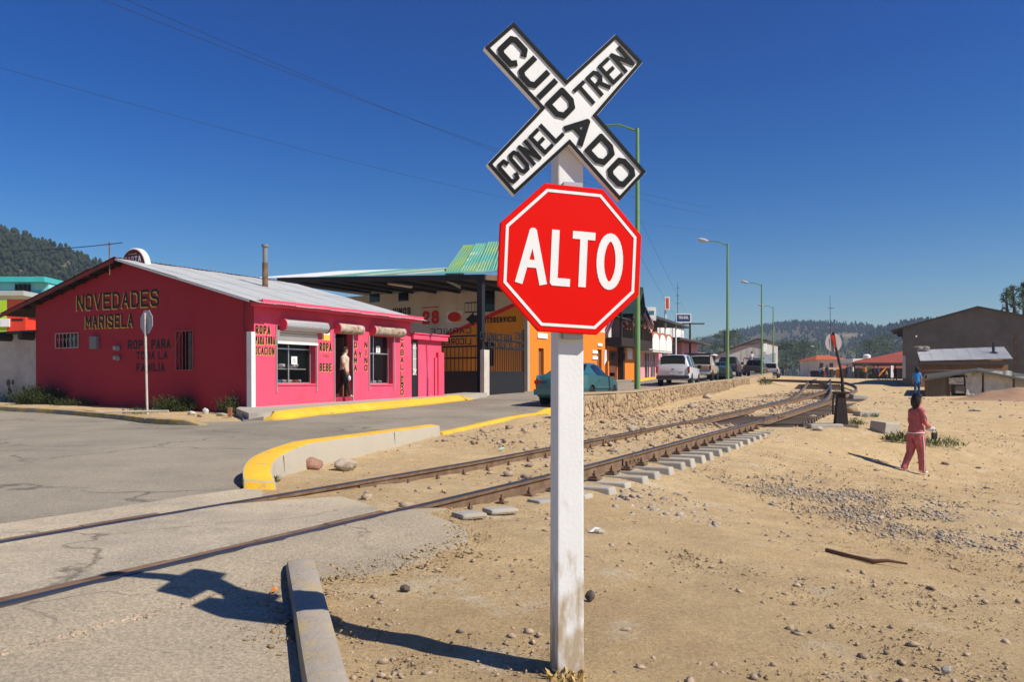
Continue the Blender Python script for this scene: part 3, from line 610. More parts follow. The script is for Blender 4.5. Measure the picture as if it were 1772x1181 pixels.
# ALTO board
yb = -.055
oc = [onp(FS, *p, 1, yb) for p in [(943, 315), (1040, 323), (1103, 402), (1104, 505), (1038, 581), (940, 579), (864, 500), (864, 388)]]
cc = sum(oc, Vector()) / 8; r_ = sum((p - cc).length for p in oc) / 8; roll = R(-2.6)
def octa(rad, n=8): return [(cc.x + rad * math.cos(roll + R(22.5 + 45 * i)), cc.z + rad * math.sin(roll + R(22.5 + 45 * i))) for i in range(n)]
board = MB(); board.prism(octa(r_), lambda a, b, t: (a, t, b), yb, yb + .022, 0); brd = board.build('stop_board', SIGNR, sign, bevel=.003)
mb = MB(); a, b = octa(r_ * .925), octa(r_ * .885)
for i in range(8):
    j = (i + 1) % 8
    mb.add([(a[i][0], yb - .0015, a[i][1]), (a[j][0], yb - .0015, a[j][1]), (b[j][0], yb - .0015, b[j][1]), (b[i][0], yb - .0015, b[i][1])], [(0, 1, 2, 3)])
mb.build('white_border', SIGNW, brd)
ax = Vector((math.cos(roll), 0, math.sin(roll))); az = Vector((-math.sin(roll), 0, math.cos(roll))); an = Vector((0, -1, 0))
px2m = PD / FPX
def alto():
    lets = [('A', 892, 490, 52, 95), ('L', 951, 494, 35, 95), ('T', 987, 496, 40, 95), ('o', 1030, 500, 47, 97)]
    for ch, x, y, wd, hh in lets:
        O = onp(FS, x, y, 1, yb); mb = MB(); letter_into(mb, ch, wd * px2m * 1.02, hh * px2m, .14 * hh * px2m, O, ax, az, an, .0008, .002)
        mb.build('letter', SIGNW, brd, recalc=False)
alto()
mb = MB(); mb.box(-.04, .04, -.032, -.001, cc.z - r_ * .99, cc.z + r_ * .99); mb.build('mounting_plate', GALV, sign)
# crossbuck: an X of two thick boards, raised black rim and letters
ycb = -.034
xp = [onp(FS, *p, 1, ycb) for p in [(888, 38), (980, 138), (1065, 59), (1112, 108), (1033, 200), (1118, 298), (1072, 348), (985, 250), (890, 338), (843, 284), (935, 187), (838, 82)]]
XB = [(p.x, p.z) for p in xp]
def inset(poly, k):
    n = len(poly); out = []
    ar = sum(poly[i][0] * poly[(i + 1) % n][1] - poly[(i + 1) % n][0] * poly[i][1] for i in range(n)); sg = 1 if ar > 0 else -1
    for i in range(n):
        p0, p1, p2 = Vector(poly[i - 1]), Vector(poly[i]), Vector(poly[(i + 1) % n])
        d1, d2 = (p1 - p0).normalized(), (p2 - p1).normalized(); n1, n2 = Vector((-d1.y, d1.x)) * sg, Vector((-d2.y, d2.x)) * sg
        bis = (n1 + n2).normalized(); out.append(tuple(p1 + bis * (k / max(.3, bis.dot(n1)))))
    return out
mb = MB(); mb.prism(XB, lambda a, b, t: (a, t, b), ycb, ycb + .03); cb = mb.build('crossbuck', SIGNW, sign)
A_, B_ = inset(XB, .0013), inset(XB, .0145); mb = MB(); n = 12; q = .006
for i in range(n):
    j = (i + 1) % n; f_ = lambda p, t: (p[0], t, p[1])
    mb.add([f_(A_[i], ycb - q), f_(A_[j], ycb - q), f_(B_[j], ycb - q), f_(B_[i], ycb - q), f_(A_[i], ycb - .0005), f_(A_[j], ycb - .0005), f_(B_[j], ycb - .0005), f_(B_[i], ycb - .0005)], [(0, 1, 2, 3), (1, 0, 4, 5), (3, 2, 6, 7)])
BLKS = mat('sign_black', (.008, .0085, .009), .6, .2, 8, .1, 60, spec=.15, c2=(.05, .048, .045), amt=.06, dscale=14)
mb.build('raised_rim', BLKS, cb)
def cbtext(word, p0, p1, hpx, tk, gap=.26):
    a, b = onp(FS, *p0, 1, ycb), onp(FS, *p1, 1, ycb); d = (b - a); L = d.length; d.normalize(); up = Vector((-d.z, 0, d.x))
    text(cb, word, a, d, up, (0, -1, 0), L, hpx * px2m, tk, gap, [BLKS], .0055)
# word start and end along its baseline (pixels), letter height in pixels
cbtext('CUID', (856, 88), (971, 212), 45, .215, .17)
cbtext('ADO', (974, 222), (1075, 330), 45, .215, .17)
cbtext('CON', (886, 321), (938, 274), 42, .155, .2)
cbtext('EL', (943, 269), (977, 234), 42, .155, .2)
cbtext('TREN', (1019, 188), (1099, 111), 42, .155, .2)
mb = MB(); mb.tube([(.0, ycb + .055, xp[0].z * 0 + onp(FS, 985, 250, 1, ycb).z + .14), (0, ycb + .09, onp(FS, 985, 250, 1, ycb).z + .14)], .012, 8); mb.build('bolt', GALV, cb)

# ------------------------------------------------------------------ kerbs
def kerb(name, line, w, h, m, label=None, cat='kerb', below=.25, parent=None, wall_m=None, z=None, bev=.02, left=True, joints=()):
    """block kerb following a polyline; its width lies to the left of the line"""
    pts = [Vector((p[0], p[1], 0)) for p in line]; vs = []; n = len(pts)
    hs = h if isinstance(h, (list, tuple)) else [h] * n
    mb = MB()
    for i, p in enumerate(pts):
        t = (pts[min(i + 1, n - 1)] - pts[max(i - 1, 0)]).normalized(); a = Vector((-t.y, t.x, 0)) * (w if left else -w); q = p + a
        zp = z[i] if z else max(H(p.x, p.y), H(q.x, q.y))
        vs += [(p.x, p.y, zp - below), (p.x, p.y, zp + hs[i]), (q.x, q.y, zp + hs[i]), (q.x, q.y, zp - below)]
    fs = []; mi = []
    for i in range(n - 1):
        for j in range(4):
            fs.append((i * 4 + j, i * 4 + (j + 1) % 4, (i + 1) * 4 + (j + 1) % 4, (i + 1) * 4 + j)); mi.append(1 if (wall_m and j in wall_m[1]) else 0)
    fs += [(0, 1, 2, 3), tuple(range(4 * n - 4, 4 * n))[::-1]]; mi += [0, 0]
    mb.v = vs; mb.f = fs; mb.m = mi
    o = mb.build(name, [m] + ([wall_m[0]] if wall_m else []), parent, smooth=35, bevel=bev)
    return tag(o, label, cat) if label else o
def smooth_line(P, n=6):
    P = [Vector((p[0], p[1], 0)) for p in P]; out = []
    for i in range(len(P) - 1):
        a, b, c, d = P[max(i - 1, 0)], P[i], P[i + 1], P[min(i + 2, len(P) - 1)]
        for k in range(n):
            t = k / n; out.append(.5 * ((2 * b) + (c - a) * t + (2 * a - 5 * b + 4 * c - d) * t * t + (3 * b - a - 3 * c + d) * t ** 3))
    return out + [P[-1]]
# worn kerb in the foreground
k0 = at(519, 985, 4.75)
L0 = smooth_line([(-1.34, 4.78), (-1.07, 3.95), (-.79, 3.07), (-.5, 2.2), (-.2, 1.2), (.3, -.6)], 8)
zz = [H(p.x, p.y) + .015 for p in L0]
kb = kerb('kerb', L0, .165, [.03, .06] + [.075] * (len(L0) - 2), KERBC, 'worn rounded concrete kerb in the foreground crossed by the sign shadow', z=zz, bev=.04)
# yellow-topped median kerb wall between street and tracks
ML = smooth_line([(-2.34, 8.0), (-2.52, 8.5), (-2.6, 9.1), (-2.5, 9.95), (-1.95, 12.5), (-1.35, 15.1)], 8)
mk = MB(); n = len(ML)
top = [float(np.interp(p.y, [8.05, 8.3, 8.9, 10, 15.2], [.44, .49, .57, .67, .63])) for p in ML]
wid = [float(np.interp(p.y, [8.05, 9.0, 10, 11, 15], [.30, .27, .22, .20, .19])) for p in ML]
vs = []
for i, p in enumerate(ML):
    t = (ML[min(i + 1, n - 1)] - ML[max(i - 1, 0)]).normalized(); a = Vector((-t.y, t.x, 0)) * wid[i]; q = p + a
    vs += [(p.x + .05 * t.y, p.y - .05 * t.x, .15), (p.x, p.y, top[i]), (q.x, q.y, top[i] + .03), (q.x, q.y, .15)]
fs = []; mi = []
for i in range(n - 1):
    for j in range(4): fs.append((i * 4 + j, i * 4 + (j + 1) % 4, (i + 1) * 4 + (j + 1) % 4, (i + 1) * 4 + j)); mi.append(0 if j == 0 else 1)
fs += [(0, 1, 2, 3), tuple(range(4 * n - 4, 4 * n))[::-1]]; mi += [1, 0]
mk.v, mk.f, mk.m = vs, fs, mi
tag(mk.build('median_kerb', [mat('kerb_wall_concrete', (.43, .38, .295), .9, .1, 2, .25, 30, c2=(.38, .33, .25), amt=.3, dscale=2, sharp=.25), YEL], smooth=40, bevel=.014), 'curved concrete median kerb with a yellow painted top beside the tracks', 'kerb')
mkb = bpy.data.objects['median_kerb']
for i in (17, 33):
    p, q = ML[i], ML[i + 1]; t = (q - p).normalized(); nn = Vector((t.y, -t.x, 0)); b = MB(); z0, z1 = .3, top[i] + .001
    c = [p + nn * .028 + t * .008, p + nn * .028 - t * .008]; b.add([(c[0].x, c[0].y, z0), (c[1].x + .003, c[1].y, z0), (c[1].x - nn.x * .02, c[1].y - nn.y * .02, z1), (c[0].x - nn.x * .02, c[0].y - nn.y * .02, z1)], [(0, 1, 2, 3)]); b.build('joint_crack', mat('crack_dark', (.06, .045, .03), .95), mkb)
ML2 = smooth_line([(-1.30, 15.25), (-.35, 18.2), (.55, 20.4), (.95, 21.3), (1.6, 22.0)], 6)
kerb('kerb', ML2, .16, [float(np.interp(i, [0, 15, 19, 24], [.03, .05, .16, .2])) for i in range(len(ML2))], YEL, 'low yellow kerb running from the median to the stone wall', bev=.02, left=True)
# kerb in front of the pink shop: sloping yellow face
ya = W([(456, 729), (500, 727), (560, 719), (640, 711), (720, 703), (790, 696), (820, 692)])
YL = smooth_line([(p[0], p[1], 0) for p in ya], 5)
mb = MB(); n = len(YL); vs = []
for i, p in enumerate(YL):
    t = (YL[min(i + 1, n - 1)] - YL[max(i - 1, 0)]).normalized(); a = Vector((-t.y, t.x, 0)); e = min(1, i / 3, (n - 1 - i) / 3); hh = .03 + .17 * e
    z0 = H(p.x, p.y); q = p + a * .22; s_ = p + a * .42
    vs += [(p.x, p.y, z0 - .2), (p.x, p.y, z0 + .05), (q.x, q.y, z0 + hh), (s_.x, s_.y, z0 + hh + .006), (s_.x, s_.y, z0 - .2)]
fs = [(i * 5 + j, i * 5 + (j + 1) % 5, (i + 1) * 5 + (j + 1) % 5, (i + 1) * 5 + j) for i in range(n - 1) for j in range(5)] + [tuple(range(5)), tuple(range(5 * n - 5, 5 * n))[::-1]]
mb.add(vs, fs); tag(mb.build('kerb', YEL, smooth=40), 'bright yellow sloping kerb along the pavement of the pink shop', 'kerb')
SIDEW = [(p.x - .38, p.y + .1) for p in YL] + [(-1.0, 32.6), (-2.0, 33.8), (-8.0, 24.2), (-7.6, 22.3)]
sheet('pavement', SIDEW, .4, .185, CONC, skirt=.4)
# ramp at the corner of the shop
mb = MB(); rp = [gp(*p) for p in [(421, 729), (456, 729)]] + [Vector((-6.6, 22.0, 0)), Vector((-7.45, 22.2, 0))]
zz = [H(rp[0].x, rp[0].y) + .02, H(rp[1].x, rp[1].y) + .1, H(rp[2].x, rp[2].y) + .2, H(rp[3].x, rp[3].y) + .2]
mb.add([(p.x, p.y, z) for p, z in zip(rp, zz)] + [(p.x, p.y, z - .3) for p, z in zip(rp, zz)], [(0, 1, 2, 3), (0, 4, 5, 1), (1, 5, 6, 2), (2, 6, 7, 3), (3, 7, 4, 0)]); tag(mb.build('corner_ramp', CONC), 'grey concrete ramp at the corner of the pink shop', 'ramp')
# worn kerb along the side street
kl = W([(-120, 702), (0, 712), (100, 718), (200, 727), (250, 734)]); kerb('kerb', smooth_line(kl, 4), .3, .13, YELW, 'worn dark kerb with faded yellow paint at the far side street', bev=.03)
kl = W([(251, 734), (300, 737), (345, 738)]); kerb('kerb', smooth_line(kl, 4), .3, [.13] * 6 + [.1, .06, .03], YELW, 'short yellow end of the side street kerb below the small stop sign', bev=.03)
# ------------------------------------------------------------------ pink shop
PHI = 21.2; PHS = 29.7; PHO = 30.0
FP = frame(440, 709, 23.0, PHS, .25)
shop = thing('pink_shop', 'bright pink corner clothing shop with painted black and yellow lettering and grey metal roof', 'shop', FP)
fac = lambda px, py: onp(FP, px, py, 1, 0); gab = lambda px, py: onp(FP, px, py, 0, 0)
LF = fac(711, 620).x; GW = gab(62, 600).y; HE = fac(441, 524).z; HR = gab(217, 455).z; YR = gab(217, 455).y; HB = gab(62, 530).z
# openings on the facade, in local x and z
def rect(x0, y0, x1, y1): a, b = fac(x0, (y0 + y1) / 2), fac(x1, (y0 + y1) / 2); return a.x, b.x, fac((x0 + x1) / 2, y1).z, fac((x0 + x1) / 2, y0).z
W1 = rect(480, 592, 546, 664.5); W1 = (W1[0], W1[1], W1[2], 2.45)
DR = rect(580, 572, 611, 690); DR = (DR[0], DR[1], fac(596, 688).z, 2.35)
W2 = rect(640, 580, 680, 665); W2 = (W2[0], W2[1], W2[2], 2.35)
def pierced(mb, x0, x1, z0, z1, holes, fn, mi=0):
    """wall face with rectangular openings, as quads; fn(x, z) -> 3-D"""
    xs = sorted({x0, x1, *[h[0] for h in holes], *[h[1] for h in holes]}); zs = sorted({z0, z1, *[h[2] for h in holes], *[h[3] for h in holes]})
    for i in range(len(xs) - 1):
        for j in range(len(zs) - 1):
            cx, cz = (xs[i] + xs[i + 1]) / 2, (zs[j] + zs[j + 1]) / 2
            if any(h[0] < cx < h[1] and h[2] < cz < h[3] for h in holes): continue
            mb.add([fn(xs[i], zs[j]), fn(xs[i + 1], zs[j]), fn(xs[i + 1], zs[j + 1]), fn(xs[i], zs[j + 1])], [(0, 1, 2, 3)], mi)
def reveals(mb, h, depth, fn3, mi=0):
    x0, x1, z0, z1 = h
    for a, b in (((x0, z0), (x1, z0)), ((x1, z0), (x1, z1)), ((x1, z1), (x0, z1)), ((x0, z1), (x0, z0))):
        mb.add([fn3(*a, 0), fn3(*b, 0), fn3(*b, depth), fn3(*a, depth)], [(0, 1, 2, 3)], mi)
fy = lambda x, z: (x, 0, z); fyd = lambda x, z, t: (x, t, z)
mb = MB(); pierced(mb, 0, LF, -.8, HE, [W1, DR, W2], fy)
for h in (W1, DR, W2): reveals(mb, h, .30, fyd)
mb.build('front_wall', PINK, shop, recalc=False)
# gable wall with two small openings
g1a, g1b = gab(98, 602), gab(136, 577); G1 = (g1b.y, g1a.y, g1a.z, g1b.z)
g2a, g2b = gab(306, 640), gab(334, 573); G2 = (g2b.y, g2a.y, g2a.z, g2b.z)
mb = MB(); fg = lambda y, z: (0, y, z); fgd = lambda y, z, t: (t, y, z)
pierced(mb, 0, GW, -.8, HE, [G1, G2], fg)
for h in (G1, G2): reveals(mb, h, .25, fgd)
mb.add([(0, 0, HE), (0, GW, HE), (0, GW, HB), (0, YR, HR), ], [(0, 1, 2, 3)])
mb.build('side_wall', PINK_SHADE, shop, recalc=False)
mb = MB(); mb.add([(LF, 0, -.8), (LF, GW, -.8), (LF, GW, HB), (LF, YR, HR), (LF, 0, HE)], [(0, 1, 2, 3, 4)]); mb.add([(0, GW, -.8), (LF, GW, -.8), (LF, GW, HB), (0, GW, HB)], [(0, 1, 2, 3)]); mb.build('rear_wall', PINK, shop, recalc=False)
mb = MB(); mb.box(.3, LF - .1, .31, 3.4, -.1, -.05, 0); mb.quad((.2, 3.2, -.1), (LF - .1, 3.2, -.1), (LF - .1, 3.2, HE), (.2, 3.2, HE)); mb.quad((.2, .32, HE - .05), (LF - .1, .32, HE - .05), (LF - .1, 3.2, HE - .05), (.2, 3.2, HE - .05)); mb.build('interior', mat('shop_interior', (.05, .04, .035), .9, .2, 2), shop)
# roof: front slope of corrugated sheets, rear slope of red sheets
OV = .56; rf = MB()
sl = (HR - HE) / YR
nsh = 11; L_ = (LF + .55) / nsh
pr = lambda x, y, dz=0: (x, y, (HE + .10 + sl * y if y <= YR else HR + .10 - (HR - HB) / (GW - YR) * (y - YR)) + dz)
roof = MB(); roof.quad(pr(-.3, -.2, -.05), pr(LF + .2, -.2, -.05), pr(LF + .2, YR, -.05), pr(-.3, YR, -.05)); roof.quad(pr(-.3, YR, -.05), pr(LF + .2, YR, -.05), pr(LF + .2, GW + 1.5, -.05), pr(-.3, GW + 1.5, -.05))
rfo = roof.build('roof', DWOOD, shop, recalc=False)
for k in range(nsh):
    for lo, hi, dz in ((-OV, YR * .52, 0), (YR * .5, YR + .03, .012)):
        m_ = MB(); x0 = -.35 + k * L_; m_.corr(pr(x0, lo + random.uniform(-.03, .03), dz + .012 * (k % 2)), pr(x0 + L_ * 1.04, lo + random.uniform(-.03, .03), dz + .012 * (k % 2)), pr(x0, hi, dz + .012 * (k % 2)), 9, .011, sub=4)
        m_.build('roof_sheet', SHEET, rfo, smooth=60, recalc=False)
RSH = mat('red_roof_sheet', (.30, .05, .045), .8, .2, 1.5, c2=(.12, .06, .05), amt=.4, dscale=1.5)
for k in range(5):
    for j in range(5):
        m_ = MB(); x0 = -.45 + k * LF / 5; y0 = YR - .05 + j * (GW + 1.5 - YR) / 5; m_.corr(pr(x0, y0, .015 * (5 - j) * .6), pr(x0 + LF / 5, y0, .015 * (5 - j) * .6), pr(x0, y0 + (GW + 1.6 - YR) / 5, .0), 8, .012)
        m_.build('roof_sheet', RSH, rfo, smooth=60, recalc=False)
# white verge flashing on the front slope, dark timbers below
m_ = MB(); 
for (y0, y1, dz, hh, mi) in ((-.2, YR, -.02, .05, 0),): m_.add([pr(-.37, y0, dz), pr(-.37, y1, dz), pr(-.37, y1, dz - hh), pr(-.37, y0, dz - hh), pr(-.34, y0, dz), pr(-.34, y1, dz), pr(-.34, y1, dz - hh), pr(-.34, y0, dz - hh)], [(0, 1, 2, 3), (4, 7, 6, 5), (0, 4, 5, 1), (3, 2, 6, 7)])
m_.build('verge_trim', WHITEP, rfo)
for k in range(9):
    y0 = YR + .2 + k * .62; m_ = MB(); m_.box(-.36, -.02, y0, y0 + .07, pr(0, y0)[2] - .17, pr(0, y0)[2] - .07); m_.build('rafter', DWOOD, rfo)
m_ = MB(); m_.add([pr(-.42, YR, -.02), pr(-.42, GW + 1.5, -.02), pr(-.42, GW + 1.5, -.13), pr(-.42, YR, -.13), pr(-.38, YR, -.02), pr(-.38, GW + 1.5, -.02), pr(-.38, GW + 1.5, -.13), pr(-.38, YR, -.13)], [(0, 1, 2, 3), (4, 7, 6, 5), (0, 4, 5, 1), (3, 2, 6, 7)]); m_.build('barge_board', RSH, rfo)
# pink fascia ledge above the facade
m_ = MB(); m_.box(-.12, LF + .12, -.44, -.001, HE - .10, HE + .05); m_.box(-.12, LF + .12, -.49, -.44, HE - .04, HE + .07); m_.build('fascia', PINK, shop, bevel=.012)
# door and windows
m_ = MB(); x0, x1, z0, z1 = DR; m_.box(x0, x1, .0, .9, z0 - .35, z0 - .004, 0); m_.build('door_step', PINK, shop)
m_ = MB(); m_.box(x0 - .03, x0 + .03, .24, .30, z0, z1); m_.box(x1 - .03, x1 + .03, .24, .30, z0, z1); m_.build('door_frame', BRWOOD, shop)
m_ = MB(); m_.box(x1 - .12, x1 - .06, .34, 1.25, z0 + .02, z1 - .1); m_.build('door', BRWOOD, shop)
def window(h, mull, trans_z, name='window', paper=None, inset_=.2):
    x0, x1, z0, z1 = h; g = MB(); g.box(x0 + .02, x1 - .02, inset_ + .015, inset_ + .021, z0 + .02, z1 - .02); pane = mat('shop_window_pane', (.01, .012, .012), .03, .02, 2, spec=.4, alpha=.25)
    fr = MB(); e = .035
    for a, b in ((x0, x0 + e), (x1 - e, x1), (mull - e / 2, mull + e / 2)): fr.box(a, b, inset_, inset_ + .05, z0, z1)
    for a, b in ((z0, z0 + e), (trans_z - e / 2, trans_z + e / 2)): fr.box(x0 + e, x1 - e, inset_ + .003, inset_ + .047, a, b)
    o = fr.build(name, ALU, shop); g.build('pane', pane, o)
    if paper:
        p = MB(); a = fac(*paper[0]); b = fac(*paper[1]); p.box(a.x, b.x, inset_ + .008, inset_ + .012, b.z, a.z); p.build('paper_notice', SIGNW, o)
        q = MB(); wv, hv = b.x - a.x, a.z - b.z
        for r0 in range(4): q.box(a.x + wv * .2, a.x + wv * (.8 - .1 * (r0 % 2)), inset_ + .005, inset_ + .0075, b.z + hv * (.3 + .14 * r0), b.z + hv * (.34 + .14 * r0))
        q.build('notice_print', BLACKP, o)
    return o
window(W1, fac(508, 640).x, fac(508, 604).z, paper=((513, 617), (523, 631)))
window(W2, fac(654, 640).x, fac(654, 612).z, paper=((659, 599), (666, 611)))
mb = MB(); mb.box(W1[0], W1[1], -.03, .2, W1[2] - .05, W1[2] - .002); mb.build('window_sill', PINK, shop, bevel=.008)
mb = MB(); mb.box(W2[0], W2[1], -.03, .2, W2[2] - .05, W2[2] - .002); mb.build('window_sill', PINK, shop, bevel=.008)
# shutters: open steel shutter over the large window, rusty drums over door and small window
def drum(xa, xb, zc, r, m, name='shutter_drum', yc=-.12):
    mb = MB(); M = Matrix.Translation((xa, yc, zc)) @ Matrix.Rotation(R(90), 4, 'Y'); mb.lathe([(r * .985, 0), (r, .012), (r, xb - xa - .012), (r * .985, xb - xa)], 20, 0, M)
    return mb.build(name, m, shop, smooth=40)
s0, s1 = onp(FP, 490, 565, 1, -.12), onp(FP, 565, 575, 1, -.12)
dr1 = drum(s0.x + .0, s1.x - .02, fac(520, 565).z, .17, mat('shutter_steel', (.45, .46, .46), .45, .1, 4, metal=.35, c2=(.35, .34, .32), amt=.3, dscale=4))
m_ = MB()
for k in range(9):
    a0 = k * 40; m_.tube([(s0.x + .02, -.12 + .172 * math.cos(R(a0)), fac(520, 565).z + .172 * math.sin(R(a0))), (s1.x - .04, -.12 + .172 * math.cos(R(a0)), fac(520, 565).z + .172 * math.sin(R(a0)))], .007, 5)
m_.build('slat_rib', ALU, dr1)
drum(s1.x - .03, s1.x + .0, fac(520, 565).z, .19, BLKM, 'end_plate'); drum(s0.x - .03, s0.x, fac(520, 565).z, .19, PINK, 'end_plate')
sh = MB(); zt, zb_ = fac(520, 574).z, fac(520, 592).z; k = 0; z = zt
while z > zb_:
    m_ = MB(); m_.add([(W1[0] - .02, -.02 - (.0), z), (W1[1] + .04, -.02, z), (W1[1] + .04, -.045, z - .035), (W1[0] - .02, -.045, z - .035), (W1[1] + .04, -.02, z - .07), (W1[0] - .02, -.02, z - .07)], [(0, 1, 2, 3), (3, 2, 4, 5)]); m_.build('shutter_slat', ALU, shop, smooth=20); z -= .072
m_ = MB(); m_.box(W1[0] - .04, W1[1] + .06, -.06, -.012, zb_ - .09, zb_ - .02); m_.build('shutter_rail', WHITEP, shop)
for h, xe in ((DR, None), (W2, None)):
    xa, xb = (onp(FP, 584, 575, 1, -.12).x, onp(FP, 625, 575, 1, -.12).x) if h is DR else (onp(FP, 645, 575, 1, -.12).x, onp(FP, 697, 575, 1, -.12).x); zc = onp(FP, 605, 570, 1, -.12).z if h is DR else onp(FP, 670, 574, 1, -.12).z
    drum(xa, xb, zc, .17, ROLLM); drum(xa - .03, xa, zc, .178, PINK, 'end_plate')
for x_, z0_, z1_ in ((W1[0] - .05, W1[2] - .25, W1[3]), (W1[1] + .03, W1[2] - .25, W1[3] - .2), (DR[0] - .05, DR[2] - .3, DR[3]), (DR[1] - .03, DR[2] - .3, DR[3]), (W2[0] - .05, W2[2] - .2, W2[3]), (W2[1] + .05, W2[2] - .2, W2[3])):
    m_ = MB(); m_.box(x_ - .018, x_ + .018, -.04, -.002, z0_, z1_); m_.build('shutter_guide', ALU, shop)
# goods on the window shelf
goods_c = [mat('white_shoe', (.7, .7, .68), .6, .05, 9), mat('blue_shoe', (.05, .2, .35), .6, .1, 9), mat('dark_shoe', (.04, .03, .03), .5, .1, 9), mat('orange_toy', (.6, .12, .03), .6, .1, 9), mat('yellow_toy', (.6, .45, .05), .6, .1, 9)]
sv = MB(); sv.box(W1[0] + .1, W1[1] - .15, .26, .6, fac(508, 638).z - .03, fac(508, 638).z); sv.box(W1[0] + .1, W1[1] - .15, .26, .6, W1[2] - .06, W1[2] - .02); sv.box(W1[0] + .12, W1[0] + .15, .5, .7, W1[2], fac(508, 638).z - .03); sv.build('display_shelf', WHITEW, shop)
def shoe(x, y, z, m, rz):
    b = MB(); M = Matrix.Translation((x, y, z)) @ Matrix.Rotation(rz, 4, 'Z') @ Matrix.Scale(1.0, 4)
    V = IV * np.array([.15, .07, .08]); V[:, 2] += np.where(V[:, 0] < -.02, .03, 0); b.add([tuple(p) for p in V + [0, 0, .07]], [tuple(f) for f in IF_], 0, M)
    o = b.build('display_shoe', m, shop, smooth=60, recalc=False)
for k in range(15):
    up = k % 3 == 0
    shoe(W1[0] + .22 + (k / 15) * (W1[1] - W1[0] - .5), .32 + .12 * random.random(), fac(508, 638).z if up else W1[2] - .02, goods_c[[0, 0, 1, 0, 2, 0, 0, 4, 0, 0, 3, 2, 0, 3, 0][k]], random.uniform(0, 3))
for k in range(6): shoe(W2[0] + .15 + k * (W2[1] - W2[0] - .3) / 6, .4, W2[2] - .02, goods_c[[0, 1, 1, 0, 2, 0][k]], random.uniform(0, 3))
sv = MB(); sv.box(W2[0] + .02, W2[1] - .02, .3, .6, W2[2] - .06, W2[2] - .02); sv.build('display_shelf', WHITEW, shop)
# painted lettering on the facade
def ftext(s, x0, y0, x1, y1, t=.2, shadow=(.012, -.016), gap=.25, mats=None):
    a, b = fac(x0, y1), fac(x1, y1); top = fac(x0, y0); text(shop, s, (a.x, 0, a.z), X, Z, -Y, b.x - a.x, top.z - a.z, t, gap, mats, .004, shadow)
ftext('ROPA', 442, 563, 468, 578, .2); ftext('PARA', 442, 582, 457, 596, .16); ftext('TODA', 459.5, 582, 476, 596, .16); ftext('OCACION', 441, 600, 475, 614, .15)
ftext('ROPA', 553, 593, 574, 608, .18); ftext('PARA', 559, 613, 569, 619, .15, None, .3, [mat('brown_letter', (.2, .07, .03), .7)]); ftext('BEBE', 553, 629, 574, 643, .18)
for ch, y in zip('DAMA', (592, 606.5, 619, 632)): ftext(ch, 612.5, y, 618, y + 10.5, .21)
ftext('Y', 621, 609, 626, 620)
for ch, y in zip('NINO', (592, 606, 619, 632)): ftext(ch, 630.5 if ch != 'I' else 631, y, 636, y + 10.5, .21)
for ch, y in zip('CABALLERO', (580, 592.5, 605.5, 618.5, 631, 643.5, 654, 664, 674.5)): ftext(ch, 693, y, 698.5, y + 10, .21)
# poster, corner pilaster
pz = [fac(557.5, 558), fac(570.5, 590)]; m_ = MB(); m_.box(pz[0].x, pz[1].x, -.008, -.001, pz[1].z, pz[0].z); po = m_.build('poster', SIGNW, shop)
for (f0, f1, mm) in ((.0, .32, YELL), (.78, .98, REDT), (.62, .76, mat('poster_blue', (.05, .12, .4), .6)), (.46, .58, BLACKP)):
    hgt = pz[0].z - pz[1].z; wd = pz[1].x - pz[0].x; m_ = MB(); m_.box(pz[0].x + wd * (.08 if f0 else .02), pz[1].x - wd * (.3 if f0 > .5 else .02), -.011, -.0085, pz[1].z + hgt * f0, pz[1].z + hgt * f1); m_.build('poster_print', mm, po)
cz = fac(440, 575).z; m_ = MB(); m_.box(-.15, .0, -.06, .14, -.3, cz); cpil = m_.build('corner_pilaster', WHITEP, shop, bevel=.01)
for k, ch in enumerate('DULCES'):
    b_ = MB(); letter_into(b_, ch, .07, .09, .012, Vector((-.11, -.06, cz - .55 - k * .18)), X, Z, -Y, .001, .003); b_.build('letter', mat('faded_grey_paint', (.5, .49, .46), .8), cpil, recalc=False)
# gable lettering
def gtext(s, x0, y0, x1, y1, t=.2, shadow=(-.04, -.035), gap=.22):
    """between two pixel columns; y0, y1 give top and base at the left and right ends as pairs"""
    a, b = gab(x0, y1[0]), gab(x1, y1[1]); top = gab(x0, y0[0]); d = b - a
    text(shop, s, (0, a.y, a.z), (0, d.y, d.z), Z, -X, d.length, top.z - a.z, t, gap, None, .004, shadow)
gtext('NOVEDADES', 133, (510, 500), 275, (538, 530), .155); gtext('MARISELA', 148, (546, 541), 231, (569, 566), .165)
gtext('ROPA', 221, (589, 588), 257, (605, 604.5), .22, None); gtext('PARA', 262, (588, 587), 295, (604.5, 603), .22, None)
gtext('TODA', 236, (609, 608), 268, (623, 622.5), .22, None); gtext('LA', 274, (608, 608), 290, (622.5, 622), .22, None); gtext('FAMILIA', 236, (629, 628.5), 285, (644, 643.5), .22, None)
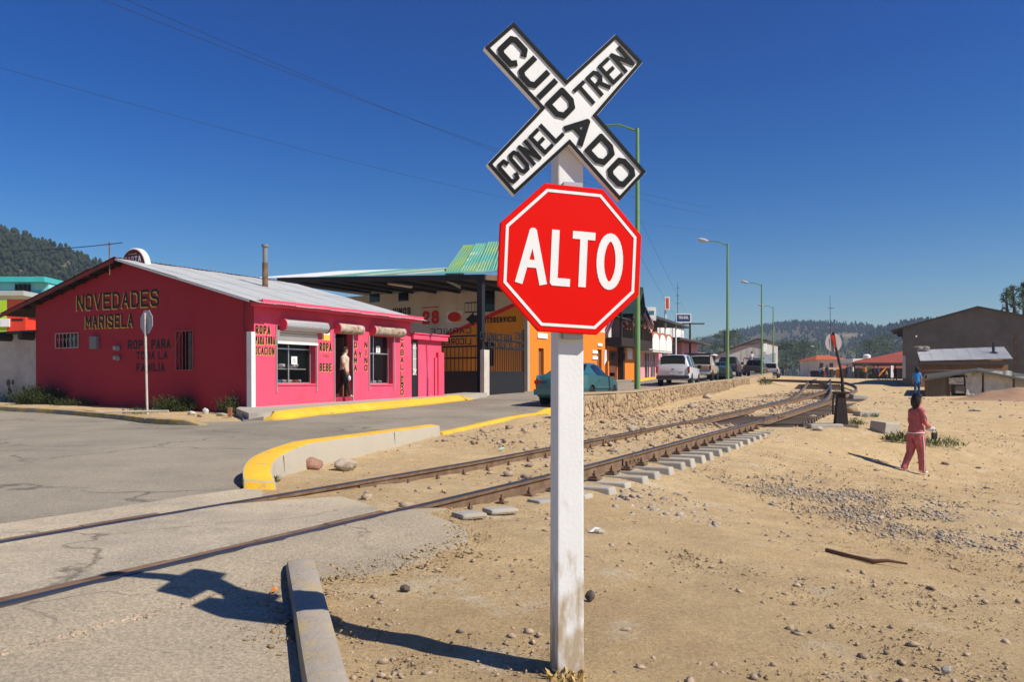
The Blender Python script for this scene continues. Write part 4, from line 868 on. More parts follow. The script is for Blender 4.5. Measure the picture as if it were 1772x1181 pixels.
# gable windows with iron grilles, meters
def grille(h, n, diamond, m):
    y0, y1, z0, z1 = h; g = MB(); g.box(.2, .206, y0, y1, z0, z1); o = MB(); r0 = .014
    wf = MB()
    for yy in (y0 - .02, y1 + .02): wf.tube([(-.03, yy, z0 - .03), (-.03, yy, z1 + .03)], r0, 6)
    for z_ in (z0 - .02, z1 + .02): wf.tube([(-.03, y0 - .02, z_), (-.03, y1 + .02, z_)], r0, 6)
    w_ = wf.build('window_grille', m, shop); g.build('pane', GLASSD, w_)
    for k in range(n): yy = y0 + (k + 1) * (y1 - y0) / (n + 1); b_ = MB(); b_.tube([(-.03, yy, z0), (-.03, yy, z1)], .01, 5); b_.build('grille_bar', m, w_)
    yc, zc = (y0 + y1) / 2, (z0 + z1) / 2
    if diamond:
        b_ = MB(); b_.tube([(-.05, yc, z1 + .12), (-.05, y1 + .1, zc), (-.05, yc, z0 - .12), (-.05, y0 - .1, zc), (-.05, yc, z1 + .12)], .01, 5); b_.build('grille_diamond', m, w_)
    else:
        for k in range(n):
            yy = y0 + (k + 1) * (y1 - y0) / (n + 1); b_ = MB(); b_.tube([(-.045, yy - .06, zc + .07), (-.045, yy, zc - .08), (-.045, yy + .06, zc + .07)], .008, 5); b_.build('grille_bar', m, w_)
grille(G1, 5, False, mat('cream_iron', (.5, .45, .38), .7)); grille(G2, 4, True, mat('pinkish_iron', (.35, .12, .12), .7))
m_ = MB()
for (yy, zz_, c_) in ((.35, .5, 0),): pass
a, b = gab(160, 605), gab(172, 582); m_.box(-.12, -.001, b.y, a.y, a.z, b.z); m_.build('meter_box', mat('grey_box', (.2, .2, .19), .6), shop, bevel=.02)
for py in (603, 620):
    c_ = gab(206, py); m_ = MB(); M = Matrix.Translation((-.02, c_.y, c_.z)) @ Matrix.Rotation(R(-90), 4, 'Y'); m_.lathe([(.09, 0), (.1, .03), (.085, .06), (.08, .13), (.06, .16)], 16, 0, M); m_.build('electric_meter', mat('meter_glass', (.3, .31, .31), .25, spec=.5), shop, smooth=40)
# downpipe stain and cable by the corner
m_ = MB(); m_.tube([(-.06, .28, HE + .1), (-.08, .32, HE - .3), (-.05, .36, HE - .7), (-.06, .3, HE - 1.0)], .012, 5); m_.build('loose_cable', BLKM, shop)
# annex with the iron door
an0, an1 = LF, fac(766, 620).x
AX = rect(711.5, 588, 726, 682); D2 = (LF + .12, AX[1], .02, AX[3])
HA = 2.35
m_ = MB(); pierced(m_, LF + .005, an1, -.6, HA, [D2], lambda x, z: (x, .06, z)); reveals(m_, D2, .28, lambda x, z, t: (x, .06 + t, z)); m_.quad((an1, .06, -.6), (an1, 5, -.6), (an1, 5, HA), (an1, .06, HA)); m_.quad((LF, .06, HA), (an1, .06, HA), (an1, 5, HA), (LF, 5, HA)); m_.build('annex_wall', PINK, shop, recalc=False)
m_ = MB(); m_.box(LF + .02, an1 + .2, -.12, .5, HA - .02, HA + .16); m_.box(LF + .02, an1 + .26, -.16, .5, HA + .165, HA + .22); m_.build('annex_cornice', PINK, shop, bevel=.012)
m_ = MB(); m_.box(an1 - .5, an1 - .34, .0, .055, -.4, 1.7); m_.box(an1 - .36, an1 + .02, -.06, .07, -.4, 1.9); m_.build('annex_pilaster', PINK, shop, bevel=.01)
m_ = MB(); m_.box(D2[0], D2[1], .10, .14, .02, D2[3]); idr = m_.build('iron_door', BLKM, shop)
dz0, dz1 = D2[2] + 1.0, D2[3] - .12; m_ = MB(); xa, xb = D2[0] + .1, D2[1] - .1
for k in range(4): m_.tube([(xa + (xb - xa) * (k + .5) / 4, .085, dz0), (xa + (xb - xa) * (k + .5) / 4, .085, dz1)], .016, 6)
for q in (dz0 + .2, (dz0 + dz1) / 2, dz1 - .2): m_.tube([(xa, .08, q), (xb, .08, q)], .016, 6)
for q in (dz0, dz1 - .2): m_.tube([(xa, .075, q), (xb, .075, q + .2)], .012, 5); m_.tube([(xb, .07, q), (xa, .07, q + .2)], .012, 5)
m_.build('door_grille', WHITEP, idr)
m_ = MB(); m_.box(D2[0] - .05, D2[1] + .12, -.18, .25, -.3, .015); m_.build('door_step', mat('brick_step', (.5, .28, .12), .9), shop)
# stove pipe on the roof
st = onp(FP, 459, 520, 1, 3.2); m_ = MB(); zt = onp(FP, 459, 425, 1, 3.2).z; m_.tube([(st.x, 3.2, HE + .9), (st.x, 3.2, zt - .6)], .1, 12); m_.build('chimney_pipe', RUST, shop, smooth=40)
m_ = MB(); m_.tube([(st.x, 3.2, zt - .62), (st.x, 3.2, zt)], .085, 12); m_.tube([(st.x, 3.2, zt - .05), (st.x, 3.2, zt + .03)], .12, 12); m_.build('chimney_pipe', mat('grey_pipe', (.2, .2, .2), .6), shop, smooth=40)
# round beer sign behind the ridge (dark red disc, white back)
bs = thing('round_roof_sign', 'round dark red beer sign with white rim on the ridge of the pink shop', 'sign', FP @ Matrix.Translation((.5, YR + .12, HR - .12)))
m_ = MB(); M = Matrix.Rotation(R(-90), 4, 'Y') @ Matrix.Scale(1, 4); m_.lathe([(.62, -.06), (.66, -.03), (.66, .12), (.62, .15)], 32, 0, M); m_.build('sign_drum', WHITEP, bs, smooth=35)
m_ = MB(); m_.lathe([(.60, .151), (.60, .16)], 32, 0, M); m_.build('sign_face', mat('maroon_sign', (.14, .012, .015), .5), bs)
text(bs, 'CARTA', (-.162, .42, .18), -Y, Z, -X, .84, .2, .2, .2, [SIGNW], .004); m_ = MB(); m_.box(-.171, -.161, -.2, .2, .44, .47); m_.build('printed_line', mat('gold_print', (.5, .33, .12), .6), bs)
m_ = MB(); m_.tube([(-.9, .1, -.3), (-.9, .1, .75)], .02, 6); m_.box(-.95, -.86, .06, .14, .66, .69); m_.build('cable_mast', RUST, bs)
# ------------------------------------------------------------------ yard with canopy and gates
def simple_wall(parent, name, m, x0, x1, y, z0, z1, holes=(), rev=.2, side=-1):
    b = MB(); pierced(b, x0, x1, z0, z1, list(holes), lambda x, z: (x, y, z))
    for h in holes: reveals(b, h, rev, lambda x, z, t: (x, y - side * t, z))
    return b.build(name, m, parent, recalc=False)
FO = frame(912, 678, 40, PHO, .3)
orange = thing('orange_building', 'two-storey orange street building with a painted white and orange side wall', 'building', FO)
of = lambda px, py: onp(FO, px, py, 1, 0); og = lambda px, py: onp(FO, px, py, 0, 0)
def orect(f, x0, y0, x1, y1): a, b = f((x0), (y0 + y1) / 2), f(x1, (y0 + y1) / 2); c, d = f((x0 + x1) / 2, y1), f((x0 + x1) / 2, y0); return (min(a.x, b.x), max(a.x, b.x), c.z, d.z)
LO = of(1047, 620).x; HO = og(800, 500).z
holes = [orect(of, 932, 603, 941, 668), orect(of, 1033, 605, 1041, 665)]
simple_wall(orange, 'front_wall', ORANGE, 0, LO, 0, -1.2, 3.4, holes)
simple_wall(orange, 'upper_wall', WHITEW, 0, LO, .003, 3.4, HO, [(2, 3.2, 3.9, 5), (6, 7.2, 3.9, 5)])
for h in holes: b = MB(); b.box(h[0], h[1], .16, .2, h[2], h[3]); b.build('door', BRWOOD, orange)
for h in [(2, 3.2, 3.9, 5), (6, 7.2, 3.9, 5)]: b = MB(); b.box(h[0], h[1], .16, .2, h[2], h[3]); b.build('window', GLASSD, orange)
# side wall: white above, orange below a red diagonal band
GWO = 17.0
b = MB(); b.quad((0, 0, -1.5), (0, GWO, -1.5), (0, GWO, HO), (0, 0, HO)); b.quad((0, GWO, -1.5), (LO, GWO, -1.5), (LO, GWO, HO), (0, GWO, HO)); b.quad((LO, 0, -1.5), (LO, GWO, -1.5), (LO, GWO, HO), (LO, 0, HO)); b.build('side_wall', WHITEW, orange, recalc=False)
b = MB(); p1, p2 = og(908, 522), og(760, 590); b.add([(-.004, 0, -1.4), (-.004, GWO, -1.4), (-.004, GWO, p2.z - .4), (-.004, p2.y, p2.z), (-.004, 0, p1.z)], [(0, 1, 2, 3, 4)]); b.build('painted_dado', YORANGE, orange, recalc=False)
b = MB(); b.add([(-.007, p2.y, p2.z), (-.007, p2.y, p2.z + .22), (-.007, 0, p1.z + .22), (-.007, 0, p1.z)], [(0, 1, 2, 3)]); b.build('painted_band', REDT, orange, recalc=False)
def otext(s, x0, y0, x1, y1, t, mats, gap=.22, lift=.009):
    a, c = og(x0, y1), og(x1, y1); top = og((x0 + x1) / 2, y0); text(orange, s, (-lift, a.y, a.z), -Y, Z, -X, a.y - c.y, top.z - a.z, t, gap, mats, .004)
otext('VINOS', 680, 533, 711, 546, .22, [BLACKP]); otext('28', 731, 538, 760, 562, .26, [REDT]); otext('AUTOSERVICIO', 831, 549, 893, 560, .22, [BLACKP])
b = MB(); a, c = og(731, 534), og(760, 531); b.box(-.009, -.003, c.y, a.y, a.z, c.z + .02); b.build('painted_rule', REDT, orange)
a, c = og(773, 559), og(800, 538); b = MB(); b.box(-.02, -.003, c.y, a.y, a.z, c.z); pl = b.build('soda_sign', SIGNW, orange)
b = MB(); m0 = (a + c) / 2; b.lathe([(.42, 0), (.4, .01)], 20, 0, Matrix.Translation((-.021, m0.y, m0.z)) @ Matrix.Scale(.62, 4, Z) @ Matrix.Rotation(R(-90), 4, 'Y')); b.build('sign_emblem', REDT, pl)
b = MB(); b.add([(-.024, a.y - .35, a.z + .02), (-.024, c.y + .02, a.z + .02), (-.024, c.y + .02, c.z - .25)], [(0, 1, 2)]); b.build('sign_corner', YORANGE, pl)
a = og(806, 553); b = MB(); h_ = .36; b.add([(-.012, a.y, a.z), (-.012, a.y - .5, a.z + h_), (-.012, a.y - .5, a.z + h_ * .5), (-.012, a.y - 1.1, a.z + h_ * .5), (-.012, a.y - 1.1, a.z - h_ * .5), (-.012, a.y - .5, a.z - h_ * .5), (-.012, a.y - .5, a.z - h_)], [(0, 1, 2, 3, 4, 5, 6)]); b.build('painted_arrow', BLACKP, orange)
for x0, y0, x1, y1 in ((640, 508, 657, 524), (690, 506, 707, 522), (833, 495, 856, 540), (833, 592, 855, 634)):
    a, c = og(x0, y1), og(x1, y0); b = MB(); b.box(-.03, -.002, c.y, a.y, a.z, c.z); b.build('window', GLASSD, orange)
a, c = og(812, 542), og(858, 523); b = MB()
for z_ in (a.z, c.z): b.tube([(-.4, a.y, z_), (-.4, c.y, z_)], .03, 5)
for k in range(9): y_ = a.y + (c.y - a.y) * k / 8; b.tube([(-.4, y_, a.z), (-.4, y_, c.z)], .014, 4)
b.build('balcony_railing', BLKM, orange)
b = MB(); b.box(-.12, .1, -.1, .12, -1.2, HO); b.build('corner_strip', CONC, orange)
for x0, y0, x1, y1 in ((929, 578, 946, 585), (1033, 595, 1041, 599), (1024, 607, 1033, 612), (1024, 617, 1033, 622)):
    a, c = of(x0, y1), of(x1, y0); b = MB(); b.box(a.x, c.x, -.06, -.005, a.z, c.z); b.build('wall_plaque', SIGNW, orange)
a, c = of(1044, 633), of(1049, 606); b = MB(); b.prism([(a.x, a.z), (c.x, a.z + .3), (c.x - .05, c.z), (a.x + .1, c.z)], lambda p, q, t: (p, t, q), -.05, -.006); b.build('wall_plaque', mat('pale_map', (.6, .62, .6), .6), orange)

# canopy
FC = frame(838, 680, 34, PHO, 0, z=H(at(838, 680, 34).x, 34))
can = thing('yard_canopy', 'dark steel canopy with white and turquoise patched sheet roof over the gated yard', 'canopy', FC)
cz0 = onp(FC, 838, 475, 0, 0).z; ca = onp(FC, 480, 481, 0, 0)
cl = ca.y; czl = ca.z; dep = 6.2
b = MB(); b.add([(-.02, -.02, cz0), (-.02, cl, czl), (-.02, cl, czl - .22), (-.02, -.02, cz0 - .22), (.1, -.02, cz0), (.1, cl, czl), (.1, cl, czl - .22), (.1, -.02, cz0 - .22)], [(0, 1, 2, 3), (4, 7, 6, 5), (0, 4, 5, 1), (3, 2, 6, 7), (0, 3, 7, 4), (1, 5, 6, 2)]); b.build('front_beam', BLKM, can)
b = MB(); b.add([(.1, -.02, cz0), (dep, -.02, cz0 + .5), (dep, -.02, cz0 + .2), (.1, -.02, cz0 - .22), (.1, .06, cz0), (dep, .06, cz0 + .5), (dep, .06, cz0 + .2), (.1, .06, cz0 - .22)], [(0, 1, 2, 3), (4, 7, 6, 5), (0, 4, 5, 1), (3, 2, 6, 7)]); b.build('side_beam', BRWOOD, can)
for k in range(8):
    y = cl * (k + .5) / 8; z_ = cz0 + (czl - cz0) * (k + .5) / 8; b = MB(); b.add([(.1, y, z_ - .02), (dep, y, z_ - .02), (dep, y, z_ - .2), (.1, y, z_ - .2), (.1, y + .08, z_ - .02), (dep, y + .08, z_ - .02), (dep, y + .08, z_ - .2), (.1, y + .08, z_ - .2)], [(0, 1, 2, 3), (4, 7, 6, 5), (3, 2, 6, 7)]); b.build('rafter', BLKM, can)
zr = onp(FC, 770, 458, 0, 3.4).z
nsh = 12
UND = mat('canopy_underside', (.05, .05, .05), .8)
cmats = [WSHEET, TURQ, mat('green_roof_sheet', (.17, .30, .11), .7, .2, .8, c2=(.12, .3, .22), amt=.4, dscale=.7), mat('pale_roof_sheet', (.40, .45, .42), .65, .1, .8, c2=(.5, .35, .25), amt=.2, dscale=1), mat('teal_roof_sheet', (.07, .29, .25), .65, .15, .8, c2=(.25, .34, .16), amt=.3, dscale=.8)]
seq = [1, 4, 1, 3, 2, 3, 1, 1, 0, 0, 0, 0]
for k in range(nsh):
    y0, y1 = -.1 + (cl + 1.6) * k / nsh, -.1 + (cl + 1.6) * (k + 1) / nsh; za, zb = cz0 + (czl - cz0) * k / nsh, cz0 + (czl - cz0) * (k + 1) / nsh
    b = MB(); b.corr((-.25, y0, za + .05), (-.25, y1 + .06, zb + .05), (dep, y0, zr + .02 + za - cz0), 10, .016); b.build('roof_sheet', cmats[seq[k]], can, smooth=60, recalc=False)
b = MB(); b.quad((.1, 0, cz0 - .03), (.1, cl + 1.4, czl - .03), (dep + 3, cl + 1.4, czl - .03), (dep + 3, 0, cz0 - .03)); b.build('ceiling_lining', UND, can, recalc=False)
# steeper green roof at the right end
q = [onp(FC, 770, 470, 0, 1.2), onp(FC, 935, 470, 0, 1.2), onp(FC, 802, 424, 0, 4.5), onp(FC, 935, 407, 0, 4.5)]
for k in range(6):
    t0, t1 = k / 6, (k + 1) / 6; p00, p10, p01 = q[0].lerp(q[1], t0), q[0].lerp(q[1], t1 + .01), q[2].lerp(q[3], t0)
    b = MB(); b.corr(p00, p10, p01, 6, .022); b.build('roof_sheet', [cmats[2], cmats[1], TURQ, TURQ, cmats[4], TURQ][k], can, smooth=60, recalc=False)
b = MB(); b.add([q[0], q[2], (4.6, q[2].y, cz0), (1.3, q[0].y, cz0)], [(0, 1, 2, 3)]); b.build('roof_cheek', WSHEET, can)
b = MB(); pt = onp(FC, 770, 495, 0, 2.0); b.tube([(2.0, onp(FC, 672, 491, 0, 2).y, onp(FC, 672, 491, 0, 2).z), (1.2, onp(FC, 712, 497, 0, 1.2).y, onp(FC, 712, 497, 0, 1.2).z)], .06, 6); b.build('tube_light', WHITEP, can)
b = MB(); b.box(.05, .3, .15, .4, .0, cz0 - .2); b.build('post', BLKM, can)
gz = 2.6
b = MB(); b.box(-.1, .32, -.06, .14, -.5, onp(FC, 828, 605, 1, 0).z); b.build('gate_pillar', CREAMW, can, bevel=.01)
# right gate: sheet below, bars and lettering above
gate = thing('yard_gate', 'closed black iron gate with cut-out lettering and solid lower half', 'gate', FC @ Matrix.Translation((.42, .05, 0)))
FG = FC @ Matrix.Translation((.42, .05, 0)); ggp = lambda px, py: onp(FG, px, py, 1, 0)
GL_ = ggp(906, 620).x; zl, zm1, zm2, zt = ggp(870, 645).z, ggp(870, 603).z, ggp(870, 590).z, ggp(870, 574).z
b = MB(); b.box(0, GL_, -.02, .02, .05, zl); b.build('lower_panel', BLKM, gate)
for k in range(int(GL_ / .19) + 1): b = MB(); b.box(k * .19, k * .19 + .03, -.012, .012, zl, zm1); b.build('bar', BLKM, gate)
for zz_ in (zl, zm1, zm2): b = MB(); b.box(-.02, GL_ + .02, -.03, .03, zz_ - .05, zz_ + .05); b.build('rail', BLKM, gate)
for zz_ in (.02,): b = MB(); b.box(-.03, .05, -.03, .03, 0, zm2 + .05); b.build('stile', BLKM, gate); b = MB(); b.box(GL_ - .05, GL_ + .03, -.031, .031, 0, zm2 + .6); b.build('stile', BLKM, gate)
def gtx(s, x0, x1, y0, y1): a, c = ggp(x0, y1), ggp(x1, y1); text(gate, s, (a.x, -.02, a.z), X, Z, -Y, c.x - a.x, ggp((x0 + x1) / 2, y0).z - a.z, .16, .3, [BLKM], .03)
gtx('CARNICERIA', 829, 886, 577, 588); gtx('28', 890, 902, 575, 588); gtx('LICORES', 834, 886, 592, 602); gtx('28', 890, 902, 591, 602)
# left leaf, open, seen from behind: mirrored letters
g2 = thing('yard_gate', 'open black iron gate leaf with mirrored lettering beside the pink annex', 'gate', FC @ Matrix.Translation((-.05, .2, 0)))
F2 = FC @ Matrix.Translation((-.05, .2, 0)); g2p = lambda px, py: onp(F2, px, py, 0, 0)
a0, a1 = g2p(826, 640).y, g2p(756, 640).y; zl, z1_, z2_, z3_ = g2p(800, 644).z, g2p(800, 620).z, g2p(800, 600).z, g2p(800, 582).z
b = MB(); b.box(-.02, .02, a0, a1, .0, zl); b.build('lower_panel', BLKM, g2)
for k in range(10): y_ = a0 + (a1 - a0) * (k + .5) / 10; b = MB(); b.box(-.012, .012, y_ - .012, y_ + .012, zl, z2_); b.build('bar', BLKM, g2)
for zz_ in (zl, z1_, z2_, z3_): b = MB(); b.box(-.03, .03, a0, a1, zz_ - .035, zz_ + .035); b.build('rail', BLKM, g2)
def g2t(s, x0, x1, y0, y1):
    a, c = g2p(x0, y1), g2p(x1, y1); text(g2, s, (-.02, c.y, a.z), (0, 1, 0), Z, -X, a.y - c.y, g2p((x0 + x1) / 2, y0).z - a.z, .15, .3, [BLKM], .02)
g2t('CARNICE', 746, 816, 568, 580); g2t('LICORES', 765, 816, 586, 598)

# ------------------------------------------------------------------ houses along the street
def block(name, label, px, d, pxr, top_py, phi=PHI, depth=9, m=WHITEW, base_py=None, cat='building', off=0.0, h=None):
    z = H(at(px, 660, d).x, d)
    F = frame(px, 660, d, phi, 1.2, z=z - .05); o = thing(name, label, cat, F)
    f = lambda a, b_: onp(F, a, b_, 1, 0); L = f(pxr, 640).x; T = h or f(px, top_py).z
    return o, F, f, L, T
# hotel with timber balcony
ho, FH, hf, LH, TH = block('balcony_hotel', 'orange hotel with dark timber upstairs balcony and steep green roof', 1049, 53.6, 1104, 540)
za, zb = hf(1060, 600).z, hf(1060, 586).z
b = MB(); b.quad((0, .3, -.5), (LH, .3, -.5), (LH, .3, za), (0, .3, za)); b.quad((0, 0, -.5), (0, .3, -.5), (0, .3, za), (0, 0, za)); b.build('porch_wall', ORANGE, ho, recalc=False)
dd = [hf(1058, 640).x, hf(1064, 640).x]
b = MB(); b.box(LH * .17, LH * .40, .22, .29, 0, za - .3); b.build('door', mat('red_brown_door', (.14, .045, .025), .7), ho)
for x in (0.1, LH * .45, LH * .86): b = MB(); b.box(x, x + (.3 if x < 1 else .55), -.1, .3, -.5, za); b.build('pillar', ORANGE if x != LH * .45 else DWOOD, ho)
b = MB(); b.box(LH * .52, LH - .1, .0, .25, -.5, za); b.build('wall_panel', ORANGE, ho)
b = MB(); b.box(LH * .62, LH * .78, -.05, -.006, 1.6, 3.0); b.build('wall_sign', SIGNW, ho)
for x in (.9, LH * .4): b = MB(); b.tube([(x, -.25, za - .9), (x, -.25, za - .45)], [.1, .16], 6); b.build('lantern', BLKM, ho)
b = MB(); b.box(-.2, LH + .2, -1.1, 2.2, za, zb); b.build('balcony_floor', DWOOD, ho)
b = MB(); b.quad((0, 2.1, zb), (LH, 2.1, zb), (LH, 2.1, TH + .2), (0, 2.1, TH + .2)); b.build('upper_wall', WHITEW, ho, recalc=False)
for k in range(3): b = MB(); b.box(LH * (.12 + .3 * k), LH * (.26 + .3 * k), 2.0, 2.09, zb, zb + 2.3); b.build('door', DWOOD, ho)
for k in range(26): x = -.15 + (LH + .3) * k / 25; b = MB(); b.box(x, x + .07, -1.08, -1.0, zb, zb + 1.0); b.build('baluster', DWOOD, ho)
b = MB(); b.box(-.2, LH + .2, -1.12, -.96, zb + 1.0, zb + 1.1); b.build('handrail', DWOOD, ho)
for x in (-.1, LH * .33, LH * .66, LH): b = MB(); b.box(x, x + .16, -1.1, -.95, zb, TH); b.build('balcony_post', DWOOD, ho)
pk = onp(FH, 1113, 497, 1, -1.5).z; xa_, xb_ = onp(FH, 1113, 497, 1, -1.5).x, onp(FH, 1119, 548, 1, -1.5).x; ze_ = onp(FH, 1119, 548, 1, -1.5).z
b = MB(); x0_ = xa_ - (xb_ - xa_) * 2.2; b.add([(x0_, -1.5, ze_), (xb_, -1.5, ze_), (xa_, -1.5, pk), (x0_, 5, ze_), (xb_, 5, ze_), (xa_, 5, pk), (x0_, -1.5, ze_ - .2), (xb_, -1.5, ze_ - .2), (xa_, -1.5, pk - .35)], [(0, 2, 5, 3), (1, 4, 5, 2), (0, 6, 8, 2), (2, 8, 7, 1)]); b.add([(x0_ + .4, -1.2, ze_ - .3), (xb_ - .2, -1.2, ze_ - .3), (xa_, -1.2, pk - .4)], [(0, 1, 2)], 1); b.build('roof', [mat('dark_green_roof', (.02, .05, .045), .7, .2, 1), DWOOD], ho)
b = MB(); b.add([(-.5, -1.3, TH - .5), (x0_ + .6, -1.3, TH - .5), (x0_ + .6, 3, TH + .9), (-.5, 3, TH + .9)], [(0, 1, 2, 3)]); b.build('side_roof', mat('weathered_green_roof', (.05, .16, .12), .7, .2, 1), ho)
for k, c_ in enumerate([(.55, .05, .04), (.6, .25, .05), (.5, .08, .2), (.6, .1, .05), (.55, .3, .1)]):
    x = LH * (.08 + .2 * k); b = MB()
    for j in range(26): p = Vector((x + random.gauss(0, .18), -1.2 + random.gauss(0, .1), zb + .95 + random.gauss(0, .16))); s_ = .1; b.add([p + Vector((random.uniform(-s_, s_), random.uniform(-s_, s_), random.uniform(-s_, s_))) for _ in range(3)], [(0, 1, 2)], 0 if j % 2 else 1)
    b.build('flower_pot', [mat('flower%d' % k, c_, .7), LEAF], ho, recalc=False)
kerb('kerb', smooth_line([tuple((FH @ Vector((x_, -2.3, 0)))[:2]) for x_ in (-1, LH * .5, LH * 2.4)], 4), .35, .16, YEL, 'yellow kerb in front of the timber balcony hotel', bev=.03)
# flags on slanting poles
def flag(name, label, px, py, d, sx=1.0):
    p = at(px, py, d); o = thing(name, label, 'flag', loc=p); b = MB(); b.tube([(-.3, .6, 1.5), (.35, -.5, .2)], .025, 6); 
    b = MB(); b.tube([(-.55, .6, -.2), (-.05, .1, 1.35)], .025, 6); b.build('pole', BLKM, o)
    b = MB(); n = 13; rows = 8; Vv = {}
    for i in range(n + 1):
        for j in range(rows + 1):
            u, v = i / n, j / rows; b.v.append((-.05 + sx * (.55 * v + .12 * math.sin(u * 5)) + .1 * u, .1 - .25 * math.sin(u * 7 + v), 1.3 - 1.25 * v * .98 - u * .75 - .0))
    for i in range(n):
        for j in range(rows):
            canton = j < 4 and i < 7; b.f.append((i * (rows + 1) + j, i * (rows + 1) + j + 1, (i + 1) * (rows + 1) + j + 1, (i + 1) * (rows + 1) + j)); b.m.append(2 if canton else i % 2)
    b.build('cloth', [mat('flag_red', (.5, .03, .04), .8), mat('flag_white', (.7, .7, .68), .8), mat('flag_blue', (.03, .05, .2), .8)], o, smooth=60, recalc=False)
    return o
flag('flag', 'striped red and white flag with blue corner hanging beside the green lamp post', 1116, 562, 56)
flag('flag', 'striped flag half hidden behind the edge of the red octagon', 1058, 570, 52, -1)
# pink house with arched balcony
pk_, FQ, qf, LQ, TQ = block('pink_arcade', 'pink house with white arched balcony panels and brick red arch tops', 1105, 64.5, 1166, 540)
zb, zt = qf(1135, 612).z, qf(1135, 584).z
b = MB(); b.quad((0, 0, -.5), (LQ, 0, -.5), (LQ, 0, zb), (0, 0, zb)); b.build('ground_wall', LPINK, pk_, recalc=False)
for x0, x1 in ((.15, .25), (.3, .4), (.62, .78)): b = MB(); b.box(LQ * x0, LQ * x1, -.02, .05, 0, 2.4); b.build('window', GLASSD, pk_); b = MB(); b.box(LQ * (x0 + x1) / 2 - .04, LQ * (x0 + x1) / 2 + .04, -.05, -.021, 0, 2.4); b.build('mullion', WHITEP, pk_)
b = MB(); b.box(-.2, onp(FQ, 1163, 600, 1, -1.2).x, -1.2, 2, zb, zb + .15); b.build('balcony_floor', WHITEW, pk_)
b = MB(); xq = [onp(FQ, p_, 600, 1, -1.2).x for p_ in (1106, 1128, 1162)]; b.box(xq[0], xq[1], -1.2, -1.1, zb + .15, zt); b.build('parapet', CREAMW, pk_)
for k in range(3):
    x0, x1 = xq[1] + (xq[2] - xq[1]) * k / 3, xq[1] + (xq[2] - xq[1]) * (k + 1) / 3; b = MB(); poly = [(x0 + .06, zb + .15), (x1 - .06, zb + .15), (x1 - .06, zt - .35)] + [((x0 + x1) / 2 + (x1 - x0 - .12) / 2 * math.cos(R(t)), zt - .35 + .42 * math.sin(R(t))) for t in range(15, 180, 15)] + [(x0 + .06, zt - .35)]
    b.prism(poly, lambda p, q, t: (p, t, q), -1.25, -1.15); b.build('arch_panel', WHITEP, pk_)
    b = MB(); poly = [((x0 + x1) / 2 + (x1 - x0) / 2 * r0 * math.cos(R(t)), zt - .35 + .5 * r0 * math.sin(R(t))) for r0, rng in ((1.12, range(0, 181, 15)), (.92, range(180, -1, -15))) for t in rng]
    b.prism(poly, lambda p, q, t: (p, t, q), -1.28, -1.1); b.build('arch_trim', mat('brick_red', (.5, .14, .07), .85), pk_)
TT = qf(1105, 548).z
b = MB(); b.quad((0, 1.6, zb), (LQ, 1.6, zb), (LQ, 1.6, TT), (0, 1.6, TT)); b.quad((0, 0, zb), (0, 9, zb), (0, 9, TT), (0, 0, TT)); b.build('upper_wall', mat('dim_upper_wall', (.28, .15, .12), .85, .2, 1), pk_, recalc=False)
for k in range(3): b = MB(); b.box(LQ * (.1 + .3 * k), LQ * (.25 + .3 * k), 1.5, 1.59, zb + .6, TT - .6); b.build('window', GLASSD, pk_)
b = MB(); b.add([(-.5, -1.5, TT - .2), (LQ + .3, -1.5, TT - .3), (LQ + .3, 9, TT + .3), (-.5, 9, TT + .4), (-.5, -1.5, TT), (LQ + .3, -1.5, TT - .1), (LQ + .3, 9, TT + .5), (-.5, 9, TT + .6)], [(0, 3, 2, 1), (4, 5, 6, 7), (0, 1, 5, 4), (1, 2, 6, 5), (3, 0, 4, 7)]); b.build('roof', mat('dark_slate_roof', (.05, .06, .06), .8, .2, 1), pk_)
# white shuttered house
wh, FW, wf_, LW, TW = block('shuttered_house', 'pale house with louvred upper windows beside the blue phone sign', 1147, 82, 1192, 556)
zm = wf_(1170, 588).z
b = MB(); b.quad((0, .6, -.5), (LW, .6, -.5), (LW, .6, TW), (0, .6, TW)); b.quad((0, .6, -.5), (0, 9, -.5), (0, 9, TW), (0, .6, TW)); b.quad((LW, .6, -.5), (LW, 9, -.5), (LW, 9, TW), (LW, .6, TW)); b.build('wall', WHITEW, wh, recalc=False)
for x0, x1 in ((.08, .38), (.52, .95)):
    for k in range(12): z0 = zm + (TW - zm - .3) * k / 12; b = MB(); b.box(LW * x0, LW * x1, .45, .58, z0, z0 + (TW - zm) / 15); b.build('louvre', WHITEP, wh)
b = MB(); b.box(-.3, LW + .3, -1.8, .55, zm - .25, zm - .05); b.build('awning', mat('brown_awning', (.08, .05, .04), .8), wh)
b = MB(); b.box(.05, LW - .05, .4, .58, 0, zm - .6); b.build('shopfront', mat('dim_shopfront', (.12, .09, .09), .7), wh)
b = MB(); b.box(-.2, LW + .3, .3, 9, TW, TW + .2); b.build('roof', mat('pale_roof', (.4, .42, .38), .7), wh)
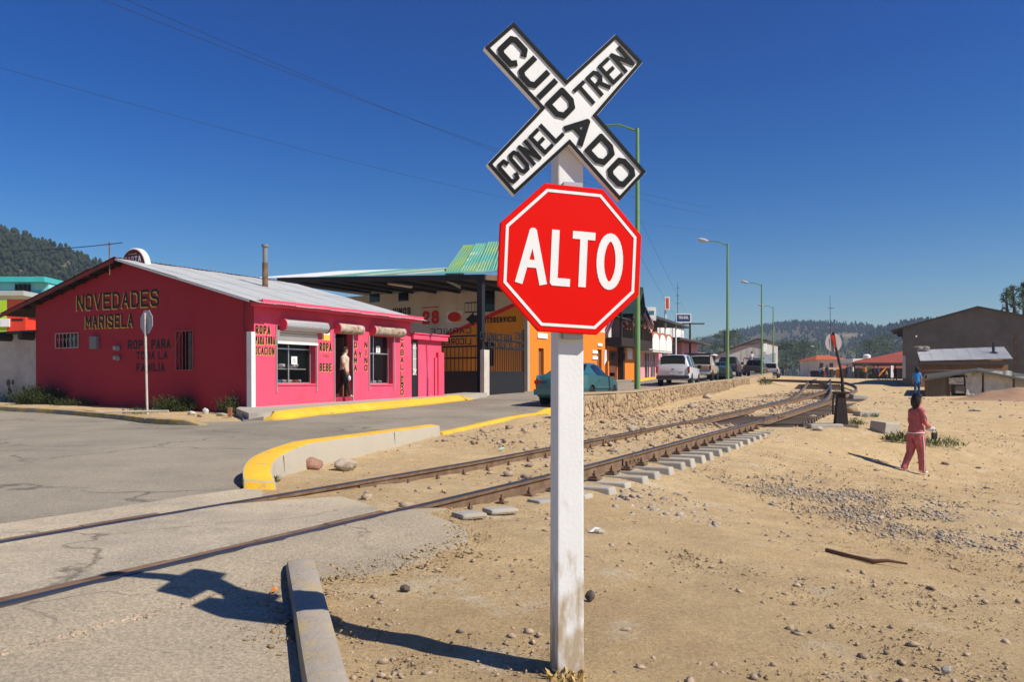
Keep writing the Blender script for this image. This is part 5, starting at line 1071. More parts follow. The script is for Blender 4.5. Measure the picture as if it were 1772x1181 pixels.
# lower houses farther along
def low_house(name, label, px, d, pxr, top, roofm, wallm, eave=1.0, phi=PHI):
    o, F, f, L, T = block(name, label, px, d, pxr, top, phi)
    b = MB(); b.quad((0, 0, -.6), (L, 0, -.6), (L, 0, T), (0, 0, T)); b.quad((0, 0, -.6), (0, 8, -.6), (0, 8, T + .6), (0, 0, T)); b.quad((L, 0, -.6), (L, 8, -.6), (L, 8, T + .6), (L, 0, T)); b.build('wall', wallm, o, recalc=False)
    b = MB(); b.add([(-.4, -eave, T - .15), (L + .4, -eave, T - .15), (L + .4, 8, T + 1.0), (-.4, 8, T + 1.0), (-.4, -eave, T + .05), (L + .4, -eave, T + .05), (L + .4, 8, T + 1.2), (-.4, 8, T + 1.2)], [(0, 3, 2, 1), (4, 5, 6, 7), (0, 1, 5, 4), (1, 2, 6, 5), (3, 0, 4, 7), (2, 3, 7, 6)]); b.build('roof', roofm, o)
    for k in range(2): b = MB(); b.box(L * (.15 + .45 * k), L * (.4 + .45 * k), -.05, -.004, .9, T * .7); b.build('window', GLASSD, o)
    return o
low_house('low_house', 'low pink house with brown overhanging roof beyond the louvred windows', 1180, 92, 1207, 592, mat('brown_roof', (.10, .07, .055), .8), LPINK, 1.6)
low_house('low_house', 'white and pink house with white cornice near the dark pickups', 1207, 108, 1243, 612, WSHEET, mat('rose_paint', (.62, .12, .14), .8), .8)

# street signs
def blade_sign(name, label, x0, y0, x1, y1, d, m, txt=None, pole=None, tm=None):
    a, c = at(x0, y1, d), at(x1, y0, d); o = thing(name, label, 'sign', loc=(0, 0, 0)); F = Matrix.Translation(((a.x + c.x) / 2, d, 0)); o.matrix_world = F
    w2 = (c.x - a.x) / 2; b = MB(); b.box(-w2, w2, -.1, .1, a.z, c.z); b.build('panel', [m], o, bevel=.02)
    b = MB(); e = .1; b.box(-w2 - e, w2 + e, -.09, .09, a.z - e, a.z); b.box(-w2 - e, w2 + e, -.09, .09, c.z, c.z + e); b.box(w2, w2 + e, -.088, .088, a.z, c.z); b.box(-w2 - e, -w2, -.088, .088, a.z, c.z); b.build('frame', WHITEP, o)
    if txt: text(o, txt, (-w2 * .75, -.102, a.z + (c.z - a.z) * .4), X, Z, -Y, w2 * 1.5, (c.z - a.z) * .38, .2, .25, [tm or SIGNW], .01)
    if pole:
        pz = at(*pole, d); g = H(pz.x, d); b = MB(); b.tube([(pz.x - (a.x + c.x) / 2, .15, g - .2), (pz.x - (a.x + c.x) / 2, .15, a.z + .2)], .08, 8); b.build('pole', WHITEP, o)
    return o
blade_sign('phone_sign', 'dark blue phone company sign on a white pole above the white suv', 1171, 545, 1194, 557, 74, mat('sign_blue', (.02, .04, .14), .5), 'TELCEL', (1170, 600))
blade_sign('vertical_sign', 'upright red and white shop sign above the rooftops', 1152, 516, 1157, 535, 70, mat('sign_orange_red', (.6, .07, .03), .6), None, (1152, 560))
blade_sign('hotel_sign', 'white hanging hotel sign beside the striped flag', 1121, 534, 1133, 553, 63, SIGNW, 'HOTEL', None, mat('teal_letter', (.03, .2, .2), .6))
# ------------------------------------------------------------------ lamps, poles, wires
def lamp(label, px, d, top_py, arm=None, group='green street lamps along the street'):
    p = at(px, 660, d); z = H(p.x, d); h = at(px, top_py, d).z - z
    o = thing('street_lamp', label, 'street lamp', loc=(p.x, p.y, z), group=group)
    b = MB(); b.tube([(0, 0, .3), (0, 0, h * .5), (0, 0, h)], [.105, .08, .055], 10); b.build('pole', LAMPG, o, smooth=40)
    b = MB(); b.add([(-.38, -.38, -.3), (.38, -.38, -.3), (.38, .38, -.3), (-.38, .38, -.3), (-.26, -.26, .34), (.26, -.26, .34), (.26, .26, .34), (-.26, .26, .34)], [(0, 1, 5, 4), (1, 2, 6, 5), (2, 3, 7, 6), (3, 0, 4, 7), (4, 5, 6, 7)]); b.build('base', mat('dark_concrete', (.10, .10, .09), .9), o)
    A = Vector((-1.15, .5, .35)) * (1 if not arm else arm); q = Vector((0, 0, h - .1))
    b = MB(); b.tube([q, q + A * .5 + Vector((0, 0, .12)), q + A], .035, 8); b.build('arm', LAMPG, o, smooth=60)
    e = q + A; dr_ = A.normalized(); b = MB(); b.tube([e - dr_ * .1, e + dr_ * .1, e + dr_ * .4, e + dr_ * .62], [.05, .12, .13, .04], 10); b.build('lamp_head', mat('lamp_head_grey', (.5, .5, .48), .5), o, smooth=60)
    return o
lamp('tall green street lamp standing just behind the red octagon', 1103, 26.6, 222, 1.0)
lamp('tall green street lamp behind the white suv and wall', 1259, 49.5, 422)
lamp('green street lamp beyond the brown truck, third along the wall', 1318, 73, 493)
lamp('green street lamp, farthest of the four along the wall', 1338, 101, 532)
for i, (px, top, d) in enumerate([(1396, 627, 240), (1404, 620, 215), (1412, 607, 190), (1419, 602, 170)]):
    lamp('far street lamp near the orange roofed house, %s from the left' % ['first', 'second', 'third', 'fourth'][i], px, d, top, None, 'far street lamps')
def upole(label, px, d, top, cross):
    p = at(px, 660, d); z = H(p.x, d); h = at(px, top, d).z - z; o = thing('utility_pole', label, 'utility pole', loc=(p.x, d, z))
    b = MB(); b.tube([(0, 0, -.3), (0, 0, h)], [.16, .11], 8); b.build('pole', DWOOD, o, smooth=40); b = MB(); b.box(-cross * .35, cross * .65, -.06, .06, h - .25, h - .1); b.build('crossarm', DWOOD, o); return o
upole('dark utility pole with crossarm beside the blue phone sign', 1194, 95, 558, 2.6); upole('dark utility pole with crossarm behind the second lamp', 1254, 125, 572, 2.6)
def mast(label, px, d, y0, y1, r):
    p = at(px, y1, d); o = thing('radio_mast', label, 'antenna', loc=p); b = MB(); h = (y1 - y0) / FPX * d; b.tube([(0, 0, 0), (-.012 * h, 0, h)], [r, r * .4], 5); 
    for k in range(3): b.tube([(-r * 6, 0, h * (.45 + .2 * k)), (r * 6, 0, h * (.45 + .2 * k))], r * .5, 4)
    b.build('mast', BLKM, o); return o
mast('thin antenna above the louvred house roof', 1173, 90, 488, 556, .04); mast('slender radio mast above the switch target, in front of the hills', 1438, 200, 512, 655, .12)
def wire(label, a, b_, sag, r=.012):
    A, B = at(*a), at(*b_); pts = []
    for k in range(25):
        t = k / 24; p = A.lerp(B, t); p.z -= sag * 4 * t * (1 - t); pts.append(p)
    b = MB(); b.tube(pts, r, 4, cap=False); tag(b.build('overhead_wire', mat('wire_grey', (.035, .05, .08), .7)), label, 'wire')
wire('upper overhead wire sweeping down from the top left corner', (130, -20, 28), (1230, 360, 90), 1.0, .010)
wire('second overhead wire beside the topmost one', (175, -20, 28), (1230, 372, 90), 1.1, .010)
wire('faint overhead wire crossing the left sky low down', (-60, 100, 28), (1230, 400, 90), 1.0, .008)
wire('short service cable running to the mast on the pink shop ridge', (-60, 432, 30), (212, 420, 25.2), .12, .014)
for k, (a, b_) in enumerate([((1106, 440, 40), (1205, 600, 130)), ((1108, 380, 40), (1216, 590, 130))]): wire(['thin wire descending right of the lamp pole, lower of two', 'thin wire descending right of the lamp pole, upper of two'][k], a, b_, .4, .006)

# ------------------------------------------------------------------ rubble retaining wall
wl = thing('rubble_wall', 'long sandy rubble stone retaining wall between street and tracks', 'wall')
mb = MB(); n = 60; Lw = (WALL_B - WALL_A).length; WT = .38
def wtop(d): return float(np.interp(d, [20, 24.5, 57, 85], [1.16, 1.16, 1.84, 2.62]))
rowsn = 5
for i in range(n + 1):
    p = WALL_A.lerp(WALL_B, i / n); zt = wtop(p.y) + .03 * mnoise.noise(Vector((i * .9, 0, 0))); zf = H(*(p + WNRM * .3)[:2]) - .25
    for j in range(rowsn + 1): q = p + WNRM * (.02 * mnoise.noise(Vector((i * .7, j * 1.3, 2))) + .06 * (1 - j / rowsn)); mb.v.append((q.x, q.y, zf + (zt - zf) * j / rowsn))
    q = p - WNRM * WT; mb.v += [(q.x, q.y, zt - .01), (q.x, q.y, zf)]
m_ = rowsn + 3
for i in range(n):
    for j in range(m_ - 1): mb.f.append((i * m_ + j, (i + 1) * m_ + j, (i + 1) * m_ + j + 1, i * m_ + j + 1)); mb.m.append(0)
mb.f += [tuple(range(m_)), tuple(range(n * m_, (n + 1) * m_))[::-1]]; mb.m += [0, 0]
mb.build('wall_core', MORTAR, wl, smooth=30)
def stone_mesh(k):
    b = MB(); m2 = random.randint(5, 7); r0 = [random.uniform(.75, 1.2) for _ in range(m2)]
    ring = [(math.cos(i * 6.283 / m2) * r0[i], math.sin(i * 6.283 / m2) * r0[i]) for i in range(m2)]
    vs = [(x, 0, z) for x, z in ring] + [(x * .8, -.6 + random.uniform(-.12, .1), z * .8) for x, z in ring] + [(0, -.75, 0)]
    fs = [(i, (i + 1) % m2, m2 + (i + 1) % m2, m2 + i) for i in range(m2)] + [(m2 + i, m2 + (i + 1) % m2, 2 * m2) for i in range(m2)]; b.add(vs, fs); return b.mesh('stone', STONE, smooth=50)
SM = [stone_mesh(k) for k in range(10)]
ang = math.atan2(WDIR.y, WDIR.x); cnt = 0; u = .1
# stones are laid course by course; near ones are single pieces
rest = MB()
u = 0.0
while u < Lw * .62:
    p = WALL_A + WDIR * u; zt = wtop(p.y); zf = H(*(p + WNRM * .3)[:2]) - .05; z = zf + .06
    while z < zt - .05:
        s_ = random.uniform(.055, .115); q = p + WDIR * random.uniform(-.06, .06) + WNRM * (.012 + .06 * (1 - (z - zf) / (zt - zf)))
        M = Matrix.Translation((q.x, q.y, z)) @ Matrix.Rotation(ang, 4, 'Z') @ Matrix.Rotation(random.uniform(-.5, .5), 4, 'Y') @ Matrix.Diagonal((s_ * random.uniform(.9, 1.5), random.uniform(.035, .06), s_, 1))
        if cnt < 290: link('stone', SM[cnt % 10], wl, M); cnt += 1
        else:
            me = SM[random.randrange(10)]; rest.add([v.co for v in me.vertices], [tuple(f.vertices) for f in me.polygons], 0, M)
        z += s_ * random.uniform(1.5, 1.9)
    u += random.uniform(.15, .24)
r_ = rest.build('stonework', STONE, wl, smooth=50, recalc=False); r_['kind'] = 'stuff'
mb = MB(); 
for i in range(n):
    a, b_ = WALL_A.lerp(WALL_B, i / n), WALL_A.lerp(WALL_B, (i + 1) / n)
    mb.add([(*(a + WNRM * .03)[:2], wtop(a.y) + .0), (*(b_ + WNRM * .03)[:2], wtop(b_.y) + .0), (*(b_ - WNRM * WT)[:2], wtop(b_.y) + .0), (*(a - WNRM * WT)[:2], wtop(a.y) + .0), (*(a + WNRM * .03)[:2], wtop(a.y) + .045), (*(b_ + WNRM * .03)[:2], wtop(b_.y) + .045), (*(b_ - WNRM * WT)[:2], wtop(b_.y) + .045), (*(a - WNRM * WT)[:2], wtop(a.y) + .045)], [(4, 5, 6, 7), (0, 1, 5, 4), (2, 3, 7, 6)])
mb.build('coping', MORTAR, wl, recalc=False)
# ------------------------------------------------------------------ switch stand
sw = gp(1455, 736); SWZ = H(sw.x, sw.y)
stand = thing('switch_stand', 'black railway switch stand with a round grey target disc', 'switch stand', loc=(sw.x, sw.y, SWZ), rz=R(-10))
sh_ = lambda py: at(1455, py, sw.y).z - SWZ
mb = MB(); t1 = sh_(682); mb.add([(-.15, -.15, -.05), (.15, -.15, -.05), (.15, .15, -.05), (-.15, .15, -.05), (-.09, -.09, t1), (.09, -.09, t1), (.09, .09, t1), (-.09, .09, t1)], [(0, 1, 5, 4), (1, 2, 6, 5), (2, 3, 7, 6), (3, 0, 4, 7), (4, 5, 6, 7)]); mb.box(-.17, .17, -.13, .13, t1, t1 + .05); mb.build('pedestal', DRUST, stand, bevel=.01)
top = Vector((-.17, 0, sh_(575))); mb = MB(); mb.tube([(.05, 0, t1), (.02, 0, t1 + .5), (top.x * .7, 0, top.z - .35), (top.x, 0, top.z)], [.045, .032, .028, .03], 8); mb.build('mast', DRUST, stand, smooth=50)
mb = MB(); zc = sh_(593); rd = 16.5 / FPX * sw.y; mb.lathe([(rd, 0), (rd, .012)], 28, 0, Matrix.Translation((-.16, .03, zc)) @ Matrix.Rotation(R(25), 4, 'Z') @ Matrix.Rotation(R(-90), 4, 'X')); mb.build('target_disc', mat('target_grey', (.36, .325, .32), .7, .08, 5), stand)
mb = MB(); mb.add([(-.24, -.045, zc + .16), (-.14, -.045, zc - .12), (-.11, -.045, zc - .12), (-.16, -.045, zc + .18)], [(0, 1, 2, 3)]); mb.build('red_vane', REDT, stand)
mb = MB(); mb.tube([(-.16, -.1, t1 + .02), (-.2, -.12, t1 - .15), (-.2, -.12, .25)], .025, 6); mb.build('lever', DRUST, stand)
mb = MB(); q = trk(sw.y - .3, 0); e = Vector((q.x - sw.x - .1, q.y - sw.y, zrail(sw.y) - SWZ - .1)); mb.tube([(0, 0, .03), (e.x, e.y, e.z)], .022, 6); mb.build('connecting_rod', DRUST, stand)
mb = MB(); mb.box(-.9, .35, -.22, -.02, -.06, .015); mb.box(-.9, .35, .06, .26, -.06, .015); mb.build('timber_base', WOODT, stand)
# ------------------------------------------------------------------ rocks and blocks lying about
def rock(name, label, px, py, w_px, h_px, m, seed, d=None, depth=.7):
    p = gp(px, py); k = p.y / FPX; rs = np.random.default_rng(seed); V = IV2.copy()
    V += np.array([mnoise.noise_vector(Vector(v * 1.3) + Vector((seed, 0, 0)))[:] for v in V]) * .35
    for _ in range(5):
        nn = rs.normal(size=3); nn /= np.linalg.norm(nn); lim = .8; dt = V @ nn; V -= np.outer(np.maximum(dt - lim, 0), nn)
    V = V / np.abs(V).max(0) * np.array([w_px * k / 2, w_px * k * depth / 2, h_px * k / 2 * 1.15]); b = MB(); b.add([tuple(v) for v in V], [tuple(f) for f in IF2])
    o = b.build(name, m, smooth=35, recalc=False); o.location = onland(p, h_px * k * .30) + Vector((0, w_px * k * .25, 0)); return tag(o, label, 'rock')
rock('boulder', 'reddish boulder lying at the foot of the median kerb', 536, 812, 46, 22, mat('red_rock', (.32, .17, .12), .9, .2, 3, .6, 16, c2=(.42, .28, .2), amt=.3, dscale=4), 3)
rock('boulder', 'pale knobbly boulder right of the reddish one by the kerb', 596, 814, 42, 25, mat('pale_rock', (.46, .38, .29), .9, .2, 5, .9, 14, c2=(.25, .19, .14), amt=.3, dscale=6), 11)
rock('stone', 'flat broken concrete chunk in the dirt right of the post', 1036, 925, 22, 10, CONC, 5); rock('stone', 'rounded grey stone near the bottom right corner', 1639, 1166, 18, 13, mat('grey_rock', (.3, .28, .25), .9, .2, 6, .5, 20), 6)
rock('stone', 'small pale stone right of the post foot', 1083, 1095, 20, 9, PEB2, 8); rock('stone', 'dark stone beside the post a third of the way up', 1022, 1040, 20, 20, mat('dark_rock', (.10, .08, .07), .9, .2, 6, .5, 20), 9)
rock('stone', 'dark broken stone on the dirt left of the post', 700, 1024, 20, 12, mat('dark_rock', (.1, .08, .07)), 10)
RCK = [(1418, 746, 20, 9), (1408, 724, 14, 7), (1480, 716, 26, 16), (1690, 712, 24, 5), (1225, 690, 18, 10), (1200, 706, 22, 9), (1180, 714, 14, 7), (1150, 700, 10, 6), (1094, 744, 22, 9), (1230, 715, 12, 6), (1060, 715, 16, 8)]
for i, (px, py, a, b_) in enumerate(RCK): rock('stone', ['pale block beside the siding ties', 'small stone left of the switch stand', 'brown rock just right of the switch stand', 'flat pale stone on the slope below the grey shed', 'stone at the wall foot, farthest of the wall foot stones', 'dark stone at the wall foot under the white suv', 'stone at the wall foot beside the far rail', 'small stone at the wall foot below the first lamp', 'large stone in the ballast beyond the rails', 'stone among ballast below the cream pickup', 'stone against the wall foot just right of the post'][i], px, py, a, b_, [CONC, PEB2, STONE, CONC, PEB, PEB, PEB2, PEB, PEB, PEB2, STONE][i], 20 + i)
def cblock(label, px, py, d0, L, w_, h_, rz, m=CONC, name='concrete_block', tilt=0):
    p = gp(px, py); o = MB(); o.box(-L / 2, L / 2, -w_ / 2, w_ / 2, -h_ * .3, h_ * .8); ob = o.build(name, m, bevel=.03); ob.location = onland(p, 0); ob.rotation_euler = (R(tilt), R(tilt * .6), R(rz)); return tag(ob, label, 'block')
cblock('broken concrete block left of the walking woman', 1530, 748, 0, .62, .4, .3, 35, tilt=6); cblock('second slab of concrete behind the broken block', 1500, 720, 0, .9, .35, .2, 20); cblock('pale fallen tie end beside the switch stand', 1485, 692, 0, .8, .35, .3, 12, tilt=8)
cblock('low concrete sleeper end half buried beside the switch base', 1428, 740, 0, .8, .22, .1, 5)
# loose slabs beside the near rail
for i, (px, py, L, w_, rz) in enumerate([(866, 886, .3, .17, 35), (812, 894, .26, .18, 40), (940, 870, .3, .18, 45)]): cblock(['grey slab lying nearest the rail left of the post', 'dusty slab sunk in the dirt below the rail clips', 'slab of tie beside the rail just left of the post'][i], px, py, 0, L, w_, .045, rz, TIEM, 'loose_slab', 3)
# stick
p = gp(1510, 976); o = MB(); s_ = p.y / FPX; o.tube([(-50 * s_, .35, .035), (-25 * s_, .12, .03), (0, -.02, .02), (22 * s_, -.03, .03), (50 * s_, -.1, .02)], [.018, .016, .02, .014, .008], 6); ob = o.build('fallen_branch', BRWOOD, smooth=60); ob.location = onland(p); tag(ob, 'crooked dry branch lying on the dirt at right', 'branch')
p = gp(1640, 745); 
# litter
for i, (px, py, c_) in enumerate([(1030, 923, (.75, .72, .65)), (868, 779, (.4, .6, .5)), (1100, 806, (.75, .25, .08)), (474, 1030, (.8, .25, .05))]):
    p = gp(px, py); o = MB(); a = .05 if i < 3 else .018; o.add([(-a, -a * .6, .0), (a, -a * .5, .012), (a * .9, a * .6, .02), (-a, a * .7, .008), (0, 0, .035)], [(0, 1, 4), (1, 2, 4), (2, 3, 4), (3, 0, 4)]); ob = o.build('litter', mat('litter%d' % i, c_, .7)); ob.location = onland(p, .012); tag(ob, ['crumpled white paper scrap right of the post', 'pale green wrapper beyond the rails', 'orange scrap beside the concrete ties', 'tiny orange scrap on the road near the kerb end'][i], 'litter')

# ------------------------------------------------------------------ weeds
def tuft(name, label, c, rad, h, n, m=LEAF, cat='weeds', spread=.7):
    b = MB()
    for k in range(n):
        a = random.uniform(0, 6.283); r0 = rad * math.sqrt(random.random()); p = Vector((r0 * math.cos(a) * 1.0, r0 * math.sin(a) * .6, 0)); hh = h * random.uniform(.4, 1.05) * (1 - .5 * (r0 / rad) ** 2)
        q = p + Vector((random.gauss(0, spread) * hh, random.gauss(0, spread) * hh, hh)); w_ = random.uniform(.005, .011) * (1 + h); sd = Vector((random.uniform(-1, 1), random.uniform(-1, 1), 0)).normalized() * w_; mid = p.lerp(q, .55) + Vector((0, 0, hh * .12))
        b.add([p - sd * .3, p + sd * .3, mid + sd, q, mid - sd], [(0, 1, 2, 4), (4, 2, 3)])
        if h > .4:
            for j in range(9):
                t = random.uniform(.25, 1); e = p.lerp(q, t) + Vector((random.gauss(0, .09), random.gauss(0, .09), random.gauss(0, .06))); s2 = random.uniform(.02, .045); b.add([e, e + Vector((random.uniform(-s2, s2), random.uniform(-s2, s2), s2)), e + Vector((random.uniform(-s2, s2) * 1.5, random.uniform(-s2, s2), -s2 * .5))], [(0, 1, 2)])
    o = b.build(name, m, recalc=False); o.location = onland(c, -.01); return tag(o, label, cat)
def gl(px, py): return gp(px, py)
DKW = mat('dark_weed_leaf', (.045, .06, .02), .8, .4, 4, spec=.1, c2=(.09, .085, .035), amt=.3, dscale=5)
wfoot = lambda px, o=.45: FP @ Vector((-o, gab(px, 690).y, 0))
tuft('weed_clump', 'dense green weeds at the left end of the shaded pink side wall', wfoot(95), .75, .75, 420, DKW); tuft('weed_clump', 'low weeds below the barred gable window', wfoot(150), .8, .4, 170, DKW)
tuft('weed_clump', 'leafy weeds right of the small stop sign pole', wfoot(325), .5, .55, 240, DKW); tuft('weed_clump', 'tall thin weeds against the shop corner', wfoot(408, .3), .3, .7, 70, DKW, spread=.3); tuft('weed_clump', 'scraggly weeds at the white wall foot', wfoot(25, .3), 1.0, .4, 160, DKW)
tuft('weed_clump', 'small weeds at the foot of the small stop sign', gl(240, 716), .5, .25, 120); tuft('weed_clump', 'small green weeds by the yellow median nose', gl(458, 833), .16, .12, 90); tuft('weed_clump', 'weed beside the pink annex corner', gl(777, 684), .35, .6, 70)
GRN = mat('grass_green', (.085, .115, .03), .8, .4, 5)
tuft('weed_clump', 'green weeds behind the walking woman', gl(1622, 772), .62, .32, 200, GRN); tuft('weed_clump', 'green weeds left of the walking woman below the block', gl(1553, 764), .35, .3, 190, GRN); tuft('weed_clump', 'grass beside the switch stand base', gl(1476, 735), .35, .25, 130, GRN); tuft('weed_clump', 'small grass right of the switch stand', gl(1505, 722), .3, .22, 90, GRN); tuft('weed_clump', 'weed at the gate pillar foot', gl(835, 682), .4, .25, 60)
tuft('weed_clump', 'weed growing at the crack of the rubble wall', gl(1325, 666), .5, .8, 80, GRN); tuft('dry_grass', 'dry straw at the foot of the sign post', Vector((PX - .02, PD - .05, 0)), .1, .05, 60, mat('straw', (.42, .29, .11), .9))
# rubble by the shop corner
for i, (px, py, a, b_) in enumerate([(330, 718, 16, 8), (355, 716, 12, 12), (382, 720, 20, 6), (345, 722, 10, 6)]): rock('rubble', ['broken brick rubble below the diamond grille', 'pale upright brick in the rubble by the shop', 'flat slab in the rubble near the shop corner', 'small lump in front of the brick rubble'][i], px, py, a, b_, [CREAMW, WHITEW, CONC, STONE][i], 60 + i)
p = gl(398, 722); o = MB(); o.box(-.05, .05, -.05, .05, 0, .25); ob = o.build('wooden_stake', mat('red_stake', (.3, .12, .06), .9), bevel=.01); ob.location = onland(p); tag(ob, 'short reddish stake by the shop corner', 'stake')
p = gl(222, 718); o = MB(); o.tube([(-1.0, .2, .06), (1.1, 0, .1)], .03, 6); ob = o.build('plank', CREAMW); ob.location = onland(p); tag(ob, 'pale pole lying along the side wall weeds', 'pole')

# ------------------------------------------------------------------ small stop sign seen from behind, white wall, houses on the left
p = gp(255, 716); ss = thing('stop_sign', 'small octagonal road sign seen from behind on a thin leaning pole', 'sign', loc=onland(p), rz=R(-38)); hz = at(247, 557, p.y).z - H(p.x, p.y); rr = 22 / FPX * p.y
b = MB(); b.tube([(0, 0, -.1), (-.13, 0, hz + .25)], .032, 8); b.build('pole', mat('pale_pole', (.5, .46, .42), .7, c2=(.35, .12, .1), amt=.3, dscale=3), ss)
b = MB(); b.prism([(rr * math.cos(R(22.5 + 45 * i)) - .13, hz + rr * math.sin(R(22.5 + 45 * i))) for i in range(8)], lambda a, c, t: (a, t, c), .04, .05); b.build('octagon', mat('sign_back_grey', (.42, .44, .44), .6, .1, 4), ss)
F_ = FP
wwall = thing('garden_wall', 'dirty white plastered wall at the left edge beside the pink shop', 'wall', FP); a = gab(62, 576)
b = MB(); zt = gab(62, 576).z; b.box(.12, .5, GW + .01, GW + 9, -.8, zt); b.build('wall', CREAMW, wwall, bevel=.02)
b = MB(); b.box(-.1, .7, GW + .02, GW + 9, zt + .003, zt + .09); b.build('coping', mat('dark_coping', (.08, .07, .06), .9), wwall)
for i, px in enumerate((8, 46)): c_ = gab(px, 580); b = MB(); b.tube([(-.35, c_.y - .2, zt - .12), (.3, c_.y - .2, zt - .12)], .14, 8); b.build('beam_end', mat('dark_beam', (.05, .04, .03), .9), wwall)
b = MB()
for k in range(6): b.lathe([(.16 * random.uniform(.5, 1), 0), (.1, .004)], 7, 0, Matrix.Translation((.118, GW + .9 + random.uniform(0, 1.4), .35 + random.uniform(0, .5))) @ Matrix.Rotation(R(-90), 4, 'Y'))
b.build('bare_patch', mat('bare_plaster', (.13, .10, .08), .9), wwall)
FT = frame(-60, 560, 43, -40, 0, z=.9)
tq = thing('turquoise_house', 'turquoise and white upper storey behind the pink shop roof', 'house', Matrix.Translation(at(-60, 600, 43)))
def tb(name, m, x0, y0, x1, y1, dy=0, th=.2, parent=None):
    a, c = at(x0, y1, 43) - at(-60, 600, 43), at(x1, y0, 43) - at(-60, 600, 43); b = MB(); b.box(a.x, c.x, dy, dy + th, a.z, c.z); return b.build(name, m, parent or tq)
TQW = mat('turquoise_paint', (.06, .42, .42), .8, .1, 1)
tb('wall', mat('aqua_wall', (.25, .62, .66), .8, .1, 1), -60, 488, 84, 512, 0, 6); tb('roof', TQW, -70, 481, 86, 490, -.5, 7); tb('band', TQW, -60, 503, 84, 508, -.06, .05); tb('porch_roof', SHEET, -70, 509, 70, 517, -1.5, 1.45)
w_ = tb('window', GLASSD, 29, 493, 54, 509, -.1, .05); 
for k in range(4): tb('muntin', DWOOD, 29 + k * 7.5, 492, 30.5 + k * 7.5, 509.5, -.16, .05, tq)
tb('muntin', DWOOD, 29, 500, 54, 501.5, -.22, .05)
hl = thing('striped_stall', 'lime green and red painted shopfront behind the white wall', 'shop', Matrix.Translation(at(-60, 600, 38)))
def sb(name, m, x0, y0, x1, y1, dy=0, th=.2):
    a, c = at(x0, y1, 38) - at(-60, 600, 38), at(x1, y0, 38) - at(-60, 600, 38); b = MB(); b.box(a.x, c.x, dy, dy + th, a.z, c.z); return b.build(name, m, hl)
sb('lime_panel', mat('lime_paint', (.42, .62, .04), .8, .1, 1), -60, 520, 12, 600, 0, 3); sb('red_panel', mat('poster_red', (.7, .05, .02), .7, .1, 1), 12, 535, 44, 600, 0, 3); sb('upper_panel', mat('dark_red_panel', (.25, .04, .02), .8), 12, 518, 60, 534.5, .0, 3); sb('notice', SIGNW, 2, 552, 18, 566, -.08, .06); sb('print_band', BLACKP, 20, 552, 40, 555, -.02, .018)

# ------------------------------------------------------------------ right side: warehouse, sheds, tree
FWH = frame(1562, 668, 70, 31, 0, z=H(at(1562, 668, 70).x, 70) - .1)
wh2 = thing('warehouse', 'large grey rendered warehouse with a shallow gable in shade', 'warehouse', FWH); wg = lambda px, py: onp(FWH, px, py, 0, 0)
# here local y runs to the left, so the gable lies towards negative y
ap = wg(1692, 533); e0 = wg(1562, 567); wide = abs(ap.y) * 2; zr_ = ap.z; ze = e0.z
b = MB(); b.add([(0, 0, -1), (0, -wide, -1), (0, -wide, ze), (0, ap.y, zr_), (0, 0, ze)], [(4, 3, 2, 1, 0)]); b.quad((0, 0, -1), (0, 0, ze), (30, 0, ze), (30, 0, -1)); b.quad((0, -wide, -1), (30, -wide, -1), (30, -wide, ze), (0, -wide, ze)); b.build('wall', GREYW, wh2, recalc=False)
b = MB()
for y0, z0, y1, z1 in ((.9, ze - .35, ap.y, zr_), (ap.y, zr_, -wide - .9, ze - .35)): b.add([(-.25, y0, z0), (-.25, y1, z1), (30, y1, z1), (30, y0, z0), (-.25, y0, z0 + .14), (-.25, y1, z1 + .14), (30, y1, z1 + .14), (30, y0, z0 + .14)], [(0, 1, 2, 3), (4, 7, 6, 5), (0, 4, 5, 1), (0, 3, 7, 4)])
b.build('roof', mat('dark_roof_edge', (.10, .085, .075), .8), wh2)
for k in range(7): b = MB(); b.box(4 * k + .2, 4 * k + .35, .0, .8, ze - .55, ze - .4); b.build('eave_bracket', DWOOD, wh2)
b = MB(); a = wg(1565, 640); b.box(-.05, -.004, a.y - .1, a.y + .15, wg(1565, 655).z, wg(1565, 616).z); b.build('downpipe', GALV, wh2)
b = MB(); a = wg(1758, 620); b.box(-.04, -.004, a.y - .08, a.y + .08, .5, wg(1758, 575).z); b.build('stain_pipe', RUST, wh2)
b = MB(); b.box(-.03, -.004, wg(1600, 640).y, 0, -.9, wg(1580, 634).z); b.build('dark_base', mat('dark_render', (.13, .12, .10), .95), wh2)
b = MB(); a = wg(1586, 583); b.lathe([(.06, 0), (.08, .1), (.02, .16)], 10, 0, Matrix.Translation((-.25, a.y, a.z)) @ Matrix.Rotation(R(-90), 4, 'Y')); b.build('lamp', WHITEP, wh2)
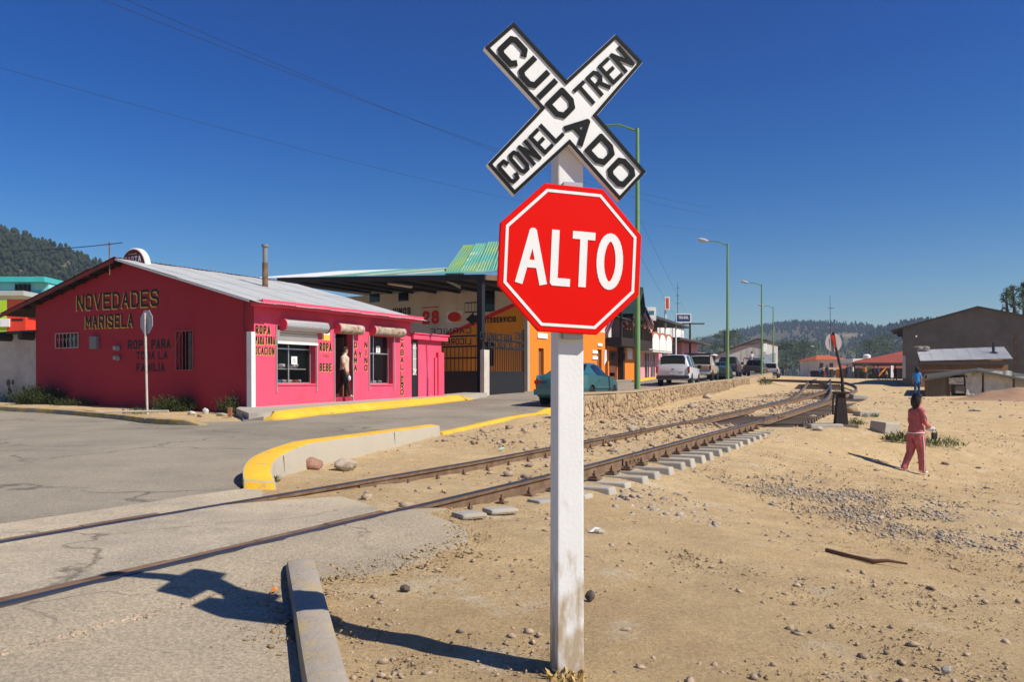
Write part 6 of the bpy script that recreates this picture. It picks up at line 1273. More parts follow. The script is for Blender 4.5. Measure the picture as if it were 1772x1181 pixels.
# shed with light corrugated roof
sd = 54; q = [at(1586, 606, sd + 4), at(1737, 600, sd + 4), at(1592, 625, sd), at(1752, 621, sd)]; so_ = at(1590, 680, sd)
shd = thing('tin_roof_shed', 'low shed with a bright corrugated roof against the grey warehouse', 'shed', Matrix.Translation(so_)); q = [p - so_ for p in q]
for k in range(7):
    t0, t1 = k / 7, (k + 1) / 7; b = MB(); b.corr(q[2].lerp(q[3], t0), q[2].lerp(q[3], t1 + .004), q[0].lerp(q[1], t0), 10, .03); b.build('roof_sheet', mat('bright_tin', (.66, .66, .64), .55, .07, .8, c2=(.5, .46, .4), amt=.15, dscale=.6), shd, smooth=60, recalc=False)
b = MB(); b.quad(q[2] + Vector((.1, .3, -.12)), q[3] + Vector((-.1, .3, -.12)), Vector((q[3].x - .1, .3, -1)), Vector((q[2].x + .1, .3, -1))); b.quad(q[2] + Vector((.1, .3, -.12)), q[0] + Vector((.1, 0, -.2)), Vector((q[0].x + .1, 4, -1)), Vector((.1, .3, -1))); b.quad(q[0] + Vector((.1, 0, -.15)), q[1] + Vector((-.1, 0, -.15)), Vector((q[1].x - .1, 4, -1)), Vector((q[0].x + .1, 4, -1))); b.build('wall', BRWOOD, shd, recalc=False)
b = MB(); b.box(q[2].x - .1, q[3].x + .1, -.06, .02, q[2].z - .25, q[2].z - .05); b.build('fascia', DWOOD, shd)
pz = at(1719, 612, sd + 2) - so_; b = MB(); b.tube([pz + Vector((0, 0, -.2)), pz + Vector((0, 0, .1)), pz + Vector((0, 0, .12)), pz + Vector((0, 0, .75))], [.28, .25, .09, .09], 10); b.build('stove_pipe', BLKM, shd)
for i, px in enumerate((1589, 1600)): pz = at(px, 606, sd + 3.5) - so_; b = MB(); b.lathe([(.2, 0), (.33, .06), (.33, .2), (.2, .26)], 14, 0, Matrix.Translation(pz)); b.build('roof_tyre', mat('faded_tyre', (.25, .21, .18), .9), shd, smooth=40)
# shack with tarpaulins
kd = 47; so_ = at(1700, 688, kd)
shk = thing('tarp_shack', 'dark lean-to shack closed with pale tarpaulins in front of the shed', 'shack', Matrix.Translation(so_)); K = lambda px, py, dd=0: at(px, py, kd + dd) - so_
b = MB(); th = Vector((0, 0, .1)); l0, r0, l1, r1 = K(1596, 657, -.6), K(1790, 660, -.6), K(1600, 648, 4), K(1790, 650, 4); rd0, rd1 = K(1690, 640.5, -.6), K(1694, 637, 4)
for a, c, e, g in ((l0, rd0, rd1, l1), (rd0, r0, r1, rd1)): b.add([a, c, e, g, a - th, c - th, e - th, g - th], [(0, 1, 2, 3), (4, 7, 6, 5), (0, 4, 5, 1), (1, 5, 6, 2), (3, 0, 4, 7)])
b.build('roof', mat('shack_roof', (.07, .07, .055), .8, .2, 1), shk)
b = MB(); b.quad(K(1600, 650, 3), K(1790, 650, 3), K(1790, 700, 3), K(1600, 700, 3)); b.build('back_wall', BRWOOD, shk)
b = MB(); b.quad(K(1602, 654), K(1640, 649), K(1640, 700), K(1602, 700)); b.build('board_wall', mat('old_boards', (.13, .10, .075), .9, .3, 2, stretch=(6, 6, .3)), shk)
for px in (1603, 1643, 1672, 1702, 1753): b = MB(); a, c = K(px, 650), K(px, 700); b.tube([a, c], .09, 6); b.build('post', BRWOOD, shk)
def tarp(x0, x1, y0, y1):
    b = MB(); n = 14
    for i in range(n + 1):
        for j in range(9):
            u, v = i / n, j / 8; p = K(x0 + (x1 - x0) * u, y0 + (y1 - y0) * v + (3 * mnoise.noise(Vector((u * 3, x0, 0))) if j in (0,) else 0), -.1); p.y += .12 * mnoise.noise(Vector((u * 6, v * 3, x0))); b.v.append(p)
    for i in range(n):
        for j in range(8): b.f.append((i * 9 + j, i * 9 + j + 1, (i + 1) * 9 + j + 1, (i + 1) * 9 + j)); b.m.append(0)
    b.build('tarpaulin', mat('pale_tarp', (.48, .46, .42), .8, .1, 1, c2=(.36, .33, .29), amt=.3, dscale=1.2), shk, smooth=60)
tarp(1671, 1699, 645, 684); tarp(1703, 1752, 643, 684); tarp(1642, 1668, 654, 666)
b = MB(); b.quad(K(1756, 652), K(1792, 652), K(1792, 690), K(1756, 690)); b.build('side_panel', mat('grey_panel', (.36, .35, .33), .8), shk)
b = MB(); a, c = K(1652, 681), K(1668, 668); b.box(a.x, c.x, -.1, .4, a.z, c.z); b.build('crate', mat('dim_crate', (.15, .14, .12), .8), shk)
# mound of earth by the shack
b = MB(); n = 24; mp = gp(1822, 696)
for i in range(n + 1):
    for j in range(n + 1): x, y = (i / n - .5) * 7, (j / n - .5) * 5; hh = .6 * math.exp(-(x * x / 3.6 + y * y / 2.2)) * (1 + .25 * mnoise.noise(Vector((x, y, 0)))); b.v.append((mp.x + x, mp.y + y + 3, H(mp.x + x, mp.y + 3 + y) - .06 + hh))
for i in range(n):
    for j in range(n): b.f.append((i * (n + 1) + j, (i + 1) * (n + 1) + j, (i + 1) * (n + 1) + j + 1, i * (n + 1) + j + 1)); b.m.append(0)
tag(b.build('earth_mound', mat('red_earth', (.33, .2, .12), .95, .2, 1, .5, 10), smooth=60), 'heap of reddish earth beside the tarpaulin shack', 'mound')

# ------------------------------------------------------------------ station buildings in the distance
def hip_house(name, label, px, pxr, d, eave_py, ridge_py, base_py, rm, wm, depth=10):
    a, c = at(px, eave_py, d), at(pxr, eave_py, d); zr = at(px, ridge_py, d).z; zb = at(px, base_py, d).z - 1; L = c.x - a.x
    o = thing(name, label, 'building', Matrix.Translation((a.x, d, zb))); ze = a.z - zb; zr -= zb
    b = MB(); b.box(.4, L - .4, .4, depth, 0, ze); b.build('wall', wm, o)
    b = MB(); k = min(L * .32, 5); b.add([(-.4, -.4, ze), (L + .4, -.4, ze), (L + .4, depth, ze), (-.4, depth, ze), (k, depth / 2, zr), (L - k, depth / 2, zr)], [(0, 1, 5, 4), (1, 2, 5), (2, 3, 4, 5), (3, 0, 4), (0, 3, 2, 1)]); b.build('roof', rm, o)
    return o, L, ze
o, L, ze = hip_house('tiled_house', 'far white house with an orange hipped tile roof behind the switch target', 1414, 1468, 150, 623, 613.5, 656, ORROOF, WHITEW)
for k in range(3): b = MB(); b.box(L * (.1 + .32 * k), L * (.22 + .32 * k), .33, .395, ze - 2.6, ze - .6); b.build('window', GLASSD, o)
b = MB(); b.add([(-1.5, -2.5, ze - 3.6), (L + 1, -2.5, ze - 3.6), (L + 1, .4, ze - 2.8), (-1.5, .4, ze - 2.8)], [(0, 1, 2, 3)]); b.build('porch_roof', ORROOF, o)
st_ = thing('station_building', 'long low station with broad red sheet roof next to the warehouse', 'building', Matrix.Translation(at(1478, 655, 118))); Q = lambda px, py, dd=0: at(px, py, 118 + dd) - at(1478, 655, 118)
b = MB(); b.add([Q(1474, 628), Q(1600, 628), Q(1600, 600, 8), Q(1480, 625, 8)], [(0, 1, 2, 3)]); b.add([Q(1474, 628.5), Q(1600, 628.5), Q(1600, 631), Q(1474, 631)], [(0, 1, 2, 3)], 1); b.build('roof', [REDROOF, DWOOD], st_)
b = MB(); b.add([Q(1480, 637.5, -2), Q(1600, 637.5, -2), Q(1600, 632, 1), Q(1480, 632, 1)], [(0, 1, 2, 3)]); b.build('lower_roof', REDROOF, st_)
b = MB(); b.quad(Q(1476, 628, 2), Q(1600, 628, 2), Q(1600, 668, 2), Q(1476, 668, 2)); b.build('wall', mat('dim_station_wall', (.13, .13, .08), .9, .3, .5), st_)
for k in range(5): b = MB(); a, c = Q(1484 + k * 17, 638, -1.8), Q(1484 + k * 17, 664, -1.8); b.tube([a, c], .12, 6); b.build('post', DWOOD, st_)
tk = thing('water_tank', 'small white water tank on the flat roof left of the red roof', 'tank', Matrix.Translation(at(1500, 625, 135))); b = MB(); b.lathe([(.55, 0), (.6, .1), (.6, .9), (.3, 1.1)], 14); b.build('tank_body', WHITEP, tk, smooth=40)
fl = thing('flat_house', 'flat white roof slab between the tiled house and the red roof', 'building', Matrix.Translation(at(1476, 655, 136))); b = MB(); a, c = at(1476, 628, 136) - at(1476, 655, 136), at(1504, 621, 136) - at(1476, 655, 136); b.box(a.x, c.x, 0, 6, a.z, c.z); b.build('roof_slab', WHITEP, fl); b = MB(); b.box(a.x + .2, c.x - .2, .3, 5.7, -2, a.z); b.build('wall', CREAMW, fl)
# stalls
def stall(label, px0, px1, d, y0, y1, rm, wm):
    o0 = at((px0 + px1) / 2, 660, d); g = H(o0.x, d); o = thing('market_stall', label, 'stall', Matrix.Translation((o0.x, d, g))); w2 = (px1 - px0) / 2 / FPX * d; ht, hl_ = at(px0, y0, d).z - g, at(px0, y1, d).z - g
    b = MB(); b.add([(-w2 - .4, -1.4, hl_), (w2 + .4, -1.4, hl_), (w2 + .4, 1.6, ht), (-w2 - .4, 1.6, ht)], [(0, 1, 2, 3)]); b.build('awning', rm, o)
    b = MB(); b.box(-w2, w2, .2, 1.5, -.2, hl_ - .1); b.build('counter', wm, o)
    for x in (-w2, w2): b = MB(); b.tube([(x, -1.2, -.2), (x, -1.2, hl_)], .05, 6); b.build('post', BLKM, o)
stall('far stall with pale grey sides left of the yellow kiosk', 1432, 1452, 128, 636, 640, mat('tan_awning', (.42, .28, .17), .8), mat('grey_stall', (.3, .32, .34), .8)); stall('small yellow kiosk with orange awning behind the switch mast', 1453, 1467, 125, 633, 638, ORROOF, YORANGE); stall('dark far stall left of the tiled house porch', 1408, 1428, 132, 637, 641, mat('dark_awning', (.12, .08, .06), .8), DARK)
pz = at(1528, 645, 108); fl2 = thing('banner', 'red and yellow slanting advertising awning before the station', 'banner', Matrix.Translation(pz)); b = MB(); k = 108 / FPX; b.add([(-9 * k, 0, -4 * k), (6 * k, 0, 10 * k), (10 * k, .8, 6 * k), (-4 * k, .8, -9 * k)], [(0, 1, 2, 3)]); b.add([(-9 * k, .02, -4.6 * k), (-2 * k, .02, 2 * k), (0, .85, -4 * k), (-4 * k, .85, -9.6 * k)], [(0, 1, 2, 3)], 1); b.build('awning', [YORANGE, REDT], fl2, recalc=False); b = MB(); b.tube([(0, .2, 0), (0, .2, -20 * k)], .06, 6); b.build('post', BLKM, fl2)
pz = at(1544, 645, 104); fl3 = thing('flag', 'upright white and red feather banner beside the station', 'flag', Matrix.Translation(pz)); b = MB(); k = 104 / FPX; b.add([(-3 * k, 0, 12 * k), (2 * k, 0, 12 * k), (2.2 * k, 0, -9 * k), (-3 * k, 0, -9 * k)], [(0, 1, 2, 3)]); b.add([(2 * k, 0, 11 * k), (4.2 * k, .1, 8 * k), (4.2 * k, .1, -9 * k), (2.2 * k, 0, -9 * k)], [(0, 1, 2, 3)], 1); b.build('cloth', [SIGNW, REDT], fl3); b = MB(); b.tube([(-3 * k, .02, 13 * k), (-3 * k, .02, -20 * k)], .05, 6); b.build('pole', BLKM, fl3)
# pale gabled building at the end of the street
FGB = frame(1262, 650, 122, 62, 0, z=2.3)
gb = thing('gabled_workshop', 'pale grey workshop with long sloping gable roof at the street end', 'building', Matrix.Translation(at(1262, 655, 122))); Q = lambda px, py, dd=0: at(px, py, 122 + dd) - at(1262, 655, 122)
b = MB(); b.add([Q(1238, 660), Q(1325, 660), Q(1325, 590), Q(1311, 588), Q(1262, 604), Q(1238, 614)], [(0, 1, 2, 3, 4, 5)]); b.add([Q(1325, 660), Q(1346, 660, 10), Q(1346, 596, 10), Q(1325, 590)], [(0, 1, 2, 3)]); b.build('wall', mat('workshop_wall', (.40, .38, .35), .9, .1, .5), gb, recalc=False)
b = MB(); th = Vector((0, 0, .25)); 
for a, c, e, g in ((Q(1236, 616, -.5), Q(1311, 588.5, -.5), Q(1311, 588.5, 10), Q(1236, 616, 10)), (Q(1311, 588.5, -.5), Q(1328, 591.5, -.5), Q(1349, 597.5, 10), Q(1330, 594, 12))): b.add([a, c, e, g, a + th, c + th, e + th, g + th], [(0, 1, 2, 3), (4, 7, 6, 5), (0, 4, 5, 1), (1, 5, 6, 2)])
b.build('roof', DWOOD, gb)
b = MB(); b.add([Q(1272, 605, -.2), Q(1319, 592, -.2), Q(1319, 594, -.2), Q(1311, 593, -.2), Q(1272, 601, -.2)], [(0, 1, 2, 4)]); b.build('pink_band', LPINK, gb)
b = MB(); b.add([Q(1300, 619, -.6), Q(1342, 611, -.6), Q(1342, 640, -.6), Q(1300, 640, -.6)], [(0, 1, 2, 3)]); b.build('blue_front', mat('pale_blue', (.3, .35, .4), .8), gb)
for k in range(4): b = MB(); b.add([Q(1283 + k * 11, 606 - k * 3.1, -.1), Q(1283.8 + k * 11, 606 - k * 3.1, -.1), Q(1283.8 + k * 11, 640, -.1), Q(1283 + k * 11, 640, -.1)], [(0, 1, 2, 3)]); b.build('panel_joint', mat('joint_grey', (.25, .24, .22), .9), gb)
b = MB(); a, c = Q(1321, 609, -.9), Q(1327, 595, -.9); b.box(a.x, c.x, -.95, -.9, a.z, c.z); b.build('sign_board', SIGNW, gb)
# ------------------------------------------------------------------ vehicles
def car(name, label, cat, pos, heading, st, segs, wheels, wr, col_, hw, details, group=None, lower=None):
    """st: stations (y, half width, z bottom, z belt, half width roof, z roof); segs: '' | 's' | 'w' per gap"""
    o = thing(name, label, cat, Matrix.Translation(pos) @ Matrix.Rotation(-R(heading), 4, 'Z'), group)
    b = MB(); n = 14
    for y, w_, zb, zs, wr_, zr in st:
        half = [(w_ * .86, zb), (w_ * .97, zb + .10), (w_, zb + (zs - zb) * .55), (w_ * .965, zs), (wr_, zr - .06), (wr_ * .84, zr)]
        b.v += [(0, y, zb)] + [(x, y, z) for x, z in half] + [(0, y, zr + .02)] + [(-x, y, z) for x, z in half[::-1]]
    for i in range(len(st) - 1):
        for j in range(n):
            g = 0
            if j in (4, 9) and 's' in segs[i]: g = 1
            if j in (6, 7) and 'w' in segs[i]: g = 1
            if lower and j in (1, 2, 11, 12, 0, 13) : g = 3 if j in (1, 12) else 0
            b.f.append((i * n + j, i * n + (j + 1) % n, (i + 1) * n + (j + 1) % n, (i + 1) * n + j)); b.m.append(g)
    b.f += [tuple(range(n)), tuple(range((len(st) - 1) * n, len(st) * n))[::-1]]; b.m += [0, 0]
    mats = [col_, GLASSD, DARK, lower or col_]
    body = b.build('body', mats, None); 
    cut = MB()
    for wy in wheels: cut.tube([(-hw * 1.3, wy, wr), (hw * 1.3, wy, wr)], wr * 1.16, 20, 2)
    co = cut.build('cutter', mats, None); mod = body.modifiers.new('arch', 'BOOLEAN'); mod.operation = 'DIFFERENCE'; mod.solver = 'EXACT'; mod.object = co
    bpy.context.view_layer.update(); ev = body.evaluated_get(bpy.context.evaluated_depsgraph_get()); me = bpy.data.meshes.new_from_object(ev)
    bpy.data.objects.remove(co); bpy.data.objects.remove(body)
    bm = bmesh.new(); bm.from_mesh(me); glass = {f for f in bm.faces if f.material_index == 1}; comps = []
    while glass:
        s_ = [glass.pop()]; c_ = set(s_)
        while s_:
            f = s_.pop()
            for e in f.edges:
                for g in e.link_faces:
                    if g in glass: glass.discard(g); c_.add(g); s_.append(g)
        comps.append(c_)
    bo = None
    for c_ in comps:
        wb = MB(); ids = {}
        for f in c_:
            for v in f.verts:
                if v.index not in ids: ids[v.index] = len(wb.v); wb.v.append(tuple(v.co))
            wb.f.append(tuple(ids[v.index] for v in f.verts)); wb.m.append(0)
        if len(wb.f): wb.build('window', GLASSD, o, recalc=False)
    bmesh.ops.delete(bm, geom=[f for f in bm.faces if f.material_index == 1], context='FACES'); bm.to_mesh(me); bm.free()
    me.polygons.foreach_set('use_smooth', [True] * len(me.polygons)); me.set_sharp_from_angle(angle=R(32)); link('body', me, o)
    for wy in wheels:
        for s_ in (-1, 1):
            M = Matrix.Translation((s_ * (hw - .11), wy, wr)) @ Matrix.Rotation(R(90 * s_), 4, 'Y'); wb = MB(); wb.lathe([(wr * .62, -.1), (wr * .93, -.11), (wr, -.07), (wr, .07), (wr * .93, .11), (wr * .62, .1)], 20, 0, M); t = wb.build('wheel', RUBBER, o, smooth=35)
            rb = MB(); rb.lathe([(wr * .62, .0), (wr * .6, .095), (wr * .5, .06), (wr * .2, .08), (wr * .12, .1)], 16, 0, M); rb.build('rim', ALU, t, smooth=35)
    for nm, m, x0, x1, y0, y1, z0, z1, mir in details:
        for s_ in ((1, -1) if mir else (1,)):
            db = MB(); db.box(min(s_ * x0, s_ * x1), max(s_ * x0, s_ * x1), y0, y1, z0, z1); db.build(nm, m, o, bevel=min(.02, (z1 - z0) * .2, abs(x1 - x0) * .3, (y1 - y0) * .3))
    return o
PLATE = mat('number_plate', (.6, .6, .58), .5, .05, 9)
BMPD = mat('dark_bumper', (.035, .035, .037), .6, .1, 5)
def seat(px, d): p = at(px, 660, d); return Vector((p.x, d, H(p.x, d) + .014))
# teal coupe
TEAL = paint('teal_paint', (.035, .13, .135), .3)
cst = [(0, .62, .42, .78, .5, .80), (.06, .78, .34, .86, .64, .88), (.18, .82, .24, .93, .70, .95), (.55, .84, .20, .95, .72, .99), (.85, .85, .19, .95, .68, 1.08), (1.35, .85, .19, .94, .58, 1.29), (1.75, .85, .19, .93, .56, 1.345), (2.15, .85, .19, .92, .56, 1.34), (2.55, .85, .19, .91, .58, 1.25), (2.95, .84, .19, .90, .64, 1.04), (3.2, .84, .2, .88, .68, .92), (3.7, .81, .21, .80, .66, .82), (4.1, .74, .26, .68, .58, .70), (4.25, .6, .36, .58, .46, .60)]
csg = ['', '', '', '', 'w', 'ws'.replace('w', ''), 's', 's', 'ws', 'ws', '', '', '']
csg[4] = 'w'; csg[5] = 's'
p0 = at(966, 690, 24.9)
car('coupe', 'teal green two-door coupe behind the sign post', 'car', Vector((p0.x, p0.y, H(p0.x, p0.y + 2) - .0)), PHI + 2, cst, csg, (.82, 3.35), .30, TEAL, .85,
    [('tail_lamp', REDL, .36, .80, -.0, .09, .66, .78, True), ('tail_strip', REDL, -.35, .35, .012, .07, .68, .76, False), ('number_plate', PLATE, -.2, .2, -.012, .02, .50, .62, False), ('bumper', TEAL, -.8, .8, -.05, .12, .32, .50, False), ('mirror', BLKM, .86, 1.02, 2.62, 2.76, .92, 1.04, True), ('door_handle', CHROME, .845, .865, 1.5, 1.62, .78, .81, True), ('exhaust', BLKM, .4, .46, -.04, .3, .18, .23, False), ('side_trim', TEAL, .845, .868, 1.2, 2.9, .52, .56, True)])
# white suv
WHT = paint('white_car_paint', (.72, .73, .74))
sst = [(0, .84, .5, 1.12, .72, 1.16), (.05, .93, .46, 1.14, .74, 1.5), (.16, .97, .42, 1.15, .74, 1.80), (.5, .98, .4, 1.15, .75, 1.85), (1.25, .98, .4, 1.14, .75, 1.86), (1.4, .98, .4, 1.14, .75, 1.86), (2.2, .98, .4, 1.13, .75, 1.85), (2.35, .98, .4, 1.13, .74, 1.84), (3.0, .98, .4, 1.12, .72, 1.76), (3.55, .98, .4, 1.12, .72, 1.22), (4.6, .96, .42, 1.08, .74, 1.12), (4.95, .88, .48, .98, .7, 1.02), (5.05, .7, .55, .9, .6, .94)]
ssg = ['', 'w', 's', 's', '', 's', '', 's', 'ws', '', '', '']
SUVD = [('tail_lamp', REDL, .86, .965, -.03, .1, .78, 1.16, True), ('bumper', BMPD, -.93, .93, -.12, .1, .44, .64, False), ('number_plate', PLATE, -.2, .2, -.04, -.02, .7, .82, False), ('mirror', BLKM, .97, 1.2, 3.3, 3.45, 1.1, 1.3, True), ('roof_rack', BMPD, .6, .64, .5, 2.6, 1.87, 1.91, True), ('emblem', BMPD, -.08, .08, -.035, -.005, .98, 1.03, False), ('tailgate_trim', mat('grey_trim', (.3, .3, .31), .5), -.6, .6, -.03, .01, .86, .88, False), ('rear_glass', GLASSD, -.70, .70, .02, .075, 1.22, 1.72, False)]
car('suv', 'large white suv parked against the rubble wall', 'suv', seat(1164, 46.5), PHI - 1, sst, ssg, (1.05, 4.05), .37, WHT, .98, SUVD)
# pickups
def pickup(label, pos, colr, heading=PHI, lower=None, rack=False, load=None, scale=1.0, bedcover=BMPD):
    pst = [(0, .86, .5, 1.06, .8, 1.08), (.06, .95, .45, 1.08, .84, 1.10), (1.9, .97, .44, 1.08, .84, 1.10), (2.0, .97, .44, 1.08, .80, 1.12), (2.1, .97, .44, 1.08, .72, 1.72), (2.3, .97, .44, 1.08, .71, 1.79), (3.0, .97, .44, 1.08, .70, 1.79), (3.3, .97, .44, 1.08, .70, 1.70), (3.85, .97, .44, 1.06, .74, 1.14), (4.9, .95, .46, 1.02, .76, 1.05), (5.2, .84, .52, .92, .7, .95)]
    psg = ['', '', '', 'w', '', 's', 's', 'ws', '', '']
    det = [('tail_lamp', REDL, .83, .95, -.03, .05, .72, 1.04, True), ('bumper', CHROME if lower else BMPD, -.93, .93, -.16, .04, .44, .62, False), ('number_plate', PLATE, -.2, .2, -.18, -.165, .48, .6, False), ('bed_opening', bedcover, -.78, .78, .12, 1.86, 1.08, 1.14, False), ('mirror', BLKM, .97, 1.2, 3.5, 3.62, 1.1, 1.32, True), ('tailgate_panel', lower or colr, -.7, .7, -.02, .01, .74, 1.0, False), ('rear_glass', GLASSD, -.60, .60, 2.0, 2.06, 1.2, 1.64, False)]
    o = car('pickup_truck', label, 'pickup', pos, heading, pst, psg, (1.0, 4.15), .37, colr, .97, det, None, lower)
    if rack:
        b = MB()
        for s_ in (-1, 1): b.tube([(s_ * .84, .1, 1.1), (s_ * .84, .1, 1.75), (s_ * .8, .5, 1.9), (s_ * .8, 3.0, 1.92)], .03, 6)
        for y in (.12, 1.2, 2.2): b.tube([(-.84, y, 1.85), (.84, y, 1.85)], .03, 6)
        b.build('load_rack', BLKM, o)
    return o
pickup('cream and tan pickup with a rack parked ahead of the white suv', seat(1206, 55), paint('cream_paint', (.55, .47, .36)), PHI - 1, paint('tan_paint', (.34, .24, .13)), True)
dst = [(0, .6, .42, .9, .5, .93), (.08, .8, .3, .96, .66, .99), (.7, .84, .22, .98, .70, 1.02), (1.0, .85, .2, .98, .64, 1.14), (1.5, .85, .2, .96, .58, 1.38), (2.0, .85, .2, .95, .57, 1.42), (2.6, .85, .2, .94, .57, 1.36), (3.2, .85, .2, .92, .66, 1.0), (4.0, .8, .22, .84, .66, .88), (4.3, .66, .34, .66, .5, .7)]
car('sedan', 'dark green sedan between the cream pickup and the grey pickup', 'car', seat(1241, 62), PHI - 1, dst, ['', '', '', 'w', 's', 's', 'ws', '', ''], (.85, 3.45), .31, paint('dark_green_paint', (.02, .06, .06)), .85, [('tail_lamp', REDL, .5, .8, -.01, .08, .74, .9, True), ('bumper', BMPD, -.8, .8, -.05, .1, .34, .52, False), ('mirror', BLKM, .86, 1.0, 2.7, 2.82, .95, 1.06, True)])
pickup('dark grey pickup parked in front of the second green lamp', seat(1256, 69), paint('grey_paint', (.09, .10, .11)), PHI - 1)
pickup('brown pickup in the middle of the far street', seat(1302, 78), paint('brown_paint', (.07, .05, .04)), PHI + 2, rack=True)
pickup('pale pickup parked beyond the third green lamp', seat(1331, 92), paint('bone_paint', (.55, .53, .48)), PHI)
pickup('white crew pickup crossing at the street end', seat(1268, 108), paint('white_truck_paint', (.68, .69, .7)), 95)

# ------------------------------------------------------------------ people
def seg_d(p, a, b):
    ab = b - a; t = np.clip(((p - a) @ ab) / max(1e-9, ab @ ab), 0, 1); return np.linalg.norm(p - (a + t[:, None] * ab), axis=1)
def person(label, pos, heading, h=1.6, stride=(12, -12), knee=(5, 12), arms=((8, 10), (-8, 10)), mats=None, build=1.0, hair='short', sleeve='long', lean=0, detail=True, name='person', spread=0.0, loose=1.0):
    """mats: top, bottom, shoe, hair; angles in degrees; arms: (shoulder swing forward, elbow bend) for right and left"""
    o = thing(name, label, 'person', Matrix.Translation(pos) @ Matrix.Rotation(-R(heading), 4, 'Z')); s = h / 1.6; V = []; E = []; T = []; RR = []
    def v(p, r, rb=None): V.append(Vector(p) * s); RR.append((r * s, (rb or r) * s)); return len(V) - 1
    def e(a, b_, t): E.append((a, b_)); T.append(t)
    hz = .80; ln = Vector((0, math.sin(R(lean)), math.cos(R(lean))))
    feet = []
    legs = []
    for sd, th, kn in ((1, stride[0], knee[0]), (-1, stride[1], knee[1])):
        hp = Vector((sd * .085, 0, hz - .03)); kp = hp + Vector((sd * spread * .5, math.sin(R(th)) * .37, -math.cos(R(th)) * .37)); an_ = th - kn; ak = kp + Vector((0, math.sin(R(an_)) * .37, -math.cos(R(an_)) * .37)); legs.append((sd, hp, kp, ak, an_))
    lo = min(l[3].z for l in legs) - .07
    dz = -lo
    pel = v((0, 0, hz + dz + .04), .15 * build, .105 * build)
    sp1 = v(Vector((0, 0, hz + dz + .18)) + ln * .0, .135 * build, .10 * build); base = Vector((0, 0, hz + dz + .04)); sp2 = v(base + ln * .32, .15 * build, .10 * build); sp3 = v(base + ln * .45, .11 * build, .085 * build); nk = v(base + ln * .525, .048); hd = v(base + ln * .60 + Vector((0, .012, 0)), .072, .082); hd2 = v(base + ln * .68 + Vector((0, .018, 0)), .078, .09); hd3 = v(base + ln * .735 + Vector((0, .006, 0)), .055, .065)
    e(pel, sp1, 'top'); e(sp1, sp2, 'top'); e(sp2, sp3, 'top'); e(sp3, nk, 'skin'); e(nk, hd, 'skin'); e(hd, hd2, 'skin'); e(hd2, hd3, 'skin')
    if detail: ns = v(V[hd] / s + Vector((0, .092, .028)), .013); e(hd, ns, 'skin')
    for sd, hp, kp, ak, an_ in legs:
        up = Vector((0, 0, dz)); a = v(hp + up, .088 * build * loose); m1 = v(hp.lerp(kp, .5) + up, .08 * build * loose); k_ = v(kp + up, .062 * loose); m2 = v(kp.lerp(ak, .45) + up, .058 * loose); f_ = v(ak + up, .042 * (loose if sleeve == 'long' else 1)); e(pel, a, 'bottom'); e(a, m1, 'bottom'); e(m1, k_, 'bottom'); e(k_, m2, 'bottom'); e(m2, f_, 'bottom')
        tl = an_ * .6 if an_ < -8 else 0; hl_ = v(ak + up + Vector((0, -.045, -.035)), .036); toe = v(ak + up + Vector((0, .06, -.04 + .06 * math.sin(R(tl)))), .038, .032); tp = v(ak + up + Vector((0, .13, -.045 + .13 * math.sin(R(tl)))), .03, .024); e(f_, hl_, 'shoe'); e(f_, toe, 'shoe'); e(toe, tp, 'shoe')
    hands = []
    for sd, (sw_, el) in zip((1, -1), arms):
        sp = base + ln * .43 + Vector((sd * .145 * build, 0, 0)); up_ = R(sw_); q = sp + Vector((sd * .05, math.sin(up_) * .25, -math.cos(up_) * .25)); fa = R(sw_ + el); wst = q + Vector((-sd * (.02 + .04 * (el > 40)), math.sin(fa) * .215, -math.cos(fa) * .215)); dr_ = (wst - q).normalized()
        a = v(sp, .058 * build); m1 = v(sp.lerp(q, .55), .05 * build); b_ = v(q, .042 * (1.15 if sleeve == 'long' else 1)); c_ = v(wst, .028 * (1.35 if sleeve == 'long' else 1)); e(sp3, a, 'top'); e(a, m1, 'top'); e(m1, b_, 'top' if sleeve == 'long' else 'skin'); e(b_, c_, 'top' if sleeve == 'long' else 'skin')
        pm = v(wst + dr_ * .055, .027, .016); e(c_, pm, 'skin'); hands.append(wst + dr_ * .08)
        if detail:
            sdv = Vector((0, 1, 0)) if abs(dr_.y) < .8 else Vector((0, 0, 1)); crl = Vector((-sd * .012, 0, 0))
            for k, (off, fl_) in enumerate(((-.024, .05), (-.008, .062), (.008, .066), (.022, .058))):
                f1 = v(wst + dr_ * (.08 + fl_ * .45) + sdv * off, .0085); f2 = v(wst + dr_ * (.08 + fl_ * .9) + sdv * off + crl, .0075); e(pm, f1, 'skin'); e(f1, f2, 'skin')
            t1_ = v(wst + dr_ * .06 + sdv * .035, .010); t2_ = v(wst + dr_ * .09 + sdv * .045, .009); e(pm, t1_, 'skin'); e(t1_, t2_, 'skin')
    me = bpy.data.meshes.new('body'); me.from_pydata([p[:] for p in V], E, []); bo = bpy.data.objects.new('body', me); col.objects.link(bo)
    md = bo.modifiers.new('skin', 'SKIN'); md.use_smooth_shade = True
    for i, sv in enumerate(me.skin_vertices[0].data): sv.radius = RR[i]; sv.use_root = (i == pel)
    ss_ = bo.modifiers.new('sub', 'SUBSURF'); ss_.levels = ss_.render_levels = 2 if detail else 1
    bpy.context.view_layer.update(); m2 = bpy.data.meshes.new_from_object(bo.evaluated_get(bpy.context.evaluated_depsgraph_get())); bpy.data.objects.remove(bo)
    m2.name = 'body'
    P = np.empty(len(m2.vertices) * 3); m2.vertices.foreach_get('co', P); P = P.reshape(-1, 3)
